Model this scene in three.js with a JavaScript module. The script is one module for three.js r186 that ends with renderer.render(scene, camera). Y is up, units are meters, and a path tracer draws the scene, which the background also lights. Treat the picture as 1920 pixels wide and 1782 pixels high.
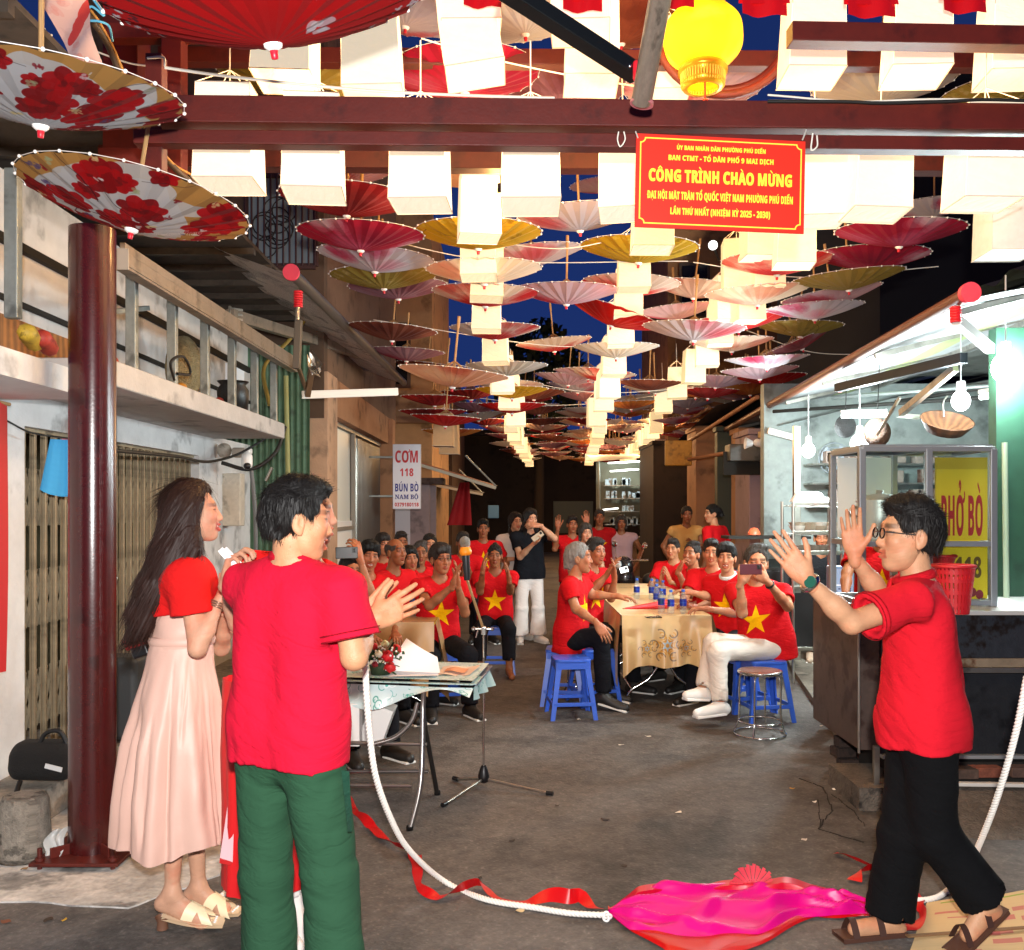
import * as THREE from 'three';
import { mergeGeometries } from 'three/addons/utils/BufferGeometryUtils.js';
import { RoundedBoxGeometry } from 'three/addons/geometries/RoundedBoxGeometry.js';

// ---------------------------------------------------------------- camera, sky, light, exposure
const scene = new THREE.Scene();
const F = 1782, CX = 960, CY = 955, EYE = 1.63;            // focal length, principal point and horizon measured in the photograph; eye height in metres
const camera = new THREE.PerspectiveCamera((2 * Math.atan(891 / F) * 180) / Math.PI, 1920 / 1782, 0.05, 400);
camera.position.set(0, EYE, 0);
camera.setViewOffset(1920, 1782, 0, 891 - CY, 1920, 1782); // a lens shifted upwards: verticals stay vertical
const renderer = new THREE.WebGLRenderer({ antialias: true });
renderer.toneMapping = THREE.LinearToneMapping;
renderer.toneMappingExposure = 1;
renderer.shadowMap.enabled = true;
{ // a clear sky after sunset
  const W = 128, H = 64, d = new Float32Array(W * H * 4);
  for (let y = 0; y < H; y++) for (let x = 0; x < W; x++) {
    const up = Math.max(0, Math.sin(((y + 0.5) / H - 0.5) * Math.PI)), i = (y * W + x) * 4, k = 1 - 0.55 * up;
    d[i] = 0.012 * k; d[i + 1] = 0.032 * k; d[i + 2] = 0.155 * k; d[i + 3] = 1;
  }
  const sky = new THREE.DataTexture(d, W, H, THREE.RGBAFormat, THREE.FloatType);
  sky.mapping = THREE.EquirectangularReflectionMapping; sky.magFilter = THREE.LinearFilter; sky.needsUpdate = true;
  scene.background = sky; scene.environment = sky;
}
const moon = new THREE.DirectionalLight(0xffeedd, 0.02); // the last of the daylight
moon.position.set(-20, 40, 30); moon.castShadow = true; moon.shadow.radius = 20; moon.name = 'dusk_sun';
Object.assign(moon.shadow.camera, { left: -20, right: 20, top: 20, bottom: -20, far: 120 });
scene.add(moon, moon.target);
const flash = new THREE.PointLight(0xfffdfa, 84);        // the photographer's flash, whose falling off with distance the photograph shows
flash.position.set(0.02, 1.86, 0.12); flash.castShadow = true; flash.shadow.radius = 2; flash.name = 'camera_flash';
scene.add(flash);
const LANTERN_CD = 0.85, LANTERN_WARM = 0xffc98a;

// ---------------------------------------------------------------- helpers
const V = (x, y, z) => new THREE.Vector3(x, y, z);
const P = (px, py, D) => V(((px - CX) / F) * D, EYE - ((py - CY) / F) * D, -D);   // where a point of the photograph stands at a distance D
const G = (px, py, h = 0) => P(px, py, ((EYE - h) * F) / (py - CY));               // the same for a point on ground of height h
let seed_ = 7;
const rng = (s) => () => { s = (s + 0x6d2b79f5) | 0; let t = Math.imul(s ^ (s >>> 15), 1 | s); t = (t + Math.imul(t ^ (t >>> 7), 61 | t)) ^ t; return ((t ^ (t >>> 14)) >>> 0) / 4294967296; };
const R = rng(20250);
const lerp = (a, b, t) => a + (b - a) * t, clamp = (x, a = 0, b = 1) => Math.min(b, Math.max(a, x)), sstep = (a, b, x) => { const t = clamp((x - a) / (b - a)); return t * t * (3 - 2 * t); };
const hash3 = (x, y, z) => { let h = Math.imul(x, 374761393) ^ Math.imul(y, 668265263) ^ Math.imul(z, 1274126177); h = Math.imul(h ^ (h >>> 13), 1103515245); return ((h ^ (h >>> 16)) >>> 0) / 4294967296; };
function n3(x, y, z) { // smooth value noise, 0..1
  const X = Math.floor(x), Y = Math.floor(y), Z = Math.floor(z); let u = x - X, v = y - Y, w = z - Z;
  u = u * u * (3 - 2 * u); v = v * v * (3 - 2 * v); w = w * w * (3 - 2 * w);
  const a = lerp(hash3(X, Y, Z), hash3(X + 1, Y, Z), u), b = lerp(hash3(X, Y + 1, Z), hash3(X + 1, Y + 1, Z), u), c = lerp(hash3(X, Y, Z + 1), hash3(X + 1, Y, Z + 1), u), d = lerp(hash3(X, Y + 1, Z + 1), hash3(X + 1, Y + 1, Z + 1), u);
  return lerp(lerp(a, b, v), lerp(c, d, v), w);
}
const names = {};
function numbered(n) { const k = names[n] = (names[n] ?? -1) + 1; return k ? n + '_' + String(k).padStart(3, '0') : n; }
function tag(o, label, category, group, kind) {
  if (label) o.userData.label = label;
  if (category) o.userData.category = category;
  if (group) o.userData.group = group;
  if (kind) o.userData.kind = kind;
  return o;
}
function thing(name, label, category, pos = [0, 0, 0], group) {
  const o = new THREE.Group(); o.name = numbered(name); scene.add(o);
  if (pos.isVector3) o.position.copy(pos); else o.position.set(...pos);
  return tag(o, label, category, group);
}
const merge = (list) => { // one geometry out of several
  list = [].concat(list).flat(3).filter(Boolean);
  if (list.length === 1) return list[0];
  return mergeGeometries(list.map((g) => {
    const h = g.index ? g.toNonIndexed() : g;
    const o = new THREE.BufferGeometry();
    for (const k of ['position', 'normal', 'uv']) o.setAttribute(k, h.attributes[k] ?? new THREE.BufferAttribute(new Float32Array(h.attributes.position.count * (k === 'uv' ? 2 : 3)), k === 'uv' ? 2 : 3));
    return o;
  }));
};
function obj(name, geo, m, parent = scene) {
  const o = new THREE.Mesh(merge(geo), m);
  o.name = parent === scene ? numbered(name) : name; o.castShadow = o.receiveShadow = true;
  parent.add(o); return o;
}
const struct = (name, geo, m, label) => { const o = obj(name, geo, m); o.userData.kind = 'structure'; if (label) o.userData.label = label; return o; };
const solo = (name, geo, m, label, category, group) => { // a thing of one mesh, its origin at its base
  const g = merge(geo); g.computeBoundingBox(); const b = g.boundingBox, c = V((b.min.x + b.max.x) / 2, b.min.y, (b.min.z + b.max.z) / 2);
  g.translate(-c.x, -c.y, -c.z); const o = obj(name, g, m); o.position.copy(c); return tag(o, label, category, group);
};
function uvm(g, s = 1, ox = 0, oy = 0) { // texture coordinates in metres (times s), by the side each corner faces
  const p = g.attributes.position, n = g.attributes.normal, a = new Float32Array(p.count * 2);
  for (let i = 0; i < p.count; i++) {
    const x = Math.abs(n.getX(i)), y = Math.abs(n.getY(i)), z = Math.abs(n.getZ(i));
    const [u, v] = y > x && y > z ? [p.getX(i), p.getZ(i)] : x > z ? [p.getZ(i), p.getY(i)] : [p.getX(i), p.getY(i)];
    a[i * 2] = u * s + ox; a[i * 2 + 1] = v * s + oy;
  }
  g.setAttribute('uv', new THREE.BufferAttribute(a, 2)); return g;
}
const box = (w, h, d, x = 0, y = 0, z = 0, s = 1) => uvm(new THREE.BoxGeometry(w, h, d).translate(x, y, z), s);
const rbox = (w, h, d, r, x = 0, y = 0, z = 0, s = 1) => uvm(new RoundedBoxGeometry(w, h, d, 2, Math.min(r, w / 2.01, h / 2.01, d / 2.01)).translate(x, y, z), s);
const toMatrix = (a, b, up) => { // axes with y along a->b
  const y = b.clone().sub(a).normalize(), z = (up ?? (Math.abs(y.y) > 0.9 ? V(0, 0, 1) : V(0, 1, 0))).clone(), x = y.clone().cross(z).normalize();
  return new THREE.Matrix4().makeBasis(x, y, x.clone().cross(y)).setPosition(a.clone().add(b).multiplyScalar(0.5));
};
const bar = (a, b, w, h, up, r = 0.004) => { const L = a.distanceTo(b); return uvm(r ? new RoundedBoxGeometry(w, L, h, 1, Math.min(r, w / 3, h / 3)) : new THREE.BoxGeometry(w, L, h), 1).applyMatrix4(toMatrix(a, b, up)); };
const rod = (a, b, r, r2 = r, seg = 10) => new THREE.CylinderGeometry(r2, r, a.distanceTo(b), seg, 1).applyMatrix4(toMatrix(a, b));
const curve = (pts) => new THREE.CatmullRomCurve3(pts, false, 'centripetal');
const tube = (pts, r, n = pts.length * 6, seg = 6) => new THREE.TubeGeometry(curve(pts), n, r, seg);
const ball = (x, y, z, r, a = 12, b = 8) => new THREE.SphereGeometry(r, a, b).translate(x, y, z);
const lathe = (pts, seg = 24) => new THREE.LatheGeometry(pts.map(([r, y]) => new THREE.Vector2(r, y)), seg);
function quad(a, b, c, d, n = 1, m = 1, f) { // a patch a-b along, a-d up; f moves its points
  const g = new THREE.BufferGeometry(), p = [], uv = [], ix = [];
  const L = a.distanceTo(b), H = a.distanceTo(d);
  for (let j = 0; j <= m; j++) for (let i = 0; i <= n; i++) {
    const s = i / n, t = j / m, q = a.clone().lerp(b, s).lerp(d.clone().lerp(c, s), t); if (f) f(q, s, t);
    p.push(q.x, q.y, q.z); uv.push(s * L, t * H);
    if (i < n && j < m) { const k = j * (n + 1) + i; ix.push(k, k + 1, k + n + 2, k, k + n + 2, k + n + 1); }
  }
  g.setIndex(ix); g.setAttribute('position', new THREE.Float32BufferAttribute(p, 3)); g.setAttribute('uv', new THREE.Float32BufferAttribute(uv, 2)); g.computeVertexNormals(); return g;
}
function plate(outline, depth, bevel = 0) { // an outline [[x, y]...] drawn out along z
  const s = new THREE.Shape(outline.map(([x, y]) => new THREE.Vector2(x, y)));
  return new THREE.ExtrudeGeometry(s, { depth, bevelEnabled: bevel > 0, bevelSize: bevel, bevelThickness: bevel, bevelSegments: 2, curveSegments: 8 });
}

// ---------------------------------------------------------------- textures and materials
function fbm(size, freq, oct, seed) { // tiling noise 0..1
  const out = new Float32Array(size * size); let amp = 1, sum = 0;
  for (let o = 0; o < oct && freq <= size; o++, freq *= 2, amp *= 0.55) {
    sum += amp;
    for (let y = 0; y < size; y++) for (let x = 0; x < size; x++) {
      const fx = (x / size) * freq, fy = (y / size) * freq, X = Math.floor(fx), Y = Math.floor(fy); let u = fx - X, v = fy - Y; u = u * u * (3 - 2 * u); v = v * v * (3 - 2 * v);
      const h = (i, j) => hash3(((X + i) % freq), ((Y + j) % freq), seed + o * 17);
      out[y * size + x] += amp * lerp(lerp(h(0, 0), h(1, 0), u), lerp(h(0, 1), h(1, 1), u), v);
    }
  }
  for (let i = 0; i < out.length; i++) out[i] /= sum;
  return out;
}
function tex(size, fn, srgb = true, rep = 1) { // fn(i, x, y) -> grey or [r, g, b], 0..1
  const d = new Uint8Array(size * size * 4);
  for (let y = 0, i = 0; y < size; y++) for (let x = 0; x < size; x++, i++) { const c = fn(i, x, y), a = Array.isArray(c); for (let k = 0; k < 3; k++) d[i * 4 + k] = clamp(a ? c[k] : c) * 255; d[i * 4 + 3] = 255; }
  const t = new THREE.DataTexture(d, size, size); t.wrapS = t.wrapT = THREE.RepeatWrapping; t.magFilter = THREE.LinearFilter; t.colorSpace = srgb ? THREE.SRGBColorSpace : THREE.NoColorSpace; t.repeat.set(rep, rep); t.needsUpdate = true; return t;
}
const rep = (t, x, y = x) => { const c = t.clone(); c.repeat.set(x, y); c.needsUpdate = true; return c; };
const N1 = fbm(512, 4, 7, 1), N2 = fbm(512, 32, 5, 2), N3 = fbm(512, 128, 3, 3), N4 = fbm(512, 8, 6, 4);
const T = {
  grime: tex(512, (i) => { const v = 0.93 + 0.22 * (N1[i] - 0.5) - 0.3 * sstep(0.58, 0.85, N4[i]) + 0.14 * (N2[i] - 0.5); return [v, v * 0.985, v * 0.96]; }),
  plaster: tex(512, (i) => { const v = 0.93 + 0.16 * (N1[i] - 0.5) + 0.07 * (N2[i] - 0.5) - 0.3 * sstep(0.58, 0.85, N4[i]); return [v, v * 0.985, v * 0.965]; }),
  concrete: tex(512, (i) => { const v = 0.8 + 0.45 * (N1[i] - 0.5) + 0.28 * (N2[i] - 0.5) + 0.2 * (N3[i] - 0.5) - 0.3 * sstep(0.6, 0.72, N4[i]); return [v, v * 0.985, v * 0.965]; }),
  bumps: tex(512, (i) => 0.5 + 0.5 * (N2[i] - 0.5) + 0.6 * (N3[i] - 0.5) + 0.5 * (N1[i] - 0.5), false),
  fine: tex(512, (i) => N3[i], false),
  weave: tex(128, (i, x, y) => 0.5 + 0.25 * Math.sin((x / 128) * Math.PI * 64) + 0.25 * Math.sin((y / 128) * Math.PI * 64), false),
  strands: tex(256, (i, x, y) => { let v = 0.5; for (let k = 0; k < 5; k++) v += 0.2 * Math.sin((x / 256) * Math.PI * 2 * (7 + k * 11) + k * 2 + 1.2 * Math.sin((y / 256) * Math.PI * 2 * (k % 3) + k)); return v; }, false),
  wood: tex(256, (i, x, y) => { const v = 0.8 + 0.2 * Math.sin(x * 0.35 + 5 * N1[(y * 2 % 512) * 512 + x * 2]) * 0.6 + 0.2 * (N2[y * 512 + x] - 0.5); return [v, v * 0.95, v * 0.86]; }),
  rust: tex(512, (i) => { const r = sstep(0.5, 0.68, N4[i] * 0.7 + N2[i] * 0.3), v = 0.95 + 0.2 * (N2[i] - 0.5); return [v * lerp(1, 0.62, r), v * lerp(1, 0.45, r), v * lerp(1, 0.34, r)]; }),
  wrinkle: tex(512, (i, x, y) => { const a = Math.abs(N1[i] - 0.5) * 2, b = Math.abs(N4[((y * 2) % 512) * 512 + ((x + y) % 512)] - 0.5) * 2; return 0.55 * sstep(0, 0.35, a) + 0.3 * sstep(0, 0.3, b) + 0.15 * N2[i]; }, false),
  skin: tex(256, (i, x, y) => { const a = N2[y * 512 + x], b = N1[(y * 2 % 512) * 512 + x * 2], v = 0.94 + 0.12 * (a - 0.5) + 0.1 * (b - 0.5); return [v, v * (0.985 - 0.1 * sstep(0.5, 0.7, b)), v * (0.98 - 0.12 * sstep(0.5, 0.7, b))]; }),
  paper: tex(256, (i, x, y) => { const v = 0.965 + 0.05 * (N2[(y * 2) * 512 + x] - 0.5) + 0.04 * (N3[y * 512 + x] - 0.5); return v; }),
};
const mats = {};
function mat(color, roughness = 0.7, o = {}) {
  const key = JSON.stringify([color, roughness, Object.keys(o).map((k) => [k, o[k]?.uuid ?? o[k]])]);
  if (mats[key]) return mats[key];
  const c = Array.isArray(color) ? new THREE.Color().setRGB(...color) : new THREE.Color(color);
  const phys = ['transmission', 'sheen', 'clearcoat', 'thickness', 'ior', 'anisotropy', 'specularIntensity'].some((k) => k in o);
  if ('emissive' in o) o = { ...o, emissive: Array.isArray(o.emissive) ? new THREE.Color().setRGB(...o.emissive) : new THREE.Color(o.emissive) };
  if (o.sheenColor) o = { ...o, sheenColor: new THREE.Color(o.sheenColor) };
  return mats[key] = new THREE[phys ? 'MeshPhysicalMaterial' : 'MeshStandardMaterial']({ color: c, roughness, ...o });
}
function canvas(w, h, draw, srgb = true) {
  const c = document.createElement('canvas'); c.width = w; c.height = h; const x = c.getContext('2d'); draw(x, w, h);
  const t = new THREE.CanvasTexture(c); t.colorSpace = srgb ? THREE.SRGBColorSpace : THREE.NoColorSpace; return t;
}
// text with Vietnamese accents: the letters come from the font, the accents are drawn as strokes over and under them
function viet(x, text, size, fam = 'sans-serif', bold = 'bold') { // draws at the origin, centred; returns nothing
  const font = `${bold} ${size}px ${fam}`; x.font = font; x.textAlign = 'left';
  const cl = []; for (const ch of text.normalize('NFD')) { const c = ch.charCodeAt(0); if (c >= 0x300 && c <= 0x36f) cl[cl.length - 1].m.push(c); else cl.push({ b: ch === '\u0110' ? 'D' : ch, d: ch === '\u0110', m: [] }); }
  const w = cl.map((g) => x.measureText(g.b).width + size * 0.01), total = w.reduce((a, b) => a + b, 0); let p = -total / 2;
  const lw0 = x.lineWidth, L = size * 0.085, cap = size * 0.72;
  cl.forEach((g, i) => {
    x.lineWidth = lw0; x.strokeText(g.b, p, 0); x.fillText(g.b, p, 0); x.lineWidth = L; x.lineCap = 'round';
    const cx = p + w[i] / 2, line = (...q) => { x.beginPath(); q.forEach(([a, b], k) => (k ? x.lineTo(cx + a * size, -b * size) : x.moveTo(cx + a * size, -b * size))); x.stroke(); };
    if (g.d) line([-0.36, 0.36], [-0.08, 0.36]);
    let y = 0.81, two = g.m.some((c) => c === 0x302 || c === 0x306);
    for (const c of g.m) {
      const tone = two ? 0.17 : 0, ty = two ? y + 0.06 : y;
      if (c === 0x302) line([-0.15, y - 0.02], [0, y + 0.1], [0.15, y - 0.02]);
      if (c === 0x306) { x.beginPath(); x.arc(cx, -(y + 0.08) * size, 0.13 * size, 0.2, Math.PI - 0.2); x.stroke(); }
      if (c === 0x31b) { x.beginPath(); x.arc(p + w[i] - 0.06 * size, -cap, 0.085 * size, -0.6, 1.9); x.stroke(); }
      if (c === 0x300) line([tone - 0.1, ty + 0.12], [tone + 0.04, ty]);
      if (c === 0x301) line([tone + 0.1, ty + 0.12], [tone - 0.04, ty]);
      if (c === 0x303) { x.beginPath(); x.moveTo(cx + (tone - 0.13) * size, -(ty + 0.04) * size); x.bezierCurveTo(cx + (tone - 0.04) * size, -(ty + 0.2) * size, cx + (tone + 0.04) * size, -(ty - 0.1) * size, cx + (tone + 0.13) * size, -(ty + 0.1) * size); x.stroke(); }
      if (c === 0x309) { x.beginPath(); x.arc(cx + tone * size, -(ty + 0.1) * size, 0.065 * size, Math.PI, Math.PI * 2.4); x.lineTo(cx + tone * size, -ty * size); x.stroke(); }
      if (c === 0x323) { x.beginPath(); x.arc(cx, 0.16 * size, 0.055 * size, 0, 7); x.fill(); }
    }
    p += w[i];
  });
  x.lineWidth = lw0;
  return total;
}
const vietLine = (x, cx, y, text, size, width, col, lw = 2, hs = 1, fam = 'sans-serif') => { x.save(); x.fillStyle = x.strokeStyle = col; x.lineJoin = 'round'; x.lineWidth = lw; x.font = `bold ${size}px ${fam}`; const m = x.measureText(text.normalize('NFD').replace(/[\u0300-\u036f]/g, '').replace(/\u0110/g, 'D')).width * 1.02; x.translate(cx, y); x.scale(width / m, hs); viet(x, text, size, fam); x.restore(); };
const M = {
  maroon: mat('#5c180c', 0.5, { map: T.grime, bumpMap: T.bumps, bumpScale: 0.0006 }),
  maroonFar: mat('#541a12', 0.5, { map: T.grime }),
  steel: mat('#b9b6b0', 0.28, { metalness: 0.9, map: T.grime }),
  chrome: mat('#d6d4d0', 0.14, { metalness: 1 }),
  galv: mat('#9aa3a4', 0.42, { metalness: 0.55, map: T.grime }),
  alu: mat('#94887c', 0.45, { metalness: 0.35, map: T.grime }),
  white: mat('#e2e5ea', 0.8, { map: T.plaster, bumpMap: T.bumps, bumpScale: 0.003 }),
  concrete: mat('#a39c93', 0.9, { map: T.concrete, bumpMap: T.bumps, bumpScale: 0.004 }),
  dark: mat('#17140f', 0.8), black: mat('#0c0c0d', 0.6), blackPlastic: mat('#121214', 0.4),
  wire: mat('#15120f', 0.6), string: mat('#e8e2d4', 0.8), bamboo: mat('#cfa878', 0.6, { map: T.wood }),
  redPlastic: mat('#d01f2c', 0.35), pinkCap: mat('#e8455a', 0.45),
  glass: mat('#eef4f2', 0.04, { transmission: 1, thickness: 0, ior: 1.45 }),
};
// ---------------------------------------------------------------- ground
{
  const asphalt = tex(1024, (i, x, y) => {
    const a = (y % 512) * 512 + (x % 512), b = (y >> 1) * 512 + (x >> 1), v = 0.6 + 0.3 * (N1[b] - 0.5) + 0.22 * (N2[a] - 0.5) + 0.16 * (N3[a] - 0.5) + 0.1 * sstep(0.72, 0.8, N3[a]) - 0.16 * sstep(0.52, 0.8, N4[b]);
    return [v * 1.02, v * 0.98, v * 0.95];
  });
  const g = new THREE.PlaneGeometry(160, 160, 160, 160).rotateX(-Math.PI / 2).translate(0, 0, -40);
  uvm(g, 0.28);
  const p = g.attributes.position, c = new Float32Array(p.count * 3);
  for (let i = 0; i < p.count; i++) { const v = 0.8 + 0.45 * n3(p.getX(i) * 0.5, 3, p.getZ(i) * 0.5), w = 0.06 * n3(p.getX(i) * 0.8, 9, p.getZ(i) * 0.8); c[i * 3] = v + w; c[i * 3 + 1] = v; c[i * 3 + 2] = v - w; }
  g.setAttribute('color', new THREE.BufferAttribute(c, 3));
  struct('road', g, mat([0.275, 0.268, 0.264], 0.8, { map: asphalt, vertexColors: true, bumpMap: rep(T.bumps, 3), bumpScale: 0.006 }));
  const flat = (pts, h, th, m, name, bv = 0.006) => {
    const q = pts.map(([x, y]) => { const w = G(x, y, h); return [w.x, -w.z]; });
    const e = plate(q, th, bv).rotateX(-Math.PI / 2).translate(0, h - th, 0); return struct(name, uvm(e, 0.45), m);
  };
  const jag = (pts, n = 5, a = 6) => { const r = rng(pts.length * 31), o = []; pts.forEach((p, i) => { const q = pts[(i + 1) % pts.length]; for (let k = 0; k < n; k++) { const t = k / n; o.push([lerp(p[0], q[0], t) + (k ? (r() - 0.5) * a : 0), lerp(p[1], q[1], t) + (k ? (r() - 0.5) * a : 0)]); } }); return o; };
  flat(jag([[-420, 1700], [60, 1690], [240, 1702], [330, 1668], [412, 1640], [440, 1560], [455, 1420], [470, 1340], [330, 1330], [-420, 1440]]), 0.007, 0.05, mat('#dedcda', 0.9, { map: T.concrete, bumpMap: T.bumps, bumpScale: 0.006 }), 'pavement', 0);
  const rp = mat('#857e72', 0.85, { map: T.concrete, bumpMap: T.bumps, bumpScale: 0.004 });
  flat([[1484, 1250], [1602, 1420], [1690, 1490], [2250, 1490], [2150, 1150], [1560, 1090], [1400, 1078]], 0.05, 0.1, rp, 'pavement');
  // cracks in the asphalt: thin sunken strips of dirt
  const cr = (pts, w) => { const q = pts.map(([x, y]) => G(x, y, 0.0015)), l = []; for (let i = 0; i + 1 < q.length; i++) { const n = 4; for (let k = 0; k < n; k++) { const a = q[i].clone().lerp(q[i + 1], k / n), b = q[i].clone().lerp(q[i + 1], (k + 1) / n); a.x += (R() - 0.5) * 0.02; l.push(bar(a, b, w * (0.5 + R()), 0.003, V(0, 1, 0), 0)); } } return l; };
  const cracks = obj('crack', [cr([[1500, 1460], [1545, 1478], [1560, 1520], [1535, 1555], [1620, 1580]], 0.007), cr([[1560, 1490], [1600, 1520], [1622, 1550]], 0.005), cr([[1535, 1500], [1538, 1550]], 0.005)], mat('#17120e', 0.95));
  tag(cracks, 'dark branching crack in the asphalt in front of the food counter', null, null, 'stuff'); cracks.name = 'ground_crack'; cracks.userData.kind = 'structure'; delete cracks.userData.label;
}
// litter: leaves and scraps of paper
{
  const scraps = [[1566, 1482, '#e8e4dc'], [1527, 1505, '#e8e4dc'], [1508, 1576, '#c9bdb0'], [1272, 1525, '#e4dccb'], [1215, 1382, '#cfc4b0'], [975, 1710, '#c9b58a'], [1165, 1398, '#d8d0c0'], [1486, 1480, '#b8862c'], [120, 1727, '#c79a2e'], [45, 1636, '#8d6f4e'], [90, 1727, '#3c2c1e'], [10, 1730, '#7a4a32'], [1135, 1538, '#3a2a20'], [1045, 1512, '#3a2a20'], [960, 1578, '#2e221a'], [900, 1648, '#2e221a'], [1170, 1625, '#33251b'], [700, 1420, '#d9d2c4'], [1085, 1350, '#bfb4a2'], [1540, 1375, '#d8d0c4']];
  const lab = ['crumpled white scrap', 'thin pale scrap', 'beige paper scrap', 'white paper bit'];
  scraps.forEach(([x, y, c], i) => {
    const p = G(x, y), s = 0.014 + 0.014 * R(), a = R() * 6, g = quad(V(-s, 0, -s * 0.5), V(s, 0, -s * 0.4), V(s * 0.9, 0, s * 0.5), V(-s * 0.8, 0, s * 0.45), 5, 3, (q, u, v) => { q.y += 0.002 + 0.003 * Math.sin(u * 5 + i) * Math.cos(v * 4) + 0.003 * Math.abs(u - 0.5); q.z *= 0.4 + Math.sin(u * Math.PI); });
    const leaf = y > 1400 && /^#[1-9]/.test(c) && c < '#c8'; const o = obj(leaf ? 'fallen_leaf' : 'paper_scrap', g.rotateY(a), mat(c, 0.8)); o.position.copy(p); o.position.y = 0.002 + (x < 400 && y < 1700 ? 0.012 : x > 1520 && y < 1400 ? 0.05 : 0);
    const where = x < 200 ? 'on the pale pavement near the steel column' : x > 1450 ? 'on the asphalt beside the walking man' : y > 1560 ? 'on the asphalt near the white rope' : y > 1480 ? 'on the asphalt right of the microphone stand' : 'on the asphalt before the blue stools';
    tag(o, (leaf ? 'small dry ' + (c < '#4' ? 'dark' : 'brown') + ' leaf lying ' : 'small pale paper scrap lying ') + where, leaf ? 'leaf' : 'litter', 'litter ' + where);
  });
}

// ---------------------------------------------------------------- the house on the left: wall, gate, slab, posts
const LX = -2.75;
{
  const h = thing('white_house', 'white house front with a folding gate, concrete balcony slab and steel posts', 'house', [LX, 0, -6.5]);
  const o = (n, g, m, par = h) => obj(n, merge(g).translate(-LX, 0, 6.5), m, par);
  const w = M.white;
  // wall on both sides of the gate and above it; the gate stands between z -5.36 and -8.35
  o('wall', [box(0.25, 2.3, 2.6, LX - 0.125, 1.15, -4.06, 0.5), box(0.25, 2.3, 1.9, LX - 0.125, 1.15, -9.3, 0.5), box(0.25, 0.2, 2.99, LX - 0.125, 2.2, -6.855, 0.5)], w);
  o('storey_wall', [box(0.2, 0.62, 7.3, LX - 0.1, 2.77, -6.4, 0.5), box(0.2, 0.4, 7.3, LX - 0.12, 3.28, -6.4, 0.5)], mat('#d8d8da', 0.7, { map: T.plaster }));
  o('wall_rail', bar(V(LX + 0.02, 2.78, -3), V(LX + 0.02, 2.74, -9.9), 0.03, 0.03), M.dark); o('wall_rail', bar(V(LX + 0.02, 3.09, -3), V(LX + 0.02, 3.07, -9.9), 0.04, 0.05), M.dark);
  o('wall_board', box(0.03, 0.2, 3.4, LX + 0.05, 2.56, -4.4, 1), mat('#a8743c', 0.6, { map: T.wood }));
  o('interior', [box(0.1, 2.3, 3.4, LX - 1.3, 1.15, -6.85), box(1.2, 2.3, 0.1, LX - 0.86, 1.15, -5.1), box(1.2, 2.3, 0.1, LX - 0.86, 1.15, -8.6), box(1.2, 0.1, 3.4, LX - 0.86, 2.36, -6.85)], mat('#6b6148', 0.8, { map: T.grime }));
  o('step', rbox(0.34, 0.18, 4.6, 0.02, LX + 0.17, 0.09, -6.9, 0.6), M.concrete);
  // the slab: the sound part, and the broken edge nearer the camera
  o('balcony_slab', rbox(0.66, 0.14, 3.84, 0.012, LX + 0.32, 2.35, -6.86, 0.5), mat('#c6c5c6', 0.85, { map: T.plaster, bumpMap: T.bumps, bumpScale: 0.006 }));
  const old = o('broken_slab', [box(0.6, 0.12, 1.9, LX + 0.29, 2.26, -4.0, 0.5)], M.white);
  const rb = rng(5), rubble = []; for (let i = 0; i < 60; i++) rubble.push(new THREE.IcosahedronGeometry(0.03 + 0.05 * rb(), 0).scale(0.8, 0.55, 1.3).rotateY(rb() * 6).translate(LX + 0.5 + 0.1 * rb(), 2.33 + 0.045 * rb(), -4.95 + 1.6 * rb()));
  rubble.push(rbox(0.22, 0.16, 0.4, 0.02, LX + 0.5, 2.4, -3.95));
  tag(obj('broken_edge', uvm(merge(rubble), 1), mat('#b3a898', 0.95, { map: T.concrete, bumpMap: T.bumps, bumpScale: 0.01 }), old), null, null, null, 'stuff');
  for (let i = 0; i < 8; i++) { const z = -4.19 - 0.655 * i, x = -2.2; const p = o('post', rbox(0.06, 0.66, 0.05, 0.006, x, 2.68 + (i < 1 ? 0.12 : 0), z), M.galv); if (i === 3) obj('cable_loop', tube([V(x + .03, 2.46, z + .05), V(x + .06, 2.55, z + .2), V(x + .06, 2.62, z - .05), V(x + .05, 2.54, z - .2), V(x + .05, 2.5, z + .05)], 0.009, 40).translate(-LX, 0, 6.5), M.wire, p); }
  o('rail', bar(V(-2.3, 2.75, -5.4), V(-2.3, 2.9, -6.0), 0.03, 0.03), M.galv);
  const things = [['#b8482a', -5.55], ['#caa437', -5.8], ['#a33a2a', -6.5], ['#c78a30', -6.7], ['#a03326', -7.2], ['#8e2c24', -7.55], ['#b0402c', -7.9], ['#cfae3a', -4.6], ['#b23a30', -4.75]];
  for (const [c, z] of things) o('stored_bundle', new THREE.CapsuleGeometry(0.045, 0.2, 4, 8).rotateX(1.5).rotateY(0.3).translate(-2.33, 2.46, z), mat(c, 0.6, { map: T.grime }));
  o('stored_sack', new THREE.SphereGeometry(0.16, 14, 10).scale(0.8, 1.5, 1).translate(-2.4, 2.66, -6.95), mat('#a89a74', 0.8, { bumpMap: T.bumps, bumpScale: 0.05, map: T.grime }));
  o('stored_pot', lathe([[0, 0], [0.12, 0.02], [0.13, 0.2], [0.1, 0.24], [0.13, 0.27]], 16).translate(-2.32, 2.42, -7.9), M.blackPlastic);
  o('light_panel', box(0.02, 0.42, 0.5, -2.42, 2.66, -8.3), mat('#e9eef4', 0.5));
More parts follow.
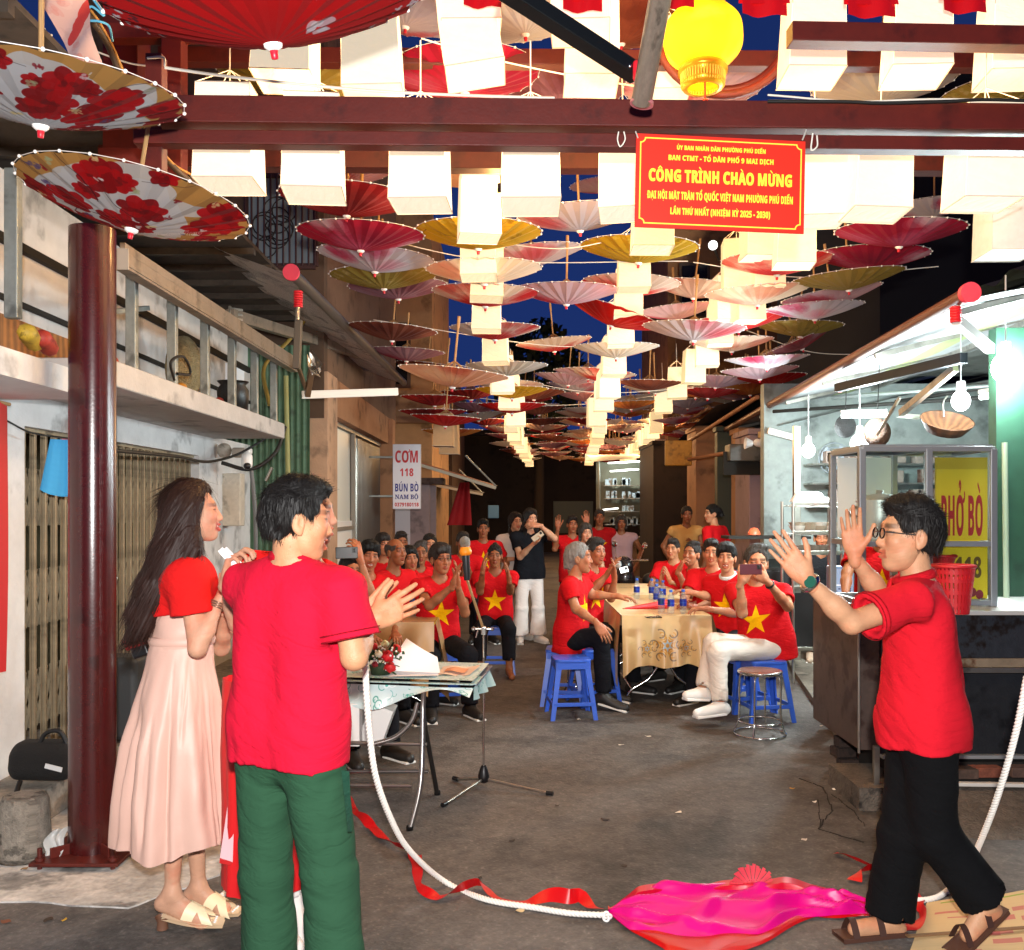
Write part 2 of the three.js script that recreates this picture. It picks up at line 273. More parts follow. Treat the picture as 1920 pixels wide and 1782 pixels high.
  // dark roof space over the posts
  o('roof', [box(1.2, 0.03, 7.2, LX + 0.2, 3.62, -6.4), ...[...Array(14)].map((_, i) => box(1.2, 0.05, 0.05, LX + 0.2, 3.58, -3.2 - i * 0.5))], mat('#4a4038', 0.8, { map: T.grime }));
  o('house_end_wall', box(2.6, 3.6, 0.2, LX - 1.4, 1.8, -10.1, 0.5), w);
}
{ // folding gate
  const g = thing('folding_gate', 'brown folding lattice gate of tall steel bars behind the column', 'gate', [LX - 0.08, 0.18, -6.86]);
  const bm = mat('#a99c86', 0.45, { metalness: 0.25, map: T.grime }), n = 47, z0 = 1.47, bg = merge([box(0.028, 1.9, 0.012, 0, 0.95, -0.008), box(0.006, 1.9, 0.024, 0.011, 0.95, 0.002), box(0.006, 1.9, 0.024, -0.011, 0.95, 0.002)]);
  for (let i = 0; i < n; i++) { const b = obj('bar', bg, i % 2 ? bm : mat('#c4b898', 0.45, { metalness: 0.2, map: T.grime }), g); b.position.set(0.016 * (i % 2 ? 1 : -1), 0, z0 - i * (2.94 / (n - 1))); }
  const lat = [], dz = 2.94 / (n - 1);
  for (const y of [0.15, 0.75, 1.35]) for (let i = 0; i + 2 < n; i++) { lat.push(bar(V(-0.03, y, z0 - i * dz), V(-0.03, y + 0.34, z0 - (i + 2) * dz), 0.004, 0.018, V(1, 0, 0), 0), bar(V(-0.038, y + 0.34, z0 - i * dz), V(-0.038, y, z0 - (i + 2) * dz), 0.004, 0.018, V(1, 0, 0), 0)); }
  tag(obj('lattice', lat, bm, g), null, null, null, 'stuff');
  obj('rail', box(0.07, 0.04, 2.98, 0, 1.92, 0), bm, g); obj('rail', box(0.06, 0.02, 2.98, 0, 0.01, 0), bm, g);
  obj('padlock', [new THREE.TorusGeometry(0.02, 0.006, 6, 14).rotateY(Math.PI / 2).translate(0.05, 0.97, 0.2), box(0.02, 0.03, 0.035, 0.05, 0.935, 0.2)], M.steel, g);
}
// pieces on that wall
{
  const a = P(246, 782, 5.9); solo('wall_lamp', [lathe([[0.02, 0], [0.05, 0.01], [0.055, 0.03], [0.03, 0.07], [0.02, 0.09]], 14).rotateZ(-1.2).translate(-2.66, 2.14, -5.9)], M.white, 'small white bulb holder on the wall under the balcony slab', 'lamp holder');
  solo('wall_sheet', quad(V(-2.745, 1.98, -6.0), V(-2.745, 1.98, -6.22), V(-2.745, 2.12, -6.22), V(-2.745, 2.12, -6.0), 4, 4, (q, s, t) => { q.x += 0.004 + 0.008 * Math.sin(s * 3 + t * 2); }), mat('#f2f2ee', 0.7), 'small white paper sheet stuck above the folding gate', 'paper sheet');
  const cam = thing('security_camera', 'white dome security camera hanging at the end of the balcony slab', 'security camera', P(463, 868, 8.7));
  obj('body', [new THREE.CapsuleGeometry(0.05, 0.06, 6, 14).translate(0, 0.02, 0), rbox(0.05, 0.05, 0.12, 0.01, 0, 0.11, -0.04)], mat('#e8e8e6', 0.4), cam); obj('lens', [ball(0.01, -0.03, 0.03, 0.034)], M.blackPlastic, cam);
  solo('meter_box', rbox(0.2, 0.5, 0.16, 0.01, P(435, 0, 9.1).x, 1.72, -9.1), mat('#cfc8bc', 0.6, { map: T.grime }), 'grey meter box on the wall left of the green sheet', 'meter box');
  const jb = P(420, 845, 8.8); solo('junction_box', [ball(jb.x, jb.y, jb.z, 0.07), rbox(0.12, 0.09, 0.1, 0.02, jb.x + 0.14, jb.y - 0.02, jb.z)], mat('#b5aca2', 0.6, { map: T.grime }), 'dusty junction box with cables under the slab end', 'junction box');
  // cables
  const cab = (pts, r, l, c = '#15120f') => solo('cable', tube(pts.map((p) => P(...p)), r, 60), mat(c, 0.6), l, 'cable');
  cab([[215, 845, 5.6], [330, 856, 7], [400, 865, 8.2], [450, 850, 8.6], [500, 820, 8.8], [530, 795, 8.9]], 0.012, 'black cable sagging from the wall to the slab end');
  cab([[10, 788, 5.0], [60, 812, 5.2], [128, 822, 5.4]], 0.005, 'thin dark wire over the gate at the left edge');
  cab([[415, 868, 8.7], [470, 880, 8.8], [515, 850, 8.9], [535, 800, 9]], 0.018, 'thick cable bundle looping under the slab end');
  cab([[505, 760, 9], [495, 690, 9.2], [540, 640, 9.5], [580, 590, 9.8]], 0.02, 'yellowish cable bundle rising beside the green sheet', '#8a7434');
  cab([[470, 870, 8.8], [478, 960, 8.9], [480, 1100, 9]], 0.02, 'grey conduit running down beside the meter box', '#6d6f70');
}
{ // banner, bag, towel, block, sheet by the column
  const b = thing('red_banner', 'narrow red cloth banner hanging at the left edge of the wall', 'banner', [-2.66, 0.78, -4.98]);
  obj('cloth', quad(V(0, 0, 0.34), V(0, 0, 0.0), V(0.02, 1.4, 0.0), V(0.02, 1.4, 0.34), 6, 12, (q, s, t) => { q.x += 0.012 * Math.sin(s * 7 + t * 3); }), mat('#b81414', 0.6), b);
  obj('batten', rod(V(0.02, 1.4, 0.36), V(0.02, 1.4, -0.01), 0.01), M.bamboo, b);
  const t = thing('blue_towel', 'light blue towel hanging from a pink clip on the gate', 'towel', P(105, 925, 5.5));
  obj('cloth', quad(V(-0.07, 0.02, 0.05), V(0.13, 0, -0.02), V(0.1, 0.31, -0.02), V(-0.02, 0.31, 0.03), 8, 10, (q, s, w) => { q.z += 0.02 * Math.sin(s * 9) * (1 - w * 0.6); q.y -= 0.03 * Math.sin(s * 3.1) * (1 - w); }), mat('#3f9fd8', 0.85, { bumpMap: T.weave, bumpScale: 0.002 }), t);
  obj('clip', [box(0.05, 0.012, 0.012, 0.06, 0.315, 0), box(0.012, 0.05, 0.012, 0.08, 0.32, 0)], mat('#e08a9c', 0.5), t);
  const bag = thing('shoulder_bag', 'black shoulder bag lying on the gate step', 'bag', P(84, 1462, 5.0));
  const bagG = new RoundedBoxGeometry(0.34, 0.2, 0.2, 6, 0.07); { const p = bagG.attributes.position; for (let i = 0; i < p.count; i++) { const x = p.getX(i), y = p.getY(i); p.setXYZ(i, x * (1 - 0.5 * Math.max(0, y)) + 0.03 * y, y + 0.1 + 0.015 * n3(x * 20, y * 20, 1) - 0.2 * x * Math.max(0, y), p.getZ(i) * (1 - 1.2 * Math.max(0, y))); } bagG.computeVertexNormals(); }
  obj('body', bagG, mat('#0d0d0f', 0.75, { bumpMap: T.bumps, bumpScale: 0.01 }), bag);
  obj('handle', tube([V(-0.02, 0.18, 0.03), V(0.02, 0.25, 0.03), V(0.09, 0.26, 0.03), V(0.14, 0.17, 0.03)], 0.012), M.black, bag);
  obj('strap', tube([V(-0.08, 0.02, 0.1), V(-0.06, -0.03, 0.17), V(0.02, -0.12, 0.24), V(0.12, -0.2, 0.28), V(0.2, -0.2, 0.24)], 0.014, 30, 4), M.black, bag);
  obj('label_patch', box(0.09, 0.025, 0.004, 0.07, 0.11, 0.104).rotateZ(-0.25), mat('#cfcfcf', 0.6), bag);
  const c = G(46, 1612); const dk = lathe([[0, 0.0], [0.115, 0], [0.118, 0.03], [0.105, 0.26], [0.095, 0.285], [0.08, 0.29], [0, 0.287]], 28); { const p = dk.attributes.position; for (let i = 0; i < p.count; i++) { const k = 1 + 0.05 * (n3(p.getX(i) * 25, p.getY(i) * 25, p.getZ(i) * 25) - 0.5); p.setX(i, p.getX(i) * k); p.setZ(i, p.getZ(i) * k); } dk.computeVertexNormals(); }
  const blk = obj('concrete_block', uvm(dk, 2), mat('#9a9389', 0.95, { map: T.concrete, bumpMap: T.bumps, bumpScale: 0.006 })); blk.position.set(c.x, 0.012, c.z); tag(blk, 'worn bucket-shaped concrete block beside the base of the column', 'concrete block');
  const s = G(112, 1612); const sh = quad(V(-0.05, 0, 0), V(0.03, 0, 0.01), V(0.06, 0.14, -0.03), V(-0.03, 0.11, -0.03), 8, 8, (q, u, v) => { q.z += 0.02 * Math.sin(u * 8 + v * 3); q.x += 0.012 * Math.sin(v * 7); }); const so = obj('plastic_sheet', sh, mat('#d8d8d4', 0.35, { transmission: 0.3, thickness: 0 })); so.position.set(s.x, 0.03, s.z + 0.06); tag(so, 'crumpled clear plastic sheet leaning on the column base', 'plastic sheet');
  solo('sandal_toe', [new THREE.CapsuleGeometry(0.03, 0.1, 4, 10).scale(1, 0.7, 1).rotateZ(1.3).translate(G(4, 1622).x, 0.04, G(4, 1622).z)], mat('#c48a62', 0.6), 'tan slipper at the very left edge of the pavement', 'slipper');
  solo('grey_case', rbox(0.3, 0.52, 0.25, 0.04, P(225, 0, 6.0).x, 0.45, -6.0), mat('#33373a', 0.6), 'dark grey case standing behind the woman in the pink skirt', 'case');
  solo('kerb_block', rbox(0.5, 0.1, 0.3, 0.015, P(235, 0, 5.2).x, 0.07, -5.2), M.concrete, 'grey concrete block lying behind the column base', 'concrete block');
}

// ---------------------------------------------------------------- the red steel gateway
{
  const D = 4.45, c = P(173, 0, D), g = thing('steel_gateway', 'dark red painted steel gateway spanning the lane on a round column', 'gateway', [c.x, 0, -D]);
  const o = (n, q, m = M.maroon, par = g) => obj(n, merge(q).translate(-c.x, 0, D), m, par);
  o('column', uvm(new THREE.CylinderGeometry(0.104, 0.106, 2.9, 36, 1).translate(c.x, 1.49, -D), 1), mat('#451010', 0.24, { bumpMap: T.bumps, bumpScale: 0.0004, map: T.grime, clearcoat: 0.4, clearcoatRoughness: 0.2 }));
  const bp = o('base_plate', [rbox(0.4, 0.016, 0.4, 0.004, c.x, 0.035, -D), ...[0, 1, 2, 3].map((k) => bar(V(c.x + 0.1 * Math.cos(k * 1.57 + .78), 0.05, -D + 0.1 * Math.sin(k * 1.57 + .78)), V(c.x + 0.19 * Math.cos(k * 1.57 + .78), 0.05, -D + 0.19 * Math.sin(k * 1.57 + .78)), 0.01, 0.08, V(0, 1, 0)))]);
  for (const [i, j] of [[-1, -1], [1, -1], [-1, 1], [1, 1]]) obj('bolt', [rod(V(i * 0.165, 0.0, j * 0.165), V(i * 0.165, 0.1, j * 0.165), 0.011), new THREE.CylinderGeometry(0.02, 0.02, 0.016, 6).translate(i * 0.165, 0.052, j * 0.165)], M.maroon, bp);
  const beam = (x0, y0, D0, x1, y1, D1, h, w = h, m = M.maroon) => o('beam', bar(P(x0, y0, D0), P(x1, y1, D1), w, h, V(0, 1, 0)), m);
  const lvl = (yl, Dl, yr, h, xl, xr, w, m) => beam(xl, yl, Dl, xr, yr, (Dl * (CY - yl)) / (CY - yr), h, w, m); // a level beam seen at height yl left, yr right
  lvl(212, 3.72, 230, 0.105, 300, 2150, 0.1); lvl(261, 3.74, 277, 0.055, 255, 2150, 0.07);
  lvl(297, 5.2, 308, 0.118, 190, 2100, 0.1, M.maroonFar); lvl(107, 5.1, 120, 0.085, 300, 2100, 0.08, M.maroonFar); lvl(64, 4.75, 60, 0.08, 195, 520, 0.08);
  lvl(66, 3.7, 79, 0.075, 1480, 2150, 0.08); lvl(310, 4.7, 312, 0.14, 190, 345, 0.1);
  const post = (x, y0, y1, Dp, w) => o('post', bar(P(x, y0, Dp), P(x, y1, Dp), w, w, V(0, 0, 1)));
  post(293, 106, 335, 3.78, 0.066); post(327, -80, 335, 4.75, 0.1); post(238, -80, 330, 4.95, 0.18); post(320, -80, 60, 4.9, 0.18);
  beam(200, 20, 5, 420, 0, 5.1, 0.12, 0.1);
  for (const [Dh, dr] of [[4.6, 0], [4.95, 0.0]]) { const q = P(1358, 48, Dh); o('hoop', new THREE.TorusGeometry(0.335, 0.022, 10, 48).translate(q.x, q.y, q.z)); }
  // strings along the beams
  const st = (pts, r, l) => solo('string', tube(pts.map((p) => P(...p)), r, 50, 5), M.string, l, 'string');
  st([[178, 96, 4.3], [240, 118, 4.28], [278, 124, 4.25]], 0.004, 'short white string with a knot left of the upper post');
  st([[276, 109, 3.7], [307, 109, 3.7], [309, 124, 3.7]], 0.005, 'white string wrapped round the upper red post');
  st([[309, 127, 3.72], [400, 140, 3.73], [560, 158, 3.74], [720, 172, 3.74], [900, 180, 3.75], [1040, 184, 3.76]], 0.006, 'cream rope running along the top of the front beam');
  st([[790, 72, 4.6], [900, 105, 4.6], [1060, 140, 4.6], [1200, 163, 4.5]], 0.004, 'thin pale string slanting above the beam to the grey pipe');
  st([[1440, 178, 3.7], [1600, 190, 3.72], [1750, 186, 3.72], [1930, 188, 3.72]], 0.004, 'white string along the right end of the front beam');
  solo('black_cord', tube([[1440, 190, 3.7], [1600, 191, 3.71], [1640, 193, 3.71], [1780, 190, 3.71], [1840, 187, 3.71], [1930, 189, 3.71]].map((p) => P(...p)), 0.007, 50), M.wire, 'black cord lying along the right end of the front beam', 'cord');
  st([[1160, 247, 3.66], [1158, 262, 3.66], [1163, 275, 3.66], [1172, 262, 3.66], [1170, 247, 3.66]], 0.0028, 'white string loop hanging left of the red sign');
  st([[1524, 250, 3.7], [1522, 282, 3.7], [1532, 275, 3.7], [1532, 254, 3.7]], 0.0032, 'white string loop hanging right of the red sign');
  st([[1192, 247, 3.65], [1196, 258, 3.62]], 0.003, 'white tie at the upper left corner of the red sign');
  st([[1512, 244, 3.7], [1505, 262, 3.66]], 0.003, 'white tie at the upper right corner of the red sign');
}
{ // red sign
  const A = P(1190, 252, 3.64), B = P(1508, 258, 3.69), w = A.distanceTo(B), h = (176 / F) * 3.65;
  const t = canvas(1024, 572, (x, W, H) => {
    x.fillStyle = '#e32a14'; x.fillRect(0, 0, W, H);
    x.strokeStyle = '#ffe94a'; x.lineWidth = 8; const a = 24, b = 28; x.beginPath();
    x.moveTo(a + b, a); x.lineTo(W - a - b, a); x.arc(W - a, a, b, Math.PI, Math.PI / 2, true); x.lineTo(W - a, H - a - b); x.arc(W - a, H - a, b, -Math.PI / 2, Math.PI, true); x.lineTo(a + b, H - a); x.arc(a, H - a, b, 0, -Math.PI / 2, true); x.lineTo(a, a + b); x.arc(a, a, b, Math.PI / 2, 0, true); x.closePath(); x.stroke();
    const line = (q, y, size, width, lw) => vietLine(x, W / 2, y, q, size, width, '#ffec3d', lw);
    line('ỦY BAN NHÂN DÂN PHƯỜNG PHÚ DIỄN', 88, 36, 545, 2); line('BAN CTMT - TỔ DÂN PHỐ 9 MAI DỊCH', 154, 42, 645, 2);
    line('CÔNG TRÌNH CHÀO MỪNG', 286, 100, 880, 6); line('ĐẠI HỘI MẶT TRẬN TỔ QUỐC VIỆT NAM PHƯỜNG PHÚ DIỄN', 394, 62, 890, 3); line('LẦN THỨ NHẤT (NHIỆM KỲ 2025 - 2030)', 487, 54, 610, 3);
  });
  const s = thing('red_sign', 'red sign with yellow lettering and border tied to the front beam', 'sign', A.clone().lerp(B, 0.5).setY(A.y - h));
  s.rotation.y = -Math.atan2(B.z - A.z, B.x - A.x); s.rotation.z = -0.019;
  obj('board', rbox(w, h, 0.006, 0.002, 0, h / 2, -0.005), mat('#c4200f', 0.5), s);
  obj('printed_face', new THREE.PlaneGeometry(w - 0.004, h - 0.004).translate(0, h / 2, 0.0005), mat('#ffffff', 0.5, { map: t }), s);
}
// ---------------------------------------------------------------- the left side beyond the white house
function ribbed(w, h, pitch, depth, m0 = 1) { // corrugated sheet in the xy plane, its lower middle at the origin
  const n = Math.max(8, Math.round((w / pitch) * 6));
  return quad(V(-w / 2, 0, 0), V(w / 2, 0, 0), V(w / 2, h, 0), V(-w / 2, h, 0), n, m0, (q, s) => { const f = ((s * w) / pitch) % 1; q.z += depth * (f < 0.2 ? f / 0.2 : f < 0.5 ? 1 : f < 0.7 ? (0.7 - f) / 0.2 : 0); });
}
const peach = mat('#c4a084', 0.8, { map: T.plaster, bumpMap: T.bumps, bumpScale: 0.003 }), orange = mat('#b5835f', 0.8, { map: T.plaster, bumpMap: T.bumps, bumpScale: 0.003 }), brownWall = mat('#5a4536', 0.85, { map: T.plaster });
{
  const X = -2.0, h = thing('orange_house', 'house with orange pillars, a bright white doorway and a barred upper window', 'house', [X, 0, -11]);
  const o = (n, q, m, par = h) => obj(n, merge(q).translate(-X, 0, 11), m, par);
  o('wall', [box(2.6, 5.5, 0.2, X - 1.3, 5.35, -10.2, 0.5)], brownWall);
  o('plinth_wall', [box(0.55, 2.6, 0.1, X - 0.95, 1.3, -10.2, 0.5)], mat('#9c958a', 0.8, { map: T.plaster }));
  o('facade', [box(0.2, 5.1, 6.2, X - 0.12, 5.6, -13.4, 0.5)], mat('#7d6250', 0.85, { map: T.plaster }));
  o('pillar', rbox(0.2, 3.1, 0.55, 0.01, X - 0.06, 1.55, -10.4, 0.5), peach); o('pillar', rbox(0.24, 3.1, 0.35, 0.01, X - 0.06, 1.55, -15.6, 0.5), orange);
  o('lintel', [box(0.2, 0.42, 5, X - 0.1, 2.9, -13.1, 0.5)], orange);
  // doorway: white panels, steel shutter edge
  o('door_leaf', box(0.04, 1.45, 2.0, X - 0.18, 0.75, -11.9, 0.5), mat('#f2efe9', 0.5)); o('door_leaf', box(0.04, 1.35, 0.95, X - 0.18, 1.98, -11.2, 0.5), mat('#f6f4f0', 0.5)); o('door_leaf', box(0.04, 1.35, 0.95, X - 0.2, 1.98, -12.3, 0.5), mat('#e2e4da', 0.5));
  o('door_frame', [bar(V(X - 0.15, 1.38, -10.7), V(X - 0.15, 1.38, -12.9), 0.03, 0.05), bar(V(X - 0.15, 0, -12.85), V(X - 0.15, 2.7, -12.85), 0.06, 0.06), bar(V(X - 0.15, 2.68, -10.7), V(X - 0.15, 2.68, -15.4), 0.06, 0.08)], mat('#8d857a', 0.5, { metalness: .4 }));
  o('steel_shutter', ribbed(2.2, 2.6, 0.12, 0.05).rotateY(Math.PI / 2).translate(X - 0.16, 0, -14.1), mat('#8d8880', 0.32, { metalness: 0.8 }));
  o('inner_wall', box(0.1, 3, 5, X - 0.5, 1.5, -13), mat('#d8d2c6', 0.8));
  // barred window in the end wall
  const wz = -10.08, a = P(462, 330, 10.08), b = P(592, 500, 10.08);
  o('window_frame', [bar(V(a.x, a.y, wz), V(b.x, a.y, wz), 0.06, 0.06), bar(V(a.x, b.y, wz), V(b.x, b.y, wz), 0.06, 0.06), bar(V(a.x, a.y, wz), V(a.x, b.y, wz), 0.05, 0.05), bar(V(b.x, a.y, wz), V(b.x, b.y, wz), 0.05, 0.05)], mat('#3b1f1c', 0.6));
  o('pane', box(b.x - a.x, a.y - b.y, 0.02, (a.x + b.x) / 2, (a.y + b.y) / 2, wz), mat('#7e8a92', 0.3));
  for (let i = 0; i <= 11; i++) o('bar', rod(V(lerp(a.x, b.x, i / 11), b.y, wz + 0.05), V(lerp(a.x, b.x, i / 11), a.y, wz + 0.05), 0.011, 0.011, 6), mat('#34181a', 0.5));
  const r = rng(11), sc = []; for (let i = 0; i < 9; i++) { const cx = lerp(a.x, b.x, 0.2 + 0.6 * r()), cy = lerp(b.y, a.y, 0.1 + 0.6 * r()); sc.push(new THREE.TorusGeometry(0.09 + 0.07 * r(), 0.007, 4, 20).translate(cx, cy, wz + 0.03)); }
  o('scrollwork', sc, mat('#1d1516', 0.5));
  solo('green_sheet', [ribbed(1.0, 3.2, 0.065, 0.02).translate(X - 0.62, 0.15, -9.98)], mat('#4c7058', 0.6, { map: T.grime }), 'green corrugated sheet wall beside the orange pillar', 'metal sheet');
  solo('bamboo_pole', rod(P(540, 900, 9.8), P(536, 705, 9.8), 0.025), mat('#94955e', 0.6), 'pale upright pole in front of the green corrugated sheet', 'pole');
  solo('steel_rod', rod(P(498, 902, 9.5), P(510, 877, 9.5), 0.015), M.steel, 'short shiny rod slanting before the green corrugated sheet', 'rod');
}
{ // awning of that house: roller tube, dirty fabric, arms
  const p0 = P(547, 512, 7.1), p1 = P(757, 718, 12.9), aw = thing('left_awning', 'dirty rolled-out awning with a red end cap over the left pavement', 'awning', p0); aw.name = 'awning'; names.awning = 0;
  const o = (n, q, m) => obj(n, merge(q).translate(-p0.x, -p0.y, -p0.z), m, aw);
  o('roller_tube', rod(p0, p1, 0.045, 0.045, 14), mat('#6e655d', 0.4, { metalness: 0.6 }));
  o('end_cap', new THREE.CylinderGeometry(0.062, 0.062, 0.03, 24).applyMatrix4(toMatrix(p0.clone().add(V(0, 0, 0.03)), p0.clone())), M.pinkCap);
  const w0 = V(-2.9, 3.95, -7.2), w1 = V(-2.9, 3.95, -12.9);
  const grimy = canvas(512, 512, (x, W, H) => { x.fillStyle = '#b9ab9c'; x.fillRect(0, 0, W, H); const r = rng(3); for (let i = 0; i < 260; i++) { const l = r(); x.fillStyle = `rgba(${l < 0.7 ? '28,20,14' : '190,176,158'},${0.12 + 0.3 * r()})`; x.beginPath(); x.ellipse(r() * W, r() * H, 4 + 60 * r() * r(), 3 + 22 * r(), r() * 3, 0, 7); x.fill(); } });
  grimy.wrapS = grimy.wrapT = THREE.RepeatWrapping; grimy.repeat.set(0.25, 0.5);
  o('fabric', quad(p0, p1, w1, w0, 12, 10, (q, s, t) => { q.y -= 0.05 * Math.sin(t * Math.PI) + 0.02 * n3(s * 20, t * 12, 0); }), mat('#ffffff', 0.75, { map: grimy, transmission: 0.45, thickness: 0, bumpMap: T.bumps, bumpScale: 0.02 }));
  o('debris', [...Array(26)].map((_, i) => { const s = R(), t = 0.25 + 0.6 * R(), q = p0.clone().lerp(p1, s).lerp(w0.clone().lerp(w1, s), t); return new THREE.IcosahedronGeometry(0.04 + 0.09 * R(), 0).scale(1.4, 0.3, 1).rotateY(R() * 6).translate(q.x, q.y + 0.02, q.z); }), mat('#5c4c3c', 0.9, { map: T.grime })).userData.kind = 'stuff';
  const arm = (a, b, w, m = M.alu) => o('arm', [bar(P(...a), P(...b), w, w * 1.3)], m);
  arm([432, 590, 8.2], [672, 664, 11.5], 0.075); arm([456, 492, 8.6], [548, 560, 9.4], 0.06); arm([560, 600, 7.2], [556, 692, 7.2], 0.05, mat('#5d574f', 0.5, { metalness: .5 }));
  o('arm_bracket', [...[0, 1, 2].map((k) => bar(P(430, 578 + k * 9, 8.2), P(455, 582 + k * 9, 8.3), 0.012, 0.02)), bar(P(431, 574, 8.2), P(431, 602, 8.2), 0.02, 0.03)], M.steel);
  const sp = []; for (let k = 0; k < 7; k++) sp.push(new THREE.TorusGeometry(0.027, 0.009, 6, 14).rotateX(Math.PI / 2).translate(P(559, 562, 7.15).x, P(559, 575 - k * 4.5, 7.15).y, -7.15)); o('red_spring', sp, M.redPlastic); o('spring_rod', rod(P(559, 545, 7.15), P(558, 600, 7.15), 0.018), M.steel);
  // the front rail of the awning before it, folded away
  const q0 = P(222, 487, 4.95), q1 = P(551, 690, 9.0), rl = thing('awning_rail', 'long dusty aluminium awning rail over the balcony slab', 'awning rail', q0);
  obj('rail', [bar(V(0, 0, 0), q1.clone().sub(q0), 0.075, 0.085), bar(V(0.02, 0.03, 0), q1.clone().sub(q0).add(V(0.02, 0.03, 0)), 0.03, 0.12), bar(V(0.03, -0.02, 0), q1.clone().sub(q0).add(V(0.03, -0.02, 0)), 0.03, 0.02)], M.alu, rl);
  obj('end_plate', box(0.09, 0.11, 0.012, 0.01, 0, 0.008), mat('#9b938a', 0.5), rl);
  const q2 = P(566, 741, 8.9), r2 = thing('aluminium_rail', 'short level white aluminium rail under the awning arms', 'rail', q2), e2 = P(746, 735, 9.3).sub(q2);
  obj('rail', [bar(V(0, 0, 0), e2, 0.03, 0.06), bar(V(0, 0.03, 0.01), e2.clone().add(V(0, 0.03, 0.01)), 0.02, 0.015), bar(V(0, -0.03, 0.01), e2.clone().add(V(0, -0.03, 0.01)), 0.02, 0.015)], mat('#e9e6df', 0.45), r2);
  obj('bracket', [bar(V(0.05, 0, 0), P(585, 690, 8.7).sub(q2), 0.05, 0.07), bar(V(0.04, 0.05, 0), P(560, 690, 8.5).sub(q2), 0.03, 0.04)], mat('#7a6048', 0.5, { metalness: .4 }), r2);
  for (let k = 0; k < 9; k++) { const a = P(585 + 12 * R(), 640 + 60 * R(), 8.6), b = P(575 + 25 * R(), 660 + 50 * R(), 8.7); k < 1 && solo('foil_strip', [...Array(9)].map((_, j) => quad(P(572 + 22 * R(), 655 + 40 * R(), 8.6), P(580 + 22 * R(), 662 + 40 * R(), 8.62), P(583 + 22 * R(), 668 + 40 * R(), 8.65), P(575 + 20 * R(), 670 + 30 * R(), 8.6))), M.steel, 'crumpled shiny foil hanging at the end of the dusty awning rail', 'foil'); }
}
{ // sign on the left
  const D = 14, a = P(736, 833, D), b = P(789, 955, D), w = b.x - a.x, h = a.y - b.y;
  const t = canvas(256, 590, (x, W, H) => {
    x.fillStyle = '#e9e6ee'; x.fillRect(0, 0, W, H); x.textAlign = 'center';
    const line = (q, y, size, width, c, f, fam) => vietLine(x, W / 2, y, q, size, width, c, 2, 1, fam);
    line('CƠM', 165, 150, 226, '#c9202a'); line('118', 290, 96, 130, '#cf3038'); line('BÚN BÒ', 430, 96, 226, '#2a2a86'); line('NAM BỘ', 500, 54, 220, '#2d2d80', 'bold', 'serif'); line('0379180118', 568, 46, 225, '#c43a40');
  });
  const s = thing('white_sign', 'white upright sign with red and blue lettering on the left', 'sign', [(a.x + b.x) / 2, b.y, -D]);
  obj('board', rbox(w, h, 0.05, 0.005, 0, h / 2, -0.03), mat('#b9b4ba', 0.5), s);
  obj('printed_face', new THREE.PlaneGeometry(w - 0.01, h - 0.01).translate(0, h / 2, 0), mat('#ffffff', 0.5, { map: t }), s);
  obj('bracket', [bar(V(-w / 2, h * 0.8, -0.03), V(-w / 2 - 0.45, h * 0.8, -0.03), 0.03, 0.03), bar(V(-w / 2, h * 0.2, -0.03), V(-w / 2 - 0.45, h * 0.2, -0.03), 0.03, 0.03)], M.galv, s);
}
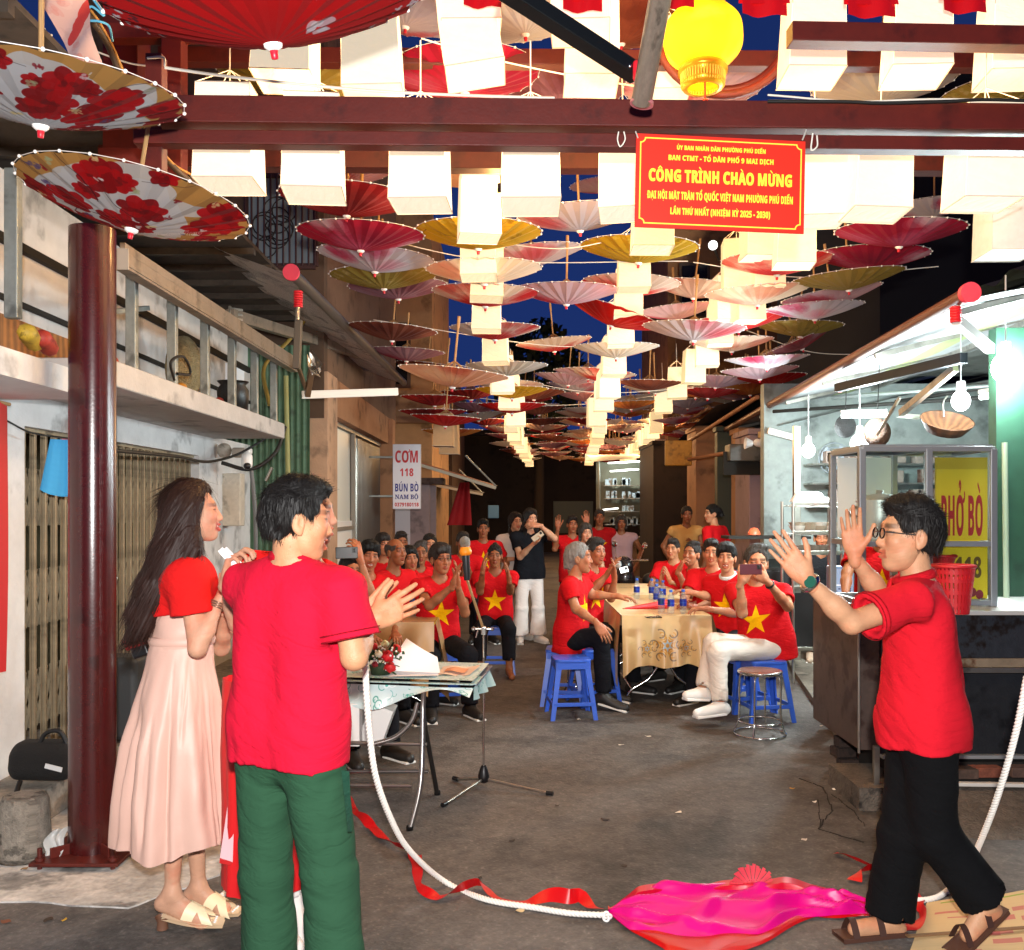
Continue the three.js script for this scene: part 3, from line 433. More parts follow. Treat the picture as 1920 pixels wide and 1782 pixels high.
{ // further left: grey partition, peach house, small tilted awnings
  const g = thing('grey_shopfront', 'pale grey shop front under the white upright sign', 'shop front', [-2.1, 0, -16.2]);
  obj('wall', [box(0.7, 2.05, 0.1, 0.35, 1.03, 0, 0.5), box(0.42, 2.05, 0.1, 0.55, 1.03, -0.6, 0.5)], mat('#a58f92', 0.7, { map: T.plaster }), g); obj('panel', box(0.3, 1.9, 0.02, 0.22, 0.95, 0.07), mat('#c9c2c6', 0.5), g); obj('canopy', box(0.9, 0.1, 0.7, 0.5, 2.1, 0.1), mat('#4c3630', 0.7, { map: T.rust }), g);
  const h = thing('peach_house', 'tall peach house rising behind the paper umbrellas on the left', 'house', [-3.6, 0, -19]);
  obj('wall', box(4.0, 7.6, 5, 0, 3.8, -2.5, 0.4), mat('#c99c6c', 0.85, { map: T.plaster }), h); obj('cornice', [box(4.2, 0.2, 0.4, 0, 6.3, 0.1), box(4.2, 0.12, 0.3, 0, 3.4, 0.1)], mat('#a87a52', 0.8), h);
  for (const [x, y] of [[0.2, 4.1], [1.2, 4.1]]) { const f = obj('window', box(0.75, 1.3, 0.06, x, y + 0.6, 0.02), mat('#5e4630', 0.6), h); obj('pane', box(0.62, 1.15, 0.02, x, y + 0.6, 0.06), mat('#1c1a18', 0.2), f); }
  const h2 = thing('dark_house', 'dark brown house further down the lane on the left', 'house', [-4.2, 0, -27]);
  obj('wall', box(5, 5.2, 7, 0, 2.6, -3.5, 0.4), mat('#57402e', 0.85, { map: T.plaster }), h2); obj('parapet', box(5.2, 0.25, 7.2, 0, 5.3, -3.5), mat('#493626', 0.8), h2); obj('shutter', ribbed(1.6, 2.2, 0.12, 0.04).translate(1.4, 0, 0.03), mat('#33383a', 0.6), h2);
  const roofs = [['orange_canopy', [818, 872, 15.5], [930, 912, 15.5], '#a8603a', 'small sloping orange canopy over the shops on the left'], ['grey_canopy', [800, 905, 20], [905, 925, 20], '#5a5348', 'small grey canopy further down the lane on the left']];
  for (const [n, a, b, c, l] of roofs) { const p = P(...a), q = P(...b); const t = thing(n, l, 'canopy', p); obj('sheet', quad(V(-0.5, 0.1, 0), q.clone().sub(p), q.clone().sub(p).add(V(0, 0.05, -1.6)), V(-0.5, 0.15, -1.6), 6, 4), mat(c, 0.7, { map: T.rust, side: THREE.DoubleSide }), t); obj('edge', bar(V(-0.5, 0.07, 0.02), q.clone().sub(p).add(V(0, -0.03, 0.02)), 0.05, 0.05), mat('#b9b2a0', 0.6), t); obj('strut', rod(q.clone().sub(p), q.clone().sub(p).add(V(-0.5, 0.5, 0)), 0.015), M.galv, t); }
  solo('red_cloth', quad(P(838, 985, 17), P(885, 985, 17), P(880, 905, 17), P(862, 905, 17), 6, 8, (q, s, t) => { q.z += 0.08 * Math.sin(s * 9); }), mat('#a8141a', 0.8), 'dark red cloth hanging in the shops on the left', 'cloth');
  solo('blue_light_panel', rbox(0.25, 0.3, 0.06, 0.02, P(925, 0, 22).x, P(0, 960, 22).y, -22), mat('#4f7fa8', 0.5), 'dim blue box behind the standing man on the left', 'box');
}
{ // the end of the lane
  const e = thing('low_building', 'dark low building closing the far end of the lane', 'building', [0.5, 0, -36]);
  obj('wall', box(14, 4.4, 6, 0, 2.2, -3, 0.4), mat('#2f2620', 0.9, { map: T.plaster }), e); obj('roof', box(14.5, 0.2, 7, 0, 4.5, -3), mat('#1d1815', 0.9), e);
  const w = P(1075, 975, 35.9); obj('window', [box(1.5, 1.2, 0.06, w.x - 0.5, w.y + 0.1, 0.02)], mat('#4c554c', 0.5), e);
  const t = thing('dark_tree', 'dark tree crown against the dusk sky at the end of the lane', 'tree', [0.9, 0, -33]);
  obj('trunk', rod(V(0, 0, 0), V(0.1, 5.5, 0), 0.22, 0.12), mat('#2a2018', 0.9), t);
  const r = rng(77), lf = []; for (let i = 0; i < 2600; i++) { const u = r() * 6.28, v = Math.acos(2 * r() - 1), k = 0.55 + 0.5 * Math.pow(r(), 0.5) + 0.35 * (n3(Math.cos(u) * 2 + 5, Math.cos(v) * 2, Math.sin(u) * 2) - 0.5), a = 0.1 + 0.09 * r(); const l = new THREE.PlaneGeometry(a, a * 1.5).rotateX(r() * 6).rotateY(r() * 6); l.translate(1.6 * k * Math.sin(v) * Math.cos(u), 6.1 + 1.9 * k * Math.cos(v), 1.5 * k * Math.sin(v) * Math.sin(u)); lf.push(l); }
  tag(obj('crown', lf, mat('#1d2a14', 0.8, { side: THREE.DoubleSide }), t), null, null, null, 'stuff');
  const rb = thing('brown_building', 'tall brown building lit by lanterns behind the umbrellas on the right', 'building', [6.4, 0, -25]);
  obj('wall', box(4.6, 9.2, 5, 0, 4.6, -2.5, 0.4), mat('#8a6442', 0.85, { map: T.plaster }), rb); obj('balcony', [box(3.2, 0.18, 0.6, -0.6, 5.6, 0.3), box(3.2, 0.7, 0.06, -0.6, 6.0, 0.58)], mat('#6d4c32', 0.8), rb); for (const x of [-1.6, 0, 1.3]) { const f = obj('window', box(0.8, 1.4, 0.06, x, 7.4, 0.02), mat('#3b2a1c', 0.6), rb); obj('pane', box(0.66, 1.24, 0.02, x, 7.4, 0.06), mat('#15120f', 0.2), f); }
  const lb = P(1337, 460, 24.2), lamp = thing('wall_light', 'small round white lamp shining on the brown building', 'lamp', lb);
  obj('bulb', ball(0, 0, 0, 0.12), mat('#ffffff', 0.5, { emissive: [3, 3, 2.8] }), lamp); obj('arm', rod(V(0, 0, 0), V(0.3, -0.2, -0.7), 0.03), M.galv, lamp); const pl = new THREE.PointLight(0xfff4e0, 14); pl.castShadow = true; lamp.add(pl);
  const db = thing('dark_building', 'almost black tall building behind the shop roofs on the right', 'building', [8.0, 0, -15.5]);
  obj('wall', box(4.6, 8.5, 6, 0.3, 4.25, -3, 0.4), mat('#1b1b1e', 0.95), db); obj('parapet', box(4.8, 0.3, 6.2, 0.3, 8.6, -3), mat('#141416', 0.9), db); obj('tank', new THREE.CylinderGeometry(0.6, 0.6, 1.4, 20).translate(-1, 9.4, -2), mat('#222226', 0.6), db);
  // lit stall at the end
  const s0 = P(1168, 975, 23), s = thing('lit_stall', 'brightly lit food stall at the far end of the lane', 'stall', [s0.x, 0, -23]);
  obj('inner_wall', box(1.15, 1.5, 0.06, 0, 2.05, -0.8), mat('#6d6d60', 0.7), s); obj('counter', box(1.1, 0.95, 0.5, 0, 0.48, -0.3), mat('#7d5c44', 0.7, { map: T.grime }), s); obj('shelf', [0, 1, 2, 3].map((k) => box(0.9, 0.02, 0.3, 0.05, 1.25 + k * 0.32, -0.5)), M.steel, s);
  const rr = rng(9), goods = []; for (let i = 0; i < 30; i++) goods.push(box(0.05 + 0.06 * rr(), 0.1 + 0.14 * rr(), 0.08, -0.38 + 0.85 * rr(), 1.33 + 0.32 * Math.floor(rr() * 4), -0.48)); obj('goods', goods, mat('#93a4b4', 0.5, { map: T.rust }), s).userData.kind = 'stuff';
  for (const [x, y, l] of [[0.1, 2.75, 0.9], [0.05, 2.55, 0.7], [-0.35, 1.6, 0.5]]) { obj('lamp_tube', rod(V(x - l / 2, y, -0.1), V(x + l / 2, y + 0.05, -0.1), 0.02), mat('#ffffff', 0.4, { emissive: [2, 2.1, 2] }), s); }
  const sl = new THREE.PointLight(0xf2fff6, 4); sl.position.set(0.1, 2.6, 0.1); sl.castShadow = true; sl.shadow.radius = 5; s.add(sl);
  obj('canopy', quad(V(-0.8, 2.75, 0.5), V(1.0, 2.9, 0.5), V(1.0, 3.0, -0.9), V(-0.8, 3.0, -0.9), 4, 4), mat('#c9cac2', 0.7, { side: THREE.DoubleSide }), s); obj('pole', [rod(V(-0.55, 0, 0.3), V(-0.62, 2.8, 0.3), 0.03), rod(V(0.75, 0, 0.3), V(0.75, 2.8, 0.3), 0.03)], M.galv, s);
  const bush = thing('dark_bush', 'dark leafy plant beside the bright stall at the lane end', 'plant', [P(1228, 0, 22.5).x, 0, -22.5]);
  const r3 = rng(4), bl = []; for (let i = 0; i < 900; i++) { const u = r3() * 6.28, k = Math.sqrt(r3()), y = r3(); bl.push(new THREE.PlaneGeometry(0.09, 0.16).rotateX(r3() * 6).rotateY(r3() * 6).translate(0.34 * k * Math.cos(u) * (1.2 - y * 0.5), 0.5 + 2.1 * y, 0.3 * k * Math.sin(u))); } tag(obj('foliage', bl, mat('#26361c', 0.7, { side: THREE.DoubleSide }), bush), null, null, null, 'stuff'); obj('stem', rod(V(0, 0, 0), V(0, 1.4, 0), 0.03), M.dark, bush);
}

// ---------------------------------------------------------------- the right side
{ // house fronts and pillars between the shop and the stall
  const pil = (n, x0, x1, D, h, m, l, depth = 0.5) => { const a = P(x0, 0, D).x, b = P(x1, 0, D).x, t = thing(n, l, n.split('_').pop(), [(a + b) / 2, 0, -D]); obj('shaft', rbox(b - a, h - 0.08, depth, 0.012, 0, (h - 0.08) / 2, -depth / 2, 0.5), m, t); obj('cap', rbox(b - a + 0.05, 0.08, depth + 0.05, 0.01, 0, h - 0.04, -depth / 2), m, t); obj('plinth', rbox(b - a + 0.03, 0.12, depth + 0.03, 0.01, 0, 0.06, -depth / 2), mat('#6a5648', 0.8), t); return t; };
  pil('cream_pillar', 1446, 1488, 11.4, 2.6, mat('#c9ae82', 0.8, { map: T.plaster }), 'cream pillar standing left of the lit dish rack');
  pil('lilac_wall', 1405, 1452, 12.6, 2.7, mat('#a8929c', 0.8, { map: T.plaster }), 'dull lilac wall panel left of the cream pillar', 0.8);
  pil('orange_pillar', 1386, 1412, 13.6, 2.8, orange, 'narrow orange pillar between the lilac panel and green shutter');
  pil('green_shutter', 1345, 1392, 14.6, 2.9, mat('#3b4238', 0.6), 'dark green shutter behind the woman with the ponytail', 0.2);
  pil('orange_wall', 1305, 1352, 15.6, 3.0, orange, 'orange wall behind the woman with the ponytail', 0.8);
  pil('dark_shopfront', 1225, 1312, 19, 3.0, mat('#2b1d18', 0.85, { map: T.plaster }), 'dark brown shop front left of the orange wall', 2);
  const ac = thing('ventilation_box', 'grey box with a horn hanging under the shop eaves', 'box', P(1400, 850, 12.2)); obj('body', rbox(0.5, 0.22, 0.3, 0.02, 0, 0, 0), mat('#5a5a58', 0.5, { map: T.grime }), ac); obj('bracket', bar(V(-0.3, -0.13, 0), V(0.3, -0.13, 0), 0.02, 0.3), M.dark, ac);
  const bl = thing('bracket_lamp', 'small white lamp under the eaves above the cream pillar', 'lamp', P(1430, 832, 11.5)); obj('shade', [new THREE.CapsuleGeometry(0.05, 0.12, 6, 12).rotateZ(1.4), lathe([[0.03, 0], [0.07, 0.08], [0.075, 0.09]], 14).rotateZ(1.5).translate(-0.12, 0, 0)], mat('#dedede', 0.4), bl); obj('arm', rod(V(0, 0.02, 0), V(0.1, 0.1, -0.3), 0.012), M.galv, bl);
  solo('yellow_sign', rbox(0.42, 0.4, 0.1, 0.02, P(1272, 0, 15).x, P(0, 850, 15).y, -15), mat('#c08a2c', 0.6, { map: T.grime }), 'small square ochre sign box under the far right roofs', 'sign');
  const al = thing('alarm_lamp', 'small red lamp cap on a dark shelf behind the phone-holding man', 'lamp', P(1414, 1003, 10.5)); obj('cap', lathe([[0.07, 0], [0.07, 0.02], [0.04, 0.07], [0, 0.08]], 16), mat('#e2603c', 0.4), al); obj('shelf', box(0.9, 0.03, 0.4, 0.15, -0.03, -0.1), M.dark, al);
  solo('dark_cabinet', rbox(0.95, 0.92, 0.4, 0.02, P(1445, 0, 10.6).x, 0.5, -10.7), mat('#201c1e', 0.5), 'dark cabinet behind the heads of the men on the right', 'cabinet');
}
{ // the shop: back wall, green side wall, post
  const s = thing('open_shop', 'brightly lit open noodle shop with pale walls under the awning', 'shop', [4.6, 0, -9.5]);
  const o = (n, q, m, par = s) => obj(n, merge(q).translate(-4.6, 0, 9.5), m, par);
  o('inner_wall', box(4.2, 3.1, 0.15, 5.05, 1.55, -11.2, 0.5), mat('#9aa6a6', 0.6, { map: T.grime })); o('inner_wall', box(0.15, 3.1, 6, 7.0, 1.55, -8.2, 0.5), mat('#b3bcb8', 0.7)); o('ceiling', box(3.6, 0.08, 6.2, 5.6, 3.25, -8.2, 0.5), mat('#7c8280', 0.7, { map: T.grime }));
  o('green_wall', box(1.7, 2.75, 0.1, 3.96, 1.42, -6.15, 0.5), mat('#26503d', 0.6, { map: T.grime })); o('wall_strip', rod(P(1888, 1160, 6.05), P(1884, 830, 6.05), 0.018), mat('#9fb39c', 0.5));
  o('steel_post', rbox(0.07, 2.5, 0.07, 0.008, P(1494, 0, 9.9).x, 1.25, -9.9), M.steel);
  o('wall_shelf', [0, 1, 2].map((k) => box(1.6, 0.02, 0.35, 4.2, 1.7 + k * 0.22, -10.9)), M.steel);
  const r = rng(21); const goods = []; for (let i = 0; i < 24; i++) goods.push(rbox(0.08 + 0.1 * r(), 0.12 + 0.06 * r(), 0.14, 0.01, 3.5 + 1.4 * r(), 1.78 + 0.22 * Math.floor(3 * r()), -10.85)); o('goods', goods, mat('#a8968c', 0.6, { map: T.rust })).userData.kind = 'stuff';
  for (const [x, y, D, l, w] of [[1645, 812, 8.4, 'brown', 0.34], [1585, 800, 9.4, 'dark', 0.3]]) { const q = P(x, y, D), k = thing('hanging_bag', `${l} bundle hanging under the awning among the shop lamps`, 'bag', q); obj('bag', new THREE.SphereGeometry(w * 0.35, 14, 10).scale(1, 1.1, 0.8), mat({ grey: '#7a7d80', brown: '#6d4c38', white: '#c8c8c4', dark: '#2c2b2c' }[l], 0.6, { bumpMap: T.bumps, bumpScale: 0.03, map: T.grime }), k); obj('string', rod(V(0, w * 0.3, 0), V(0.02, w * 0.3 + 0.5, 0), 0.004), M.wire, k); }
  for (let i = 0; i < 4; i++) o('pipe', rod(V(3.0 + i * 0.5, 2.75 + 0.1 * (i % 2), -10.9 + i * 0.5), V(5.2, 2.65 + 0.08 * i, -8 + i * 0.3), 0.02), i % 2 ? M.galv : M.dark);
  o('dado', box(4.2, 1.0, 0.04, 5.05, 0.55, -11.1, 0.5), mat('#3a4644', 0.5, { map: T.grime }));
  // brown boiler hanging, fan
  const f = thing('wall_fan', 'grey electric fan on the lit back wall of the shop', 'fan', P(1565, 860, 10.9)); obj('guard', [0.08, 0.13, 0.18].map((q) => new THREE.TorusGeometry(q, 0.006, 5, 24)), mat('#8d97a0', 0.5), f); obj('blade', [0, 2.1, 4.2].map((q) => new THREE.CircleGeometry(0.16, 10, 0, 1.2).rotateZ(q)), mat('#9aa4ae', 0.4, { side: THREE.DoubleSide }), f); obj('motor', new THREE.CylinderGeometry(0.06, 0.06, 0.14, 14).rotateX(1.57).translate(0, 0, -0.08), mat('#868f98', 0.5), f);
  const b = thing('brown_pot_lid', 'round brown basket hanging above the glass cabinet', 'basket', P(1770, 815, 7.4)); obj('bowl', lathe([[0, 0], [0.14, 0.03], [0.2, 0.12], [0.19, 0.12], [0.13, 0.05], [0, 0.02]], 24).rotateX(0.5), mat('#6d4a34', 0.6, { map: T.wood, side: THREE.DoubleSide }), b); obj('hook', tube([V(0, 0.14, 0), V(0, 0.26, 0), V(0.03, 0.3, 0)], 0.006), M.steel, b);
}
{ // its awning
  const p0 = P(1815, 551, 5.37), p1 = P(1292, 845, 19.8), a = thing('awning', 'long lit white awning with a red end cap over the food counter', 'awning', p0);
  const o = (n, q, m) => obj(n, merge(q).translate(-p0.x, -p0.y, -p0.z), m, a);
  o('roller_tube', rod(p0, p1, 0.042, 0.042, 14), mat('#7c4a32', 0.45, { metalness: 0.3, map: T.rust })); o('end_cap', new THREE.CylinderGeometry(0.058, 0.058, 0.04, 24).applyMatrix4(toMatrix(p0.clone().add(V(0, 0, 0.04)), p0)), M.pinkCap);
  const w0 = p0.clone().add(V(2.4, 0.62, 0.1)), w1 = p1.clone().add(V(2.4, 0.5, 0));
  const st = canvas(256, 256, (x, W, H) => { x.fillStyle = '#8d9090'; x.fillRect(0, 0, W, H); x.fillStyle = '#8b908e'; x.fillRect(0, 0, W, 60); x.fillStyle = '#93a35c'; x.fillRect(0, 150, W, 26); const r = rng(8); for (let i = 0; i < 90; i++) { x.fillStyle = `rgba(60,62,58,${0.1 + 0.2 * r()})`; x.fillRect(r() * W, r() * H, 40 * r(), 3 + 8 * r()); } }); st.wrapS = st.wrapT = THREE.RepeatWrapping; st.repeat.set(0.3, 0.42);
  o('fabric', quad(p0, p1, w1, w0, 24, 8, (q, s, t) => { q.y -= 0.06 * Math.sin(t * 3.14) + 0.03 * n3(s * 30, t * 5, 1); }), mat('#ffffff', 0.8, { map: st, transmission: 0.12, thickness: 0 }));
  for (let k = 0; k < 9; k++) o('rafter', bar(p0.clone().lerp(p1, k / 9 + 0.02).add(V(0.05, -0.05, 0)), w0.clone().lerp(w1, k / 9 + 0.02).add(V(0, -0.06, 0)), 0.03, 0.04), M.steel);
  o('purlin', [bar(p0.clone().lerp(w0, 0.5).add(V(0, -0.1, 0)), p1.clone().lerp(w1, 0.5).add(V(0, -0.1, 0)), 0.04, 0.05)], M.steel);
  const arm = (a0, b0, w, m = M.alu) => o('arm', bar(P(...a0), P(...b0), w, w * 1.2), m);
  arm([1793, 600, 5.5], [1858, 655, 5.9], 0.05, mat('#dcdcd8', 0.4)); arm([1570, 728, 8.2], [1808, 671, 6.6], 0.06, mat('#22252a', 0.4, { metalness: 0.5 })); arm([1690, 775, 7.6], [1792, 690, 6.8], 0.045, M.steel); arm([1645, 815, 8], [1688, 745, 7.6], 0.02, M.steel); arm([1440, 808, 11], [1492, 822, 11], 0.06, mat('#d8d4cc', 0.5));
  o('red_spring', [...Array(6)].map((_, k) => new THREE.TorusGeometry(0.026, 0.009, 6, 12).rotateX(1.57).translate(P(1792, 0, 5.5).x, P(0, 603 - k * 5, 5.5).y, -5.5)), M.redPlastic);
  o('arm_tip', ball(P(1575, 727, 8.2).x, P(1575, 727, 8.2).y, -8.2, 0.045), mat('#a8283a', 0.5));
  // corrugated roof above
  const r = thing('corrugated_roof', 'dark corrugated roof edge above the lit awning', 'roof', p0.clone().add(V(0.7, 0.36, 0)));
  const sheet = quad(V(0, 0, 0), p1.clone().sub(p0).add(V(0, 0.1, 0)), p1.clone().sub(p0).add(V(3, 0.9, 0)), V(3, 0.9, 0), 220, 2, (q, s) => { q.y += 0.03 * Math.sin(s * 220 * 0.9); }); obj('sheet', sheet, mat('#2b2a2b', 0.7, { map: T.rust }), r);
  // dark low roofs further on
  const rl = thing('dark_eaves', 'row of dark low eaves and poles beyond the awning', 'eaves', [4.0, 2.55, -14]);
  obj('sheet', [quad(V(-0.9, 0.05, 3), V(-0.2, 0.1, -8), V(2.2, 0.8, -8), V(2.2, 0.8, 3), 6, 4), quad(V(-1.2, 0.5, 1), V(-0.6, 0.2, -9), V(2.2, 1.3, -9), V(2.2, 1.3, 1), 6, 4)], mat('#2c2520', 0.8, { map: T.rust, side: THREE.DoubleSide }), rl);
  for (const [a0, b0] of [[[1280, 835, 16], [1420, 745, 12]], [[1270, 800, 18], [1330, 765, 15]], [[1290, 862, 15], [1480, 830, 11.5]]]) obj('pole', rod(P(...a0).sub(V(4, 2.55, -14)), P(...b0).sub(V(4, 2.55, -14)), 0.03), mat('#9c6a4a', 0.6), rl);
}
{ // lamps of the shop
  const lamp = (x, y, D, r, cd, l) => { const t = thing('bulb_lamp', l, 'lamp', P(x, y, D)); obj('bulb', new THREE.SphereGeometry(r, 16, 12).scale(1, 1.15, 1), mat('#ffffff', 0.4, { emissive: [14, 15, 15] }), t); obj('socket', [new THREE.CylinderGeometry(0.03, 0.035, 0.08, 12).translate(0, r * 1.1 + 0.03, 0), rod(V(0, r + 0.06, 0), V(0, r + 0.5, 0), 0.005)], M.white, t); const q = new THREE.PointLight(0xeafcff, cd); q.castShadow = true; q.shadow.radius = 4; t.add(q); };
  lamp(1886, 690, 6.0, 0.085, 15, 'brightest white bulb, at the right edge under the awning'); lamp(1802, 752, 6.9, 0.065, 12, 'white bulb under the awning left of the brightest one'); lamp(1612, 832, 8.6, 0.08, 15, 'large white bulb over the dish rack'); lamp(1516, 845, 9.6, 0.065, 8, 'small white bulb beside the steel shop post');
  const tl = (a, b, l) => { const p = P(...a), q = P(...b).sub(p), t = thing('tube_lamp', l, 'lamp', p); obj('tube', rod(V(0, 0, 0), q, 0.02), mat('#ffffff', 0.4, { emissive: [2.4, 2.5, 2.5] }), t); obj('batten', bar(V(0, 0.035, -0.01), q.clone().add(V(0, 0.035, -0.01)), 0.04, 0.03), M.white, t); const L = new THREE.PointLight(0xeafcff, 5); L.position.copy(q).multiplyScalar(0.5).add(V(0, -0.05, 0.04)); L.castShadow = true; t.add(L); };
  tl([1578, 780, 8.4], [1665, 778, 8.2], 'short white tube lamp left of the reflector under the awning'); tl([1840, 745, 6.4], [1895, 735, 6.1], 'short white tube lamp near the right edge under the awning');
  solo('reflector_plate', quad(P(1680, 783, 7.6), P(1722, 787, 7.6), P(1748, 779, 7.9), P(1704, 776, 7.9)), mat('#f0efe8', 0.4, { side: THREE.DoubleSide }), 'flat white reflector plate hanging under the awning', 'reflector');
}
{ // food counter, glass cabinet, signs and wares
  const c = thing('food_counter', 'dark steel food counter on a brick and concrete base', 'counter', [2.6, 0, -5.4]);
  const o = (n, q, m, par = c) => obj(n, merge(q).translate(-2.6, 0, 5.4), m, par);
  const X0 = P(1650, 0, 5.3).x, X1 = 3.5, W = X1 - X0, xc = (X0 + X1) / 2, steel2 = mat('#3e4147', 0.42, { metalness: 0.55, map: T.rust, bumpMap: T.bumps, bumpScale: 0.002 });
  o('top', [rbox(W + 0.06, 0.025, 0.95, 0.004, xc, 1.055, -5.73)], mat('#d9d8d2', 0.35, { metalness: 0.4 }));
  o('splash_panel', rbox(W, 0.24, 0.03, 0.004, xc, 0.92, -5.3), steel2); o('rust_strip', rbox(W, 0.05, 0.034, 0.004, xc, 0.775, -5.295), mat('#80705c', 0.8, { map: T.rust })); o('trim', rbox(W, 0.028, 0.05, 0.004, xc, 0.735, -5.29), M.steel);
  o('door_panel', rbox(W, 0.45, 0.03, 0.004, xc, 0.49, -5.31), mat('#33363c', 0.36, { metalness: 0.5, map: T.grime, bumpMap: T.bumps, bumpScale: 0.002 })); o('body', box(W - 0.02, 0.8, 0.8, xc, 0.64, -5.75), M.dark); o('edge_angle', rbox(W, 0.02, 0.06, 0.003, xc, 0.255, -5.29), mat('#aeb2b2', 0.4, { metalness: .6 }));
  o('side_panel', [rbox(0.11, 0.8, 0.04, 0.004, P(1631, 0, 5.28).x, 0.69, -5.3), box(0.02, 0.8, 0.8, P(1616, 0, 5.28).x, 0.69, -5.7)], mat('#4a3a32', 0.5, { map: T.rust })); o('edge_bead', rod(V(P(1612, 0, 5.25).x, 0.28, -5.26), V(P(1612, 0, 5.25).x, 1.1, -5.26), 0.008), M.steel);
  o('base', box(W - 0.1, 0.18, 0.7, xc + 0.05, 0.14, -5.6), M.dark);
  o('leg', rbox(0.03, 0.27, 0.03, 0.003, P(1643, 0, 5.2).x, 0.2, -5.2), M.steel);
  const pl = quad(V(X0 - 0.02, 0.13, -5.16), V(4.4, 0.13, -5.0), V(4.4, 0.0, -4.4), V(X0 - 0.1, 0.0, -4.72), 30, 10, (q, s, t) => { q.y += 0.016 * (n3(q.x * 8, 1, q.z * 8) - 0.5) - (t > 0.95 ? 0.02 : 0); }); o('concrete_apron', [pl, box(2.6, 0.14, 0.5, xc + 0.4, 0.055, -5.38)], mat('#6f655b', 0.9, { map: T.concrete, bumpMap: T.bumps, bumpScale: 0.012, side: THREE.DoubleSide })); o('apron_trim', bar(V(X0 + 0.12, 0.15, -5.13), V(4.4, 0.16, -4.97), 0.035, 0.02), mat('#c9c5bd', 0.7));
  const rb = rng(31); for (let i = 0; i < 9; i++) o('brick', rbox(0.17, 0.055, 0.09, 0.006, X0 + 0.18 + i * 0.2, 0.19 + 0.004 * rb(), -5.2 - 0.01 * rb()).rotateY((rb() - 0.5) * 0.02), mat(['#8f4a38', '#5d4a40', '#9c5a44', '#6d5348'][i % 4], 0.9, { map: T.concrete }));
  const bs = thing('brick_pile', 'low pile of dark broken bricks at the corner of the counter', 'bricks', G(1622, 1448)); for (let i = 0; i < 6; i++) obj('brick', rbox(0.2, 0.06, 0.1, 0.008, (i % 2) * 0.11 - 0.05, 0.04 + Math.floor(i / 2) * 0.066, -0.05 - 0.03 * (i % 3)).rotateY(0.15 * (i % 3) - 0.1), mat(i % 2 ? '#5a3328' : '#40302a', 0.9, { map: T.concrete, bumpMap: T.bumps, bumpScale: 0.006 }), bs); obj('tile', rbox(0.2, 0.02, 0.2, 0.004, -0.06, 0.245, -0.06), mat('#b9b8b2', 0.4), bs);
  // glass cabinet
  const gx0 = P(1616, 0, 5.5).x, gx1 = P(1862, 0, 5.5).x, gm = P(1741, 0, 5.5).x, y0 = 1.068, y1 = P(0, 842, 5.5).y, y2 = P(0, 1020, 5.5).y, zf = -5.5, zb = -6.0, fr = mat('#8d949a', 0.35, { metalness: 0.5 });
  const g = thing('glass_cabinet', 'aluminium framed glass food cabinet on the counter', 'cabinet', [(gx0 + gx1) / 2, y0, -5.75]); const oc = (n, q, m) => obj(n, merge(q).translate(-(gx0 + gx1) / 2, -y0, 5.75), m, g);
  for (const x of [gx0, gm, gx1]) for (const z of [zf, zb]) oc('post', rbox(0.038, y1 - y0, 0.038, 0.004, x, (y0 + y1) / 2, z), fr);
  for (const y of [y0 + 0.02, y2, y1]) { oc('rail', [bar(V(gx0, y, zf), V(gx1, y, zf), 0.032, 0.032), bar(V(gx0, y, zb), V(gx1, y, zb), 0.032, 0.032), bar(V(gx0, y, zf), V(gx0, y, zb), 0.032, 0.032), bar(V(gx1, y, zf), V(gx1, y, zb), 0.032, 0.032), bar(V(gm, y, zf), V(gm, y, zb), 0.03, 0.03)], fr); }
  oc('pane', [box(gm - gx0 - 0.04, y1 - y2 - 0.04, 0.005, (gx0 + gm) / 2, (y1 + y2) / 2, zf)], M.glass); oc('pane', box(gx1 - gm - 0.04, y1 - y2 - 0.04, 0.005, (gx1 + gm) / 2, (y1 + y2) / 2, zf), M.glass); oc('pane', box(gx1 - gm - 0.04, y2 - y0 - 0.04, 0.005, (gx1 + gm) / 2, (y0 + y2) / 2, zf), M.glass); oc('shelf', box(gx1 - gx0 - 0.04, 0.012, 0.46, (gx0 + gx1) / 2, y2 - 0.01, -5.75), M.steel); oc('roof_plate', box(gx1 - gx0, 0.012, 0.5, (gx0 + gx1) / 2, y1 + 0.02, -5.75), fr); oc('back_panel', box(gm - gx0 - 0.05, y1 - y2 - 0.05, 0.01, (gx0 + gm) / 2, (y1 + y2) / 2, zb + 0.02), mat('#c9cecb', 0.5));
  const t = canvas(320, 720, (x, w, h) => { x.fillStyle = '#e4c21a'; x.fillRect(0, 0, w, h); x.fillStyle = '#c9a81a'; x.fillRect(0, 0, w, 60); const line = (q, y, sz, wd, c, hs = 1) => vietLine(x, w / 2, y, q, sz, wd, c, 3, hs); line('PHỞ BÒ', 395, 120, 270, '#b3261c', 2.3); line('* 118', 610, 110, 250, '#6a4a1c', 1.3); x.fillStyle = '#8f2a3a'; for (let i = 0; i < 6; i++) { x.beginPath(); x.arc(50 + i * 44, 685 + 12 * (i % 2), 24, 0, 7); x.fill(); } });
  const sx0 = P(1756, 0, 5.62).x, sx1 = P(1852, 0, 5.62).x, sy0 = y0 + 0.03, sy1 = P(0, 858, 5.62).y; const s = thing('yellow_sign', 'yellow noodle sign with red letters behind the glass cabinet', 'sign', [(sx0 + sx1) / 2, sy0, -5.62]); obj('board', box(sx1 - sx0, sy1 - sy0, 0.02, 0, (sy1 - sy0) / 2, -0.012), mat('#d9b81c', 0.6), s); obj('printed_face', new THREE.PlaneGeometry(sx1 - sx0, sy1 - sy0).translate(0, (sy1 - sy0) / 2, 0), mat('#ffffff', 0.55, { map: t }), s);
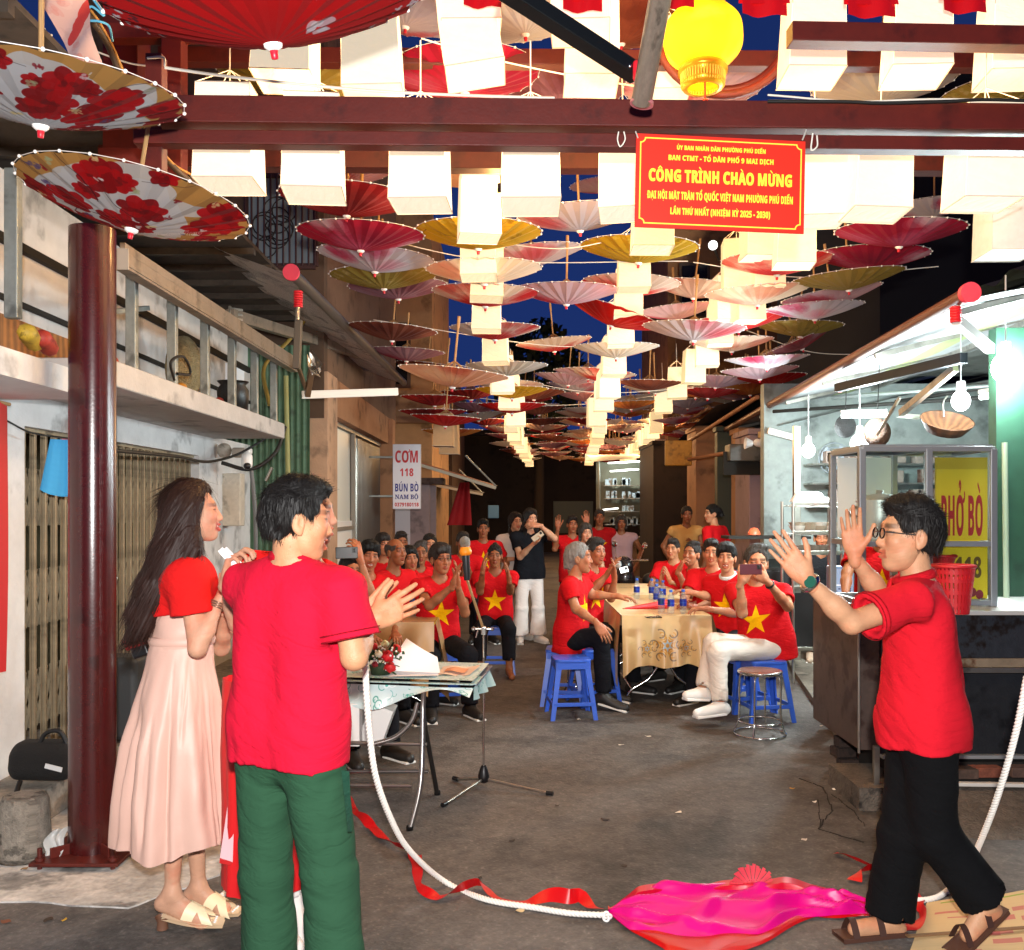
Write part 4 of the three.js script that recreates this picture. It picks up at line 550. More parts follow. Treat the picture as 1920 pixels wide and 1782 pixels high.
  const pot = thing('steel_pot', 'large pale stock pot standing inside the glass cabinet', 'pot', [P(1650, 0, 5.75).x, y2 + 0.005, -5.75]); obj('body', lathe([[0, 0], [0.12, 0], [0.13, 0.02], [0.13, 0.24], [0.14, 0.25], [0.13, 0.25]], 28), mat('#c9cac8', 0.35, { metalness: 0.3 }), pot); obj('lid', lathe([[0.135, 0.25], [0.08, 0.28], [0.02, 0.29], [0.02, 0.31], [0, 0.31]], 28), mat('#d4d5d2', 0.3, { metalness: .4 }), pot); obj('handle', [new THREE.TorusGeometry(0.03, 0.008, 6, 12).translate(0.15, 0.18, 0), new THREE.TorusGeometry(0.03, 0.008, 6, 12).translate(-0.15, 0.18, 0)], M.steel, pot);
  const basket = (x, y, D, r, h, l) => { const k = thing('red_basket', l, 'basket', P(x, y, D)); const rm = mat('#c41e28', 0.45, { side: THREE.DoubleSide }); obj('rim', new THREE.TorusGeometry(r, 0.01, 8, 30).rotateX(1.57).translate(0, h, 0), rm, k); obj('base', new THREE.CircleGeometry(r * 0.72, 24).rotateX(-1.57), rm, k); obj('slats', [...[...Array(30)].map((_, i) => { const a = (i / 30) * 6.283; return bar(V(r * 0.72 * Math.cos(a), 0, r * 0.72 * Math.sin(a)), V(r * Math.cos(a), h, r * Math.sin(a)), 0.014, 0.003, V(Math.cos(a), 0, Math.sin(a)), 0); }), ...[0.2, 0.45, 0.7, 0.88].map((q) => new THREE.CylinderGeometry(lerp(r * 0.72, r, q + 0.06), lerp(r * 0.72, r, q), h * 0.08, 30, 1, true).translate(0, h * q, 0))], rm, k).userData.kind = 'stuff'; };
  basket(1788, 1150, 5.25, 0.11, 0.26, 'tall red plastic basket right of the walking man'); basket(1765, 1068, 5.6, 0.08, 0.08, 'small shallow red basket above the tall red one');
}
{ // dish rack, blue signboard, bin, flag at the shop
  const D = 8.6, q = P(1533, 0, D).x, k = thing('dish_rack', 'steel dish rack full of bowls under the white bulbs', 'rack', [q, 0, -D]), w = 0.44;
  for (const [x, z] of [[-w / 2, 0], [w / 2, 0], [-w / 2, -0.35], [w / 2, -0.35]]) obj('post', rod(V(x, 0.05, z), V(x, 1.7, z), 0.014), M.steel, k);
  for (const y of [0.35, 0.9, 1.22, 1.4, 1.66]) obj('shelf', [...[0, 1, 2, 3, 4].map((i) => rod(V(-w / 2, y, -0.35 * i / 4), V(w / 2, y, -0.35 * i / 4), 0.007, 0.007, 5)), bar(V(-w / 2, y + 0.02, 0.01), V(w / 2, y + 0.02, 0.01), 0.012, 0.03)], M.steel, k);
  obj('panel', box(w, 0.5, 0.01, 0, 0.62, -0.02), mat('#1a1819', 0.4), k);
  const bowl = lathe([[0.03, 0], [0.05, 0.01], [0.085, 0.06], [0.08, 0.06], [0.04, 0.015], [0, 0.012]], 20), bm = mat('#eceae4', 0.3, { side: THREE.DoubleSide });
  const put = (x, y, z, s, m, l) => { const b = obj('bowl', bowl, m); b.position.set(q + x, y, -D + z); b.scale.setScalar(s); if (y > 1.6) b.rotation.x = Math.PI; tag(b, l, 'bowl', l); };
  const rr = rng(12); for (let i = 0; i < 8; i++) put(-0.15 + 0.1 * (i % 4), 1.42 + 0.03 * Math.floor(i / 4), -0.1, 1, mat(i % 3 ? '#a89a86' : '#d5d0c6', 0.4, { side: THREE.DoubleSide }), 'bowl on the upper shelf inside the dish rack');
  for (let i = 0; i < 5; i++) put(-0.14 + 0.07 * i, 1.24, -0.12, 1, mat('#7d7468', 0.5, { side: THREE.DoubleSide }), 'bowl on the lower shelf inside the dish rack');
  for (let i = 0; i < 5; i++) put(-0.08 + 0.09 * (i % 3), 1.74 + 0.05 * Math.floor(i / 3), -0.15, 1.5, bm, 'white bowl turned over on top of the dish rack');
  const a = P(1575, 1112, 7.2), s = thing('blue_signboard', 'narrow grey-blue standing signboard below the dish rack', 'signboard', [a.x, 0.05, -7.2]);
  const t = canvas(96, 256, (x, W, H) => { x.fillStyle = '#7d93ad'; x.fillRect(0, 0, W, H); x.fillStyle = '#e2e8ee'; x.fillRect(8, 60, 80, 4); for (let c = 0; c < 5; c++) for (let i = 0; i < 22; i++) if ((i * 7 + c * 5) % 6) { x.fillStyle = '#26355c'; x.fillRect(12 + c * 16, 74 + i * 8, 10, 5); } });
  obj('board', rbox(0.17, 0.86, 0.12, 0.008, 0, 0.72, 0), mat('#5d7896', 0.5), s); obj('printed_face', new THREE.PlaneGeometry(0.16, 0.5).translate(0, 0.88, 0.062), mat('#ffffff', 0.5, { map: t }), s); obj('stand', [box(0.2, 0.04, 0.3, 0, 0.02, 0), box(0.05, 0.3, 0.05, 0, 0.16, 0)], M.dark, s);
  const b = P(1585, 1232, 7.0), bin = thing('blue_bin', 'ribbed blue bin with a dark bag over it', 'bin', [b.x, 0.05, -7.0]); obj('body', [...[...Array(18)].map((_, i) => rbox(0.016, 0.3, 0.012, 0.003, -0.13 + i * 0.0153, 0.2, 0.115)), rbox(0.28, 0.3, 0.22, 0.02, 0, 0.2, 0)], mat('#3f6ba8', 0.5), bin); obj('bag', new RoundedBoxGeometry(0.34, 0.3, 0.28, 4, 0.08).translate(0, 0.48, 0), mat('#1b1e24', 0.4, { bumpMap: T.bumps, bumpScale: 0.02 }), bin); obj('foot', [box(0.04, 0.05, 0.05, -0.11, 0.025, 0.08), box(0.04, 0.05, 0.05, 0.11, 0.025, 0.08)], M.black, bin);
  solo('red_pole', rod(P(1605, 1000, 8), P(1608, 880, 8), 0.02), mat('#b81a20', 0.5), 'thin red pole behind the raised hands of the walking man', 'pole');
}
// the awning of a nearer shop, reaching in at the top
{
  const a = P(1203, 190, 3.3), t = thing('awning_end', 'grey awning tube with a pink end disc hanging in at the top', 'awning', a), b = P(1248, -60, 2.9).sub(a), c = P(940, -25, 3.0).sub(a), d = P(1195, 140, 3.32).sub(a);
  obj('roller_tube', rod(V(0, 0, 0), b, 0.036, 0.036, 18), mat('#948a80', 0.35, { metalness: 0.5, map: T.grime }), t); obj('end_disc', new THREE.CylinderGeometry(0.041, 0.041, 0.012, 24).applyMatrix4(toMatrix(V(0, -0.012, 0), V(0.002, 0, 0))), mat('#b86a72', 0.5), t); obj('arm', bar(c, d, 0.062, 0.05), mat('#141719', 0.45, { metalness: 0.4 }), t); obj('red_clip', new THREE.CapsuleGeometry(0.012, 0.05, 4, 10).translate(...P(1193, 133, 3.26).sub(a).toArray()), M.redPlastic, t); obj('rivet', ball(...P(1181, 124, 3.26).sub(a).toArray(), 0.008), M.chrome, t);
}
// ---------------------------------------------------------------- paper umbrellas, hung upside down by their sticks
const UR = 0.42, UH = 0.115, RIBS = 24;
const umb = (() => {
  const prof = (t) => UH * (0.55 * t + 0.45 * t * t), n = RIBS * 2, m = 7, p = [], uv = [], ix = [];
  for (let j = 0; j <= m; j++) for (let i = 0; i <= n; i++) {
    const t = 0.03 + 0.97 * (j / m), a = (i / n) * Math.PI * 2, rib = i % 2 === 0, r = UR * t * (rib ? 1 : 1 - 0.018 * t), y = prof(t) + (rib ? -0.004 : 0.006) * t;
    p.push(r * Math.cos(a), y, r * Math.sin(a)); uv.push(0.5 + 0.5 * t * Math.cos(a), 0.5 + 0.5 * t * Math.sin(a));
    if (i < n && j < m) { const k = j * (n + 1) + i; ix.push(k, k + n + 2, k + 1, k, k + n + 1, k + n + 2); }
  }
  const g = new THREE.BufferGeometry(); g.setIndex(ix); g.setAttribute('position', new THREE.Float32BufferAttribute(p, 3)); g.setAttribute('uv', new THREE.Float32BufferAttribute(uv, 2));
  const canopy = g.toNonIndexed(); canopy.computeVertexNormals();
  const ribs = [], tips = [];
  for (let i = 0; i < RIBS; i++) { const a = (i / RIBS) * Math.PI * 2, c = Math.cos(a), s = Math.sin(a), at = (t) => V(UR * t * c, prof(t) + 0.004, UR * t * s); for (let k = 0; k < 3; k++) ribs.push(rod(at(0.05 + k * 0.31), at(0.05 + (k + 1) * 0.32), 0.0028, 0.0028, 4)); tips.push(ball(UR * 1.012 * c, prof(1) + 0.003, UR * 1.012 * s, 0.0065, 6, 5)); const b = ((i + 1) / RIBS) * Math.PI * 2; tips.push(rod(V(UR * 1.01 * c, prof(1) + 0.004, UR * 1.01 * s), V(UR * 1.01 * Math.cos(b), prof(1) + 0.004, UR * 1.01 * Math.sin(b)), 0.0018, 0.0018, 3)); }
  const struts = []; for (let i = 0; i < RIBS; i++) { const a = (i / RIBS) * Math.PI * 2; struts.push(rod(V(0.012 * Math.cos(a), 0.2, 0.012 * Math.sin(a)), V(UR * 0.5 * Math.cos(a), prof(0.5) + 0.006, UR * 0.5 * Math.sin(a)), 0.0022, 0.0022, 3)); }
  return { canopy, ribs: merge([ribs, struts]), tips: merge(tips), cap: lathe([[0, -0.012], [0.014, -0.012], [0.024, -0.004], [0.027, 0.012], [0.02, 0.018]], 16), knob: lathe([[0, -0.034], [0.009, -0.033], [0.011, -0.012], [0, -0.012]], 12), stick: merge([new THREE.CylinderGeometry(0.0085, 0.0085, 0.52, 8).translate(0, 0.26, 0), new THREE.CylinderGeometry(0.0125, 0.0125, 0.09, 8).translate(0, 0.5, 0)]) };
})();
const paint = (base, fn) => canvas(512, 512, (x, W, H) => { x.fillStyle = base; x.fillRect(0, 0, W, H); fn(x, W); x.globalAlpha = 1; });
const blot = (x, cx, cy, r, col, a, rnd, n = 14) => { x.fillStyle = col; for (let i = 0; i < n; i++) { x.globalAlpha = a; x.beginPath(); x.ellipse(cx + (rnd() - 0.5) * r * 1.3, cy + (rnd() - 0.5) * r * 1.3, r * (0.25 + 0.4 * rnd()), r * (0.15 + 0.3 * rnd()), rnd() * 3, 0, 7); x.fill(); } x.globalAlpha = 1; };
const wash = (base, cols, seed, k = 7, R0 = 110) => paint(base, (x, W) => { const r = rng(seed); for (let i = 0; i < k; i++) { const c = cols[i % cols.length], cx = r() * W, cy = r() * W; for (let q = 0; q < 26; q++) { x.fillStyle = c; x.globalAlpha = 0.1; x.beginPath(); x.ellipse(cx + (r() - 0.5) * R0, cy + (r() - 0.5) * R0, R0 * (0.2 + 0.5 * r()), R0 * (0.2 + 0.4 * r()), r() * 3, 0, 7); x.fill(); } } });
const twigs = (x, r, W, n = 5, c = '#3a2620') => { x.strokeStyle = c; for (let i = 0; i < n; i++) { x.globalAlpha = 0.6; x.lineWidth = 1 + 2.4 * r(); let a = r() * W, b = r() * W, t = r() * 6.3; x.beginPath(); x.moveTo(a, b); for (let k = 0; k < 9; k++) { t += (r() - 0.5) * 0.8; a += 17 * Math.cos(t); b += 17 * Math.sin(t); x.lineTo(a, b); } x.stroke(); } x.globalAlpha = 1; };
const floral = (seed) => paint('#b98a4c', (x, W) => {
  const r = rng(seed); x.fillStyle = '#c8c9ce'; x.beginPath(); x.ellipse(W * 0.5, W * 0.4, W * 0.34, W * 0.3, 0.5, 0, 7); x.fill(); blot(x, W * 0.56, W * 0.42, 190, '#c8c9ce', 0.9, r, 20);
  for (let i = 0; i < 30; i++) { const qa = r() * 6.28, qr = W * 0.5 * Math.sqrt(r()), cx = W / 2 + qr * Math.cos(qa), cy = W / 2 + qr * Math.sin(qa), s = 24 + 34 * r(); for (let k = 0; k < 7; k++) { const a = (k / 7) * 6.28; x.fillStyle = r() < 0.5 ? '#b00810' : '#8c060e'; x.globalAlpha = 0.92; x.beginPath(); x.ellipse(cx + s * 0.5 * Math.cos(a), cy + s * 0.5 * Math.sin(a), s * 0.52, s * 0.38, a, 0, 7); x.fill(); } blot(x, cx, cy, s * 0.4, '#6d0a12', 0.5, r, 5); }
  for (let i = 0; i < 44; i++) blot(x, r() * W, r() * W, 12, ['#e6e2e4', '#8a1622', '#5a4a78', '#a6b08a', '#d7c48c'][i % 5], 0.7, r, 5);
  twigs(x, r, W, 9, '#2a1a20'); for (let i = 0; i < 12; i++) { x.strokeStyle = '#e8e4e6'; x.lineWidth = 1.5; x.globalAlpha = 0.8; const cx = W * (0.35 + 0.3 * r()), cy = W * (0.5 + 0.3 * r()); for (let k = 0; k < 4; k++) { x.beginPath(); x.arc(cx, cy, 5 + k * 5, 3.3, 6); x.stroke(); } }
});
const paperMat = (t, c = '#f4f4f4', tr = 0.45) => mat(c, 0.9, { specularIntensity: 0.15, map: t, transmission: tr, thickness: 0, side: THREE.DoubleSide });
const UM = {
  floral: paperMat(floral(41), '#c2c2c2', 0.3), floral2: paperMat(floral(57), '#c2c2c2', 0.3),
  redwhite: paperMat(paint('#c4060c', (x, W) => { const r = rng(61); for (let i = 0; i < 240; i++) { const a = r() * 6.28, q = W * (0.41 + 0.085 * r()); if (n3(Math.cos(a) * 3 + 7, Math.sin(a) * 3, 2) > 0.44) blot(x, W / 2 + q * Math.cos(a), W / 2 + q * Math.sin(a), 8, r() < 0.7 ? '#d6d0d8' : '#5c1a2a', 0.9, r, 4); } blot(x, W * 0.35, W * 0.42, 30, '#d6d0d8', 0.8, r, 6); }), '#c2c2c2', 0.3),
  yellow: paperMat(paint('#d8a920', (x, W) => { const r = rng(62); twigs(x, r, W, 14, '#4a3210'); for (let i = 0; i < 50; i++) blot(x, r() * W, r() * W, 20, ['#b88a18', '#8a6414', '#e8c85a'][i % 3], 0.3, r, 5); })),
  olive: paperMat(paint('#a8913e', (x, W) => { const r = rng(63); twigs(x, r, W, 12, '#453a16'); for (let i = 0; i < 40; i++) blot(x, r() * W, r() * W, 26, ['#8d7a30', '#c6b46c', '#d8c48c'][i % 3], 0.3, r, 5); })),
  cream: paperMat(wash('#ead9c2', ['#d97a62', '#e8b898'], 64, 6)), creamred: paperMat(wash('#e6cdb8', ['#c81e1e', '#d84a3c', '#c81e1e'], 65, 9, 130)),
  pink: paperMat(wash('#d9b4ba', ['#c2304a', '#e2a0aa', '#b8a4b0'], 66, 8)), pinkgrey: paperMat(wash('#cdbfc2', ['#c8505e', '#b8a0a8'], 67, 5)),
  crimson: paperMat(wash('#b81a3a', ['#8a1430', '#d86a80', '#e8dce0'], 68, 7)), mauve: paperMat(wash('#a8737c', ['#7a3a4c', '#c09aa0', '#a82038'], 69, 8)), whitepink: paperMat(wash('#dcd6dc', ['#c82850', '#e69ab0'], 70, 8, 90)),
  red: paperMat(wash('#c41a16', ['#8e1210', '#dc4a34'], 71, 7)), dimred: paperMat(wash('#9c1a1c', ['#6d1214', '#b84a44'], 72, 6)), peach: paperMat(wash('#d9a88c', ['#c05a48', '#e6c8b0'], 73, 7)), brown: paperMat(wash('#8f4a34', ['#6a2a20', '#b86a48'], 74, 6)), beige: paperMat(wash('#cfc4b4', ['#b8a894', '#e0d8cc'], 75, 6)), orange: paperMat(wash('#cc7a30', ['#b04a20', '#e0a850'], 76, 6)),
};
const say = { floral: 'white, tan and red flowered', floral2: 'tan and red flowered', redwhite: 'red white-edged', yellow: 'yellow', olive: 'olive', cream: 'cream', creamred: 'cream and red', pink: 'pink', pinkgrey: 'greyish pink', crimson: 'crimson', mauve: 'mauve', whitepink: 'white and pink', red: 'red', dimred: 'dark red', peach: 'peach', brown: 'brown', beige: 'beige', orange: 'orange' };
const redTip = mat('#c8182c', 0.4), capW = mat('#eeeae6', 0.5);
function umbrella(pos, kind, label, group, o = {}) {
  const t = thing('paper_umbrella', label, 'umbrella', pos, group); const s = o.s ?? 1;
  obj('canopy', umb.canopy, UM[kind], t); obj('ribs', umb.ribs, M.bamboo, t); obj('rib_tips', umb.tips, capW, t); const c = obj('ferrule', umb.cap, capW, t); obj('knob', umb.knob, redTip, c); if (!o.nostick) obj('stick', umb.stick, M.bamboo, t);
  t.rotation.set(o.rx ?? 0, o.ry ?? R() * 6.28, o.rz ?? 0, 'ZXY'); t.scale.setScalar(s); return t;
}
// [x of the tip, y of the tip, width in the photograph, kind, tilt about z, tilt about x, words]
const near = [
  [76, 238, 505, 'floral', -0.07, 0.1, 'upper large one by the left edge'], [246, 432, 412, 'floral2', -0.14, 0.3, 'low one in front of the round column'], [512, 86, 590, 'redwhite', 0.1, 0.06, 'large one cut by the top of the photo'], [-70, 130, 330, 'floral2', 0.15, 0.25, 'topmost one at the left edge'],
  [545, 178, 275, 'olive', -0.05, 0.05, 'behind the left lanterns above the front beam'], [872, 176, 280, 'crimson', 0.02, 0.02, 'above the front beam, behind a tilted lantern'], [985, 66, 270, 'beige', 0.1, 0.1, 'pale one at the top left of the black awning arm'], [760, 52, 250, 'pinkgrey', -0.1, 0.05, 'at the top right of the large red one'], [1165, 84, 250, 'brown', 0.05, 0.1, 'dim one at the top behind the black awning arm'], [1060, 200, 230, 'mauve', 0, 0.05, 'dim one just above the front beam before the sky'], [1000, 500, 190, 'pinkgrey', 0.1, 0.1, 'right of the left yellow one'], [1300, 560, 170, 'peach', -0.1, 0.1, 'between middle and right lantern rows near the front'], [1270, 600, 150, 'pink', 0.1, 0.05, 'between middle and right lantern rows further down'], [1040, 660, 140, 'creamred', 0.1, 0.05, 'between left and middle lantern rows'], [1300, 200, 260, 'pink', 0, 0, 'showing just above the beam under the yellow lantern'], [1655, 192, 260, 'beige', 0.02, 0.12, 'above the front beam at upper right'], [1880, 205, 220, 'olive', 0.05, 0.05, 'above the front beam at the right edge'],
  [650, 406, 252, 'dimred', -0.04, 0.06, 'hanging below the left front lanterns'], [676, 471, 236, 'crimson', -0.03, 0.06, 'left of the first yellow one'], [703, 511, 217, 'whitepink', -0.08, 0.05, 'under the crimson one on the left'], [720, 543, 200, 'olive', 0.02, 0.04, 'on the left under the white and pink one'], [747, 562, 185, 'mauve', 0.03, 0.02, 'on the left under the olive one'], [640, 345, 230, 'mauve', 0.1, 0, 'just under the beams on the left'],
  [878, 350, 210, 'peach', 0, 0.02, 'right under the second beam between two big lanterns'], [897, 468, 236, 'yellow', -0.01, 0.04, 'left of two, in the middle row'], [908, 534, 216, 'cream', 0.02, 0.05, 'under the left yellow one'], [910, 576, 200, 'creamred', -0.03, 0.04, 'second under the left yellow one'], [1088, 434, 230, 'pinkgrey', 0.06, 0.12, 'left of the red sign'], [1130, 362, 120, 'pink', 0.1, 0.1, 'small, peeping out beside the upper left of the red sign'],
  [1197, 494, 220, 'yellow', -0.04, 0.06, 'right of two, under the red sign'], [1062, 572, 197, 'pink', -0.01, 0.06, 'in the middle against the blue sky'], [1182, 556, 182, 'creamred', -0.05, 0.02, 'half behind the middle lantern row'], [1146, 612, 176, 'red', -0.32, 0.02, 'steeply tilted one in the middle'], [1300, 640, 190, 'pinkgrey', -0.05, 0.04, 'right of the tilted red one'],
  [1155, 672, 158, 'cream', 0, 0.04, 'under the tilted red one'], [928, 638, 168, 'creamred', 0, 0.05, 'third under the left yellow one'], [950, 706, 152, 'beige', 0, 0.03, 'in the left lantern row above the yellow-rimmed one'], [1065, 723, 124, 'pink', -0.08, 0.03, 'left of the middle lantern row, second row down'], [1125, 716, 130, 'creamred', -0.1, 0, 'behind the pink one at the middle lantern row'],
  [735, 640, 165, 'brown', -0.08, 0, 'above the dark awning tube on the left'], [762, 678, 140, 'mauve', -0.05, 0.03, 'beside the dark awning tube on the left'], [800, 702, 120, 'brown', -0.1, 0, 'right of the dark awning tube'], [848, 727, 205, 'peach', -0.1, 0, 'long flat one above the red one on the left'], [815, 762, 126, 'red', -0.02, 0.02, 'above the tan lanterns on the left'], [812, 788, 125, 'dimred', 0, 0, 'second above the tan lanterns'], [835, 800, 130, 'red', -0.06, 0, 'directly behind the tan lanterns'], [848, 822, 112, 'orange', 0, 0, 'beside the tan lanterns on the left'], [960, 748, 135, 'yellow', 0, 0, 'thin one across the left lantern row'], [960, 776, 128, 'red', 0, 0.02, 'thin one across the left lantern row'],
  [1752, 407, 160, 'whitepink', 0.04, 0.1, 'upper right, below the beams'], [1686, 464, 232, 'crimson', -0.01, 0.1, 'upper right, left end of the dark sky'], [1632, 507, 208, 'crimson', -0.02, 0.07, 'upper right, second from the top'], [1457, 517, 205, 'creamred', 0, 0.06, 'at the right lantern row near its top'], [1592, 545, 200, 'olive', 0.09, 0.1, 'upper right, under the crimson pair'], [1420, 573, 190, 'cream', 0.06, 0.06, 'at the right lantern row, second down'], [1562, 575, 180, 'pink', 0.16, 0.05, 'right, under the upper olive one'], [1528, 600, 176, 'whitepink', 0.05, 0.08, 'right, in the middle of the outer row'],
  [1385, 622, 165, 'red', 0.06, 0.02, 'at the right lantern row, third down'], [1500, 632, 155, 'olive', -0.02, 0.04, 'right, the darker lower one'], [1505, 655, 150, 'mauve', 0.42, 0.02, 'right, steeply tilted one'], [1372, 660, 152, 'cream', 0.03, 0.04, 'at the right lantern row, fourth down'], [1438, 692, 152, 'whitepink', 0.05, 0.1, 'right, lower outer row'], [1425, 712, 140, 'pink', 0.05, 0.02, 'right, just under the lower white and pink one'], [1400, 735, 110, 'olive', 0.04, 0, 'right, small one above the roofs'], [1395, 748, 110, 'mauve', 0.05, 0, 'right, small one close above the roofs'],
];
near.forEach(([x, y, w, k, rz, rx, l], i) => { const D = (2 * UR * F) / w; umbrella(P(x, y, D), k, `${say[k]} paper umbrella, ${l}`, null, { rz, rx: i < 4 ? [0.13, -0.05, 0.22, 0.25][i] : 0.05 + rx * 0.5, nostick: false }); });
{ // far rows
  const kinds = ['creamred', 'peach', 'pink', 'red', 'cream', 'mauve', 'brown', 'beige', 'dimred', 'orange', 'pinkgrey'], r = rng(99);
  for (let D = 11.6; D < 30; D += 1.0) for (const [i, x] of [-1.15, -0.25, 0.6, 1.35, 2.05, 2.75].entries()) {
    const X = x + 0.07 * (D - 6) + (r() - 0.5) * 0.35, y = 3.18 + (r() - 0.5) * 0.22, k = kinds[Math.floor(r() * kinds.length)]; if (i === 5 && D > 24) continue;
    umbrella(V(X, y, -D - r() * 0.6), k, `small ${say[k]} paper umbrella ${D < 18 ? 'first far' : D < 24 ? 'far' : 'farthest'} down the lane, ${['over the left edge', 'left of the left lanterns', 'between left and middle lanterns', 'by the middle lanterns', 'between middle and right lanterns', 'right of the right lanterns'][i]}`, `far ${say[k]} umbrellas`, { rz: (r() - 0.5) * 0.2, rx: 0.05 + (r() - 0.5) * 0.1 });
  }
}
// ---------------------------------------------------------------- paper lanterns
const lanternShade = (() => { const g = []; const a = 0.112, b = 0.124, h = 0.4; const c = (k, r) => V(r * [1, 1, -1, -1][k], 0, r * [1, -1, -1, 1][k]); for (let k = 0; k < 4; k++) { const p = c(k, b), q = c((k + 1) % 4, b), s = c((k + 1) % 4, a).setY(h), t = c(k, a).setY(h); g.push(quad(p, q, s, t, 5, 8, (w, u, v) => { const n = V((p.x + q.x) / 2, 0, (p.z + q.z) / 2).normalize(); w.addScaledVector(n, 0.006 * Math.sin(u * 3.14) * Math.sin(v * 3.14) + 0.002 * n3(w.x * 40, w.y * 30, w.z * 40)); })); } g.push(quad(V(-b, 0.004, b), V(-b, 0.004, -b), V(b, 0.004, -b), V(b, 0.004, b), 2, 2)); return merge(g); })();
const lanternFrame = (() => { const b = 0.1255, g = [], g2 = []; for (const y of [0.002]) for (const [p, q] of [[[-b, b], [b, b]], [[b, b], [b, -b]], [[b, -b], [-b, -b]], [[-b, -b], [-b, b]]]) g.push(bar(V(p[0], y, p[1]), V(q[0], y, q[1]), 0.0035, 0.0035, null, 0)); const a = 0.1125; for (const [p, q] of [[[-a, a], [a, a]], [[a, a], [a, -a]], [[a, -a], [-a, -a]], [[-a, -a], [-a, a]]]) g2.push(bar(V(p[0], 0.4, p[1]), V(q[0], 0.4, q[1]), 0.004, 0.004, null, 0)); return [merge(g), merge(g2)]; })();
const lanternCord = merge([rod(V(0, 0.4, 0), V(0, 0.72, 0), 0.003, 0.003, 5), ...[[1, 1], [-1, 1], [1, -1], [-1, -1]].map(([i, j]) => rod(V(i * 0.112, 0.4, j * 0.112), V(0, 0.5, 0), 0.002, 0.002, 4))]);
const glow = [[0.82, 0.61, 0.31], [0.7, 0.6, 0.43], [0.7, 0.5, 0.22], [0.92, 0.72, 0.42]].map((e) => mat('#cdc4b4', 0.9, { map: T.paper, bumpMap: T.wrinkle, bumpScale: 0.004, emissive: e })), seam = mat('#c9b8a4', 0.8);
function lantern(pos, label, group, o = {}) {
  const t = thing('paper_lantern', label, 'lantern', pos, group); obj('paper_shade', lanternShade, o.m ?? glow[o.near ? 1 : [0, 2, 0, 3][Math.floor(R() * 4)]], t); obj('base_frame', lanternFrame[0], seam, t); obj('rim_frame', lanternFrame[1], seam, t); obj('cord', lanternCord, M.string, t);
  const l = new THREE.PointLight(LANTERN_WARM, o.cd ?? LANTERN_CD); l.position.y = 0.21; l.castShadow = true; l.shadow.radius = 3; if (o.cd !== 0) t.add(l);
  t.rotation.set(o.rx ?? (R() - 0.5) * 0.05, o.ry ?? (R() - 0.5) * 0.3, o.rz ?? (R() - 0.5) * 0.06); t.scale.setScalar(o.s ?? 1); return t;
}
// [x of the middle, y of the near lower edge, width]
const nearL = [
  [415, 332, 114, 0, 'leftmost of the row below the front beam'], [578, 350, 118, 0, 'second from the left below the front beam'], [784, 370, 107, 0, 'third from the left below the front beam'], [996, 372, 112, 0, 'left of the blue patch of sky below the front beam'], [1178, 388, 96, 0.02, 'half hidden by the left edge of the red sign'],
  [1548, 402, 100, 0.02, 'touching the right edge of the red sign'], [1660, 388, 104, -0.05, 'second right of the red sign'], [1868, 368, 112, -0.02, 'at the right edge below the beams'],
  [523, 130, 114, -0.03, 'under the large red umbrella'], [694, 160, 110, 0.04, 'above the beam right of the large red umbrella'], [890, 118, 112, 0.16, 'tilted one above the beam beside the crimson umbrella'], [1112, 140, 100, -0.02, 'above the beam against the blue sky'], [880, 36, 140, 0.05, 'cut by the top, left of the black arm'], [1092, 36, 112, -0.02, 'cut by the top, right of the black arm'],
  [1536, 124, 104, -0.03, 'left of three large ones at upper right'], [1738, 122, 106, -0.04, 'middle of three large ones at upper right'], [1922, 128, 104, -0.02, 'cut by the upper right edge'], [1255, 165, 84, 0, 'behind the round yellow lantern'], [1910, 468, 90, 0, 'unlit pale one cut by the right edge below the others'],
];
const unlit = mat('#cfd4d8', 0.85, { map: T.paper });
nearL.forEach(([x, y, w, rz, l], i) => { const D = Math.max(3.95, (0.25 * F) / w - 0.12); lantern(P(x, y, D).add(V(0, 0, -0.12)), `white paper box lantern ${l}`, null, { rz, near: 1, ...(i === 18 ? { m: unlit, cd: 0 } : {}) }); });
const rows = [ // [x, y of the lower edge, distance]: each lantern hangs behind one umbrella and before the next
  ['left', [[898, 448, 5.8], [898, 522, 6.65], [912, 562, 7.2], [912, 622, 8.2], [930, 682, 9.3], [942, 738, 10.4], [955, 768, 11.3], [968, 800, 12.6]]],
  ['middle', [[1222, 470, 5.9], [1188, 545, 7.4], [1178, 597, 8.25], [1164, 650, 9.0], [1150, 706, 10.0], [1140, 748, 11.2], [1132, 772, 12.2], [1118, 800, 13.6]]],
  ['right', [[1488, 500, 6.3], [1424, 486, 7.0], [1436, 544, 7.6], [1384, 546, 7.7], [1402, 604, 8.5], [1362, 604, 8.7], [1350, 648, 9.5], [1326, 688, 10.4], [1300, 720, 11.4], [1270, 748, 12.4], [1244, 775, 13.6]]],
];
const nth = ['first', 'second', 'third', 'fourth', 'fifth', 'sixth', 'seventh', 'eighth', 'ninth', 'tenth', 'eleventh'];
for (const [side, list] of rows) list.forEach(([x, y, D], i) => lantern(P(x, y, D), `glowing paper lantern, ${nth[i]} from the front in the ${side} row`, null, {}));
for (const [side, x0, sl] of [['left', -0.08, 0.045], ['middle', 1.52, 0.065], ['right', 2.55, 0.07]]) for (let D = 17.5, k = 0; D < 31; D += 1.05) lantern(V(x0 + sl * (D - 16), 3.0 + (R() - 0.5) * 0.1, -D), `small glowing paper lantern at the far end of the ${side} row`, `far lanterns of the ${side} row`, { cd: k++ % 2 ? 0 : 3.6 });
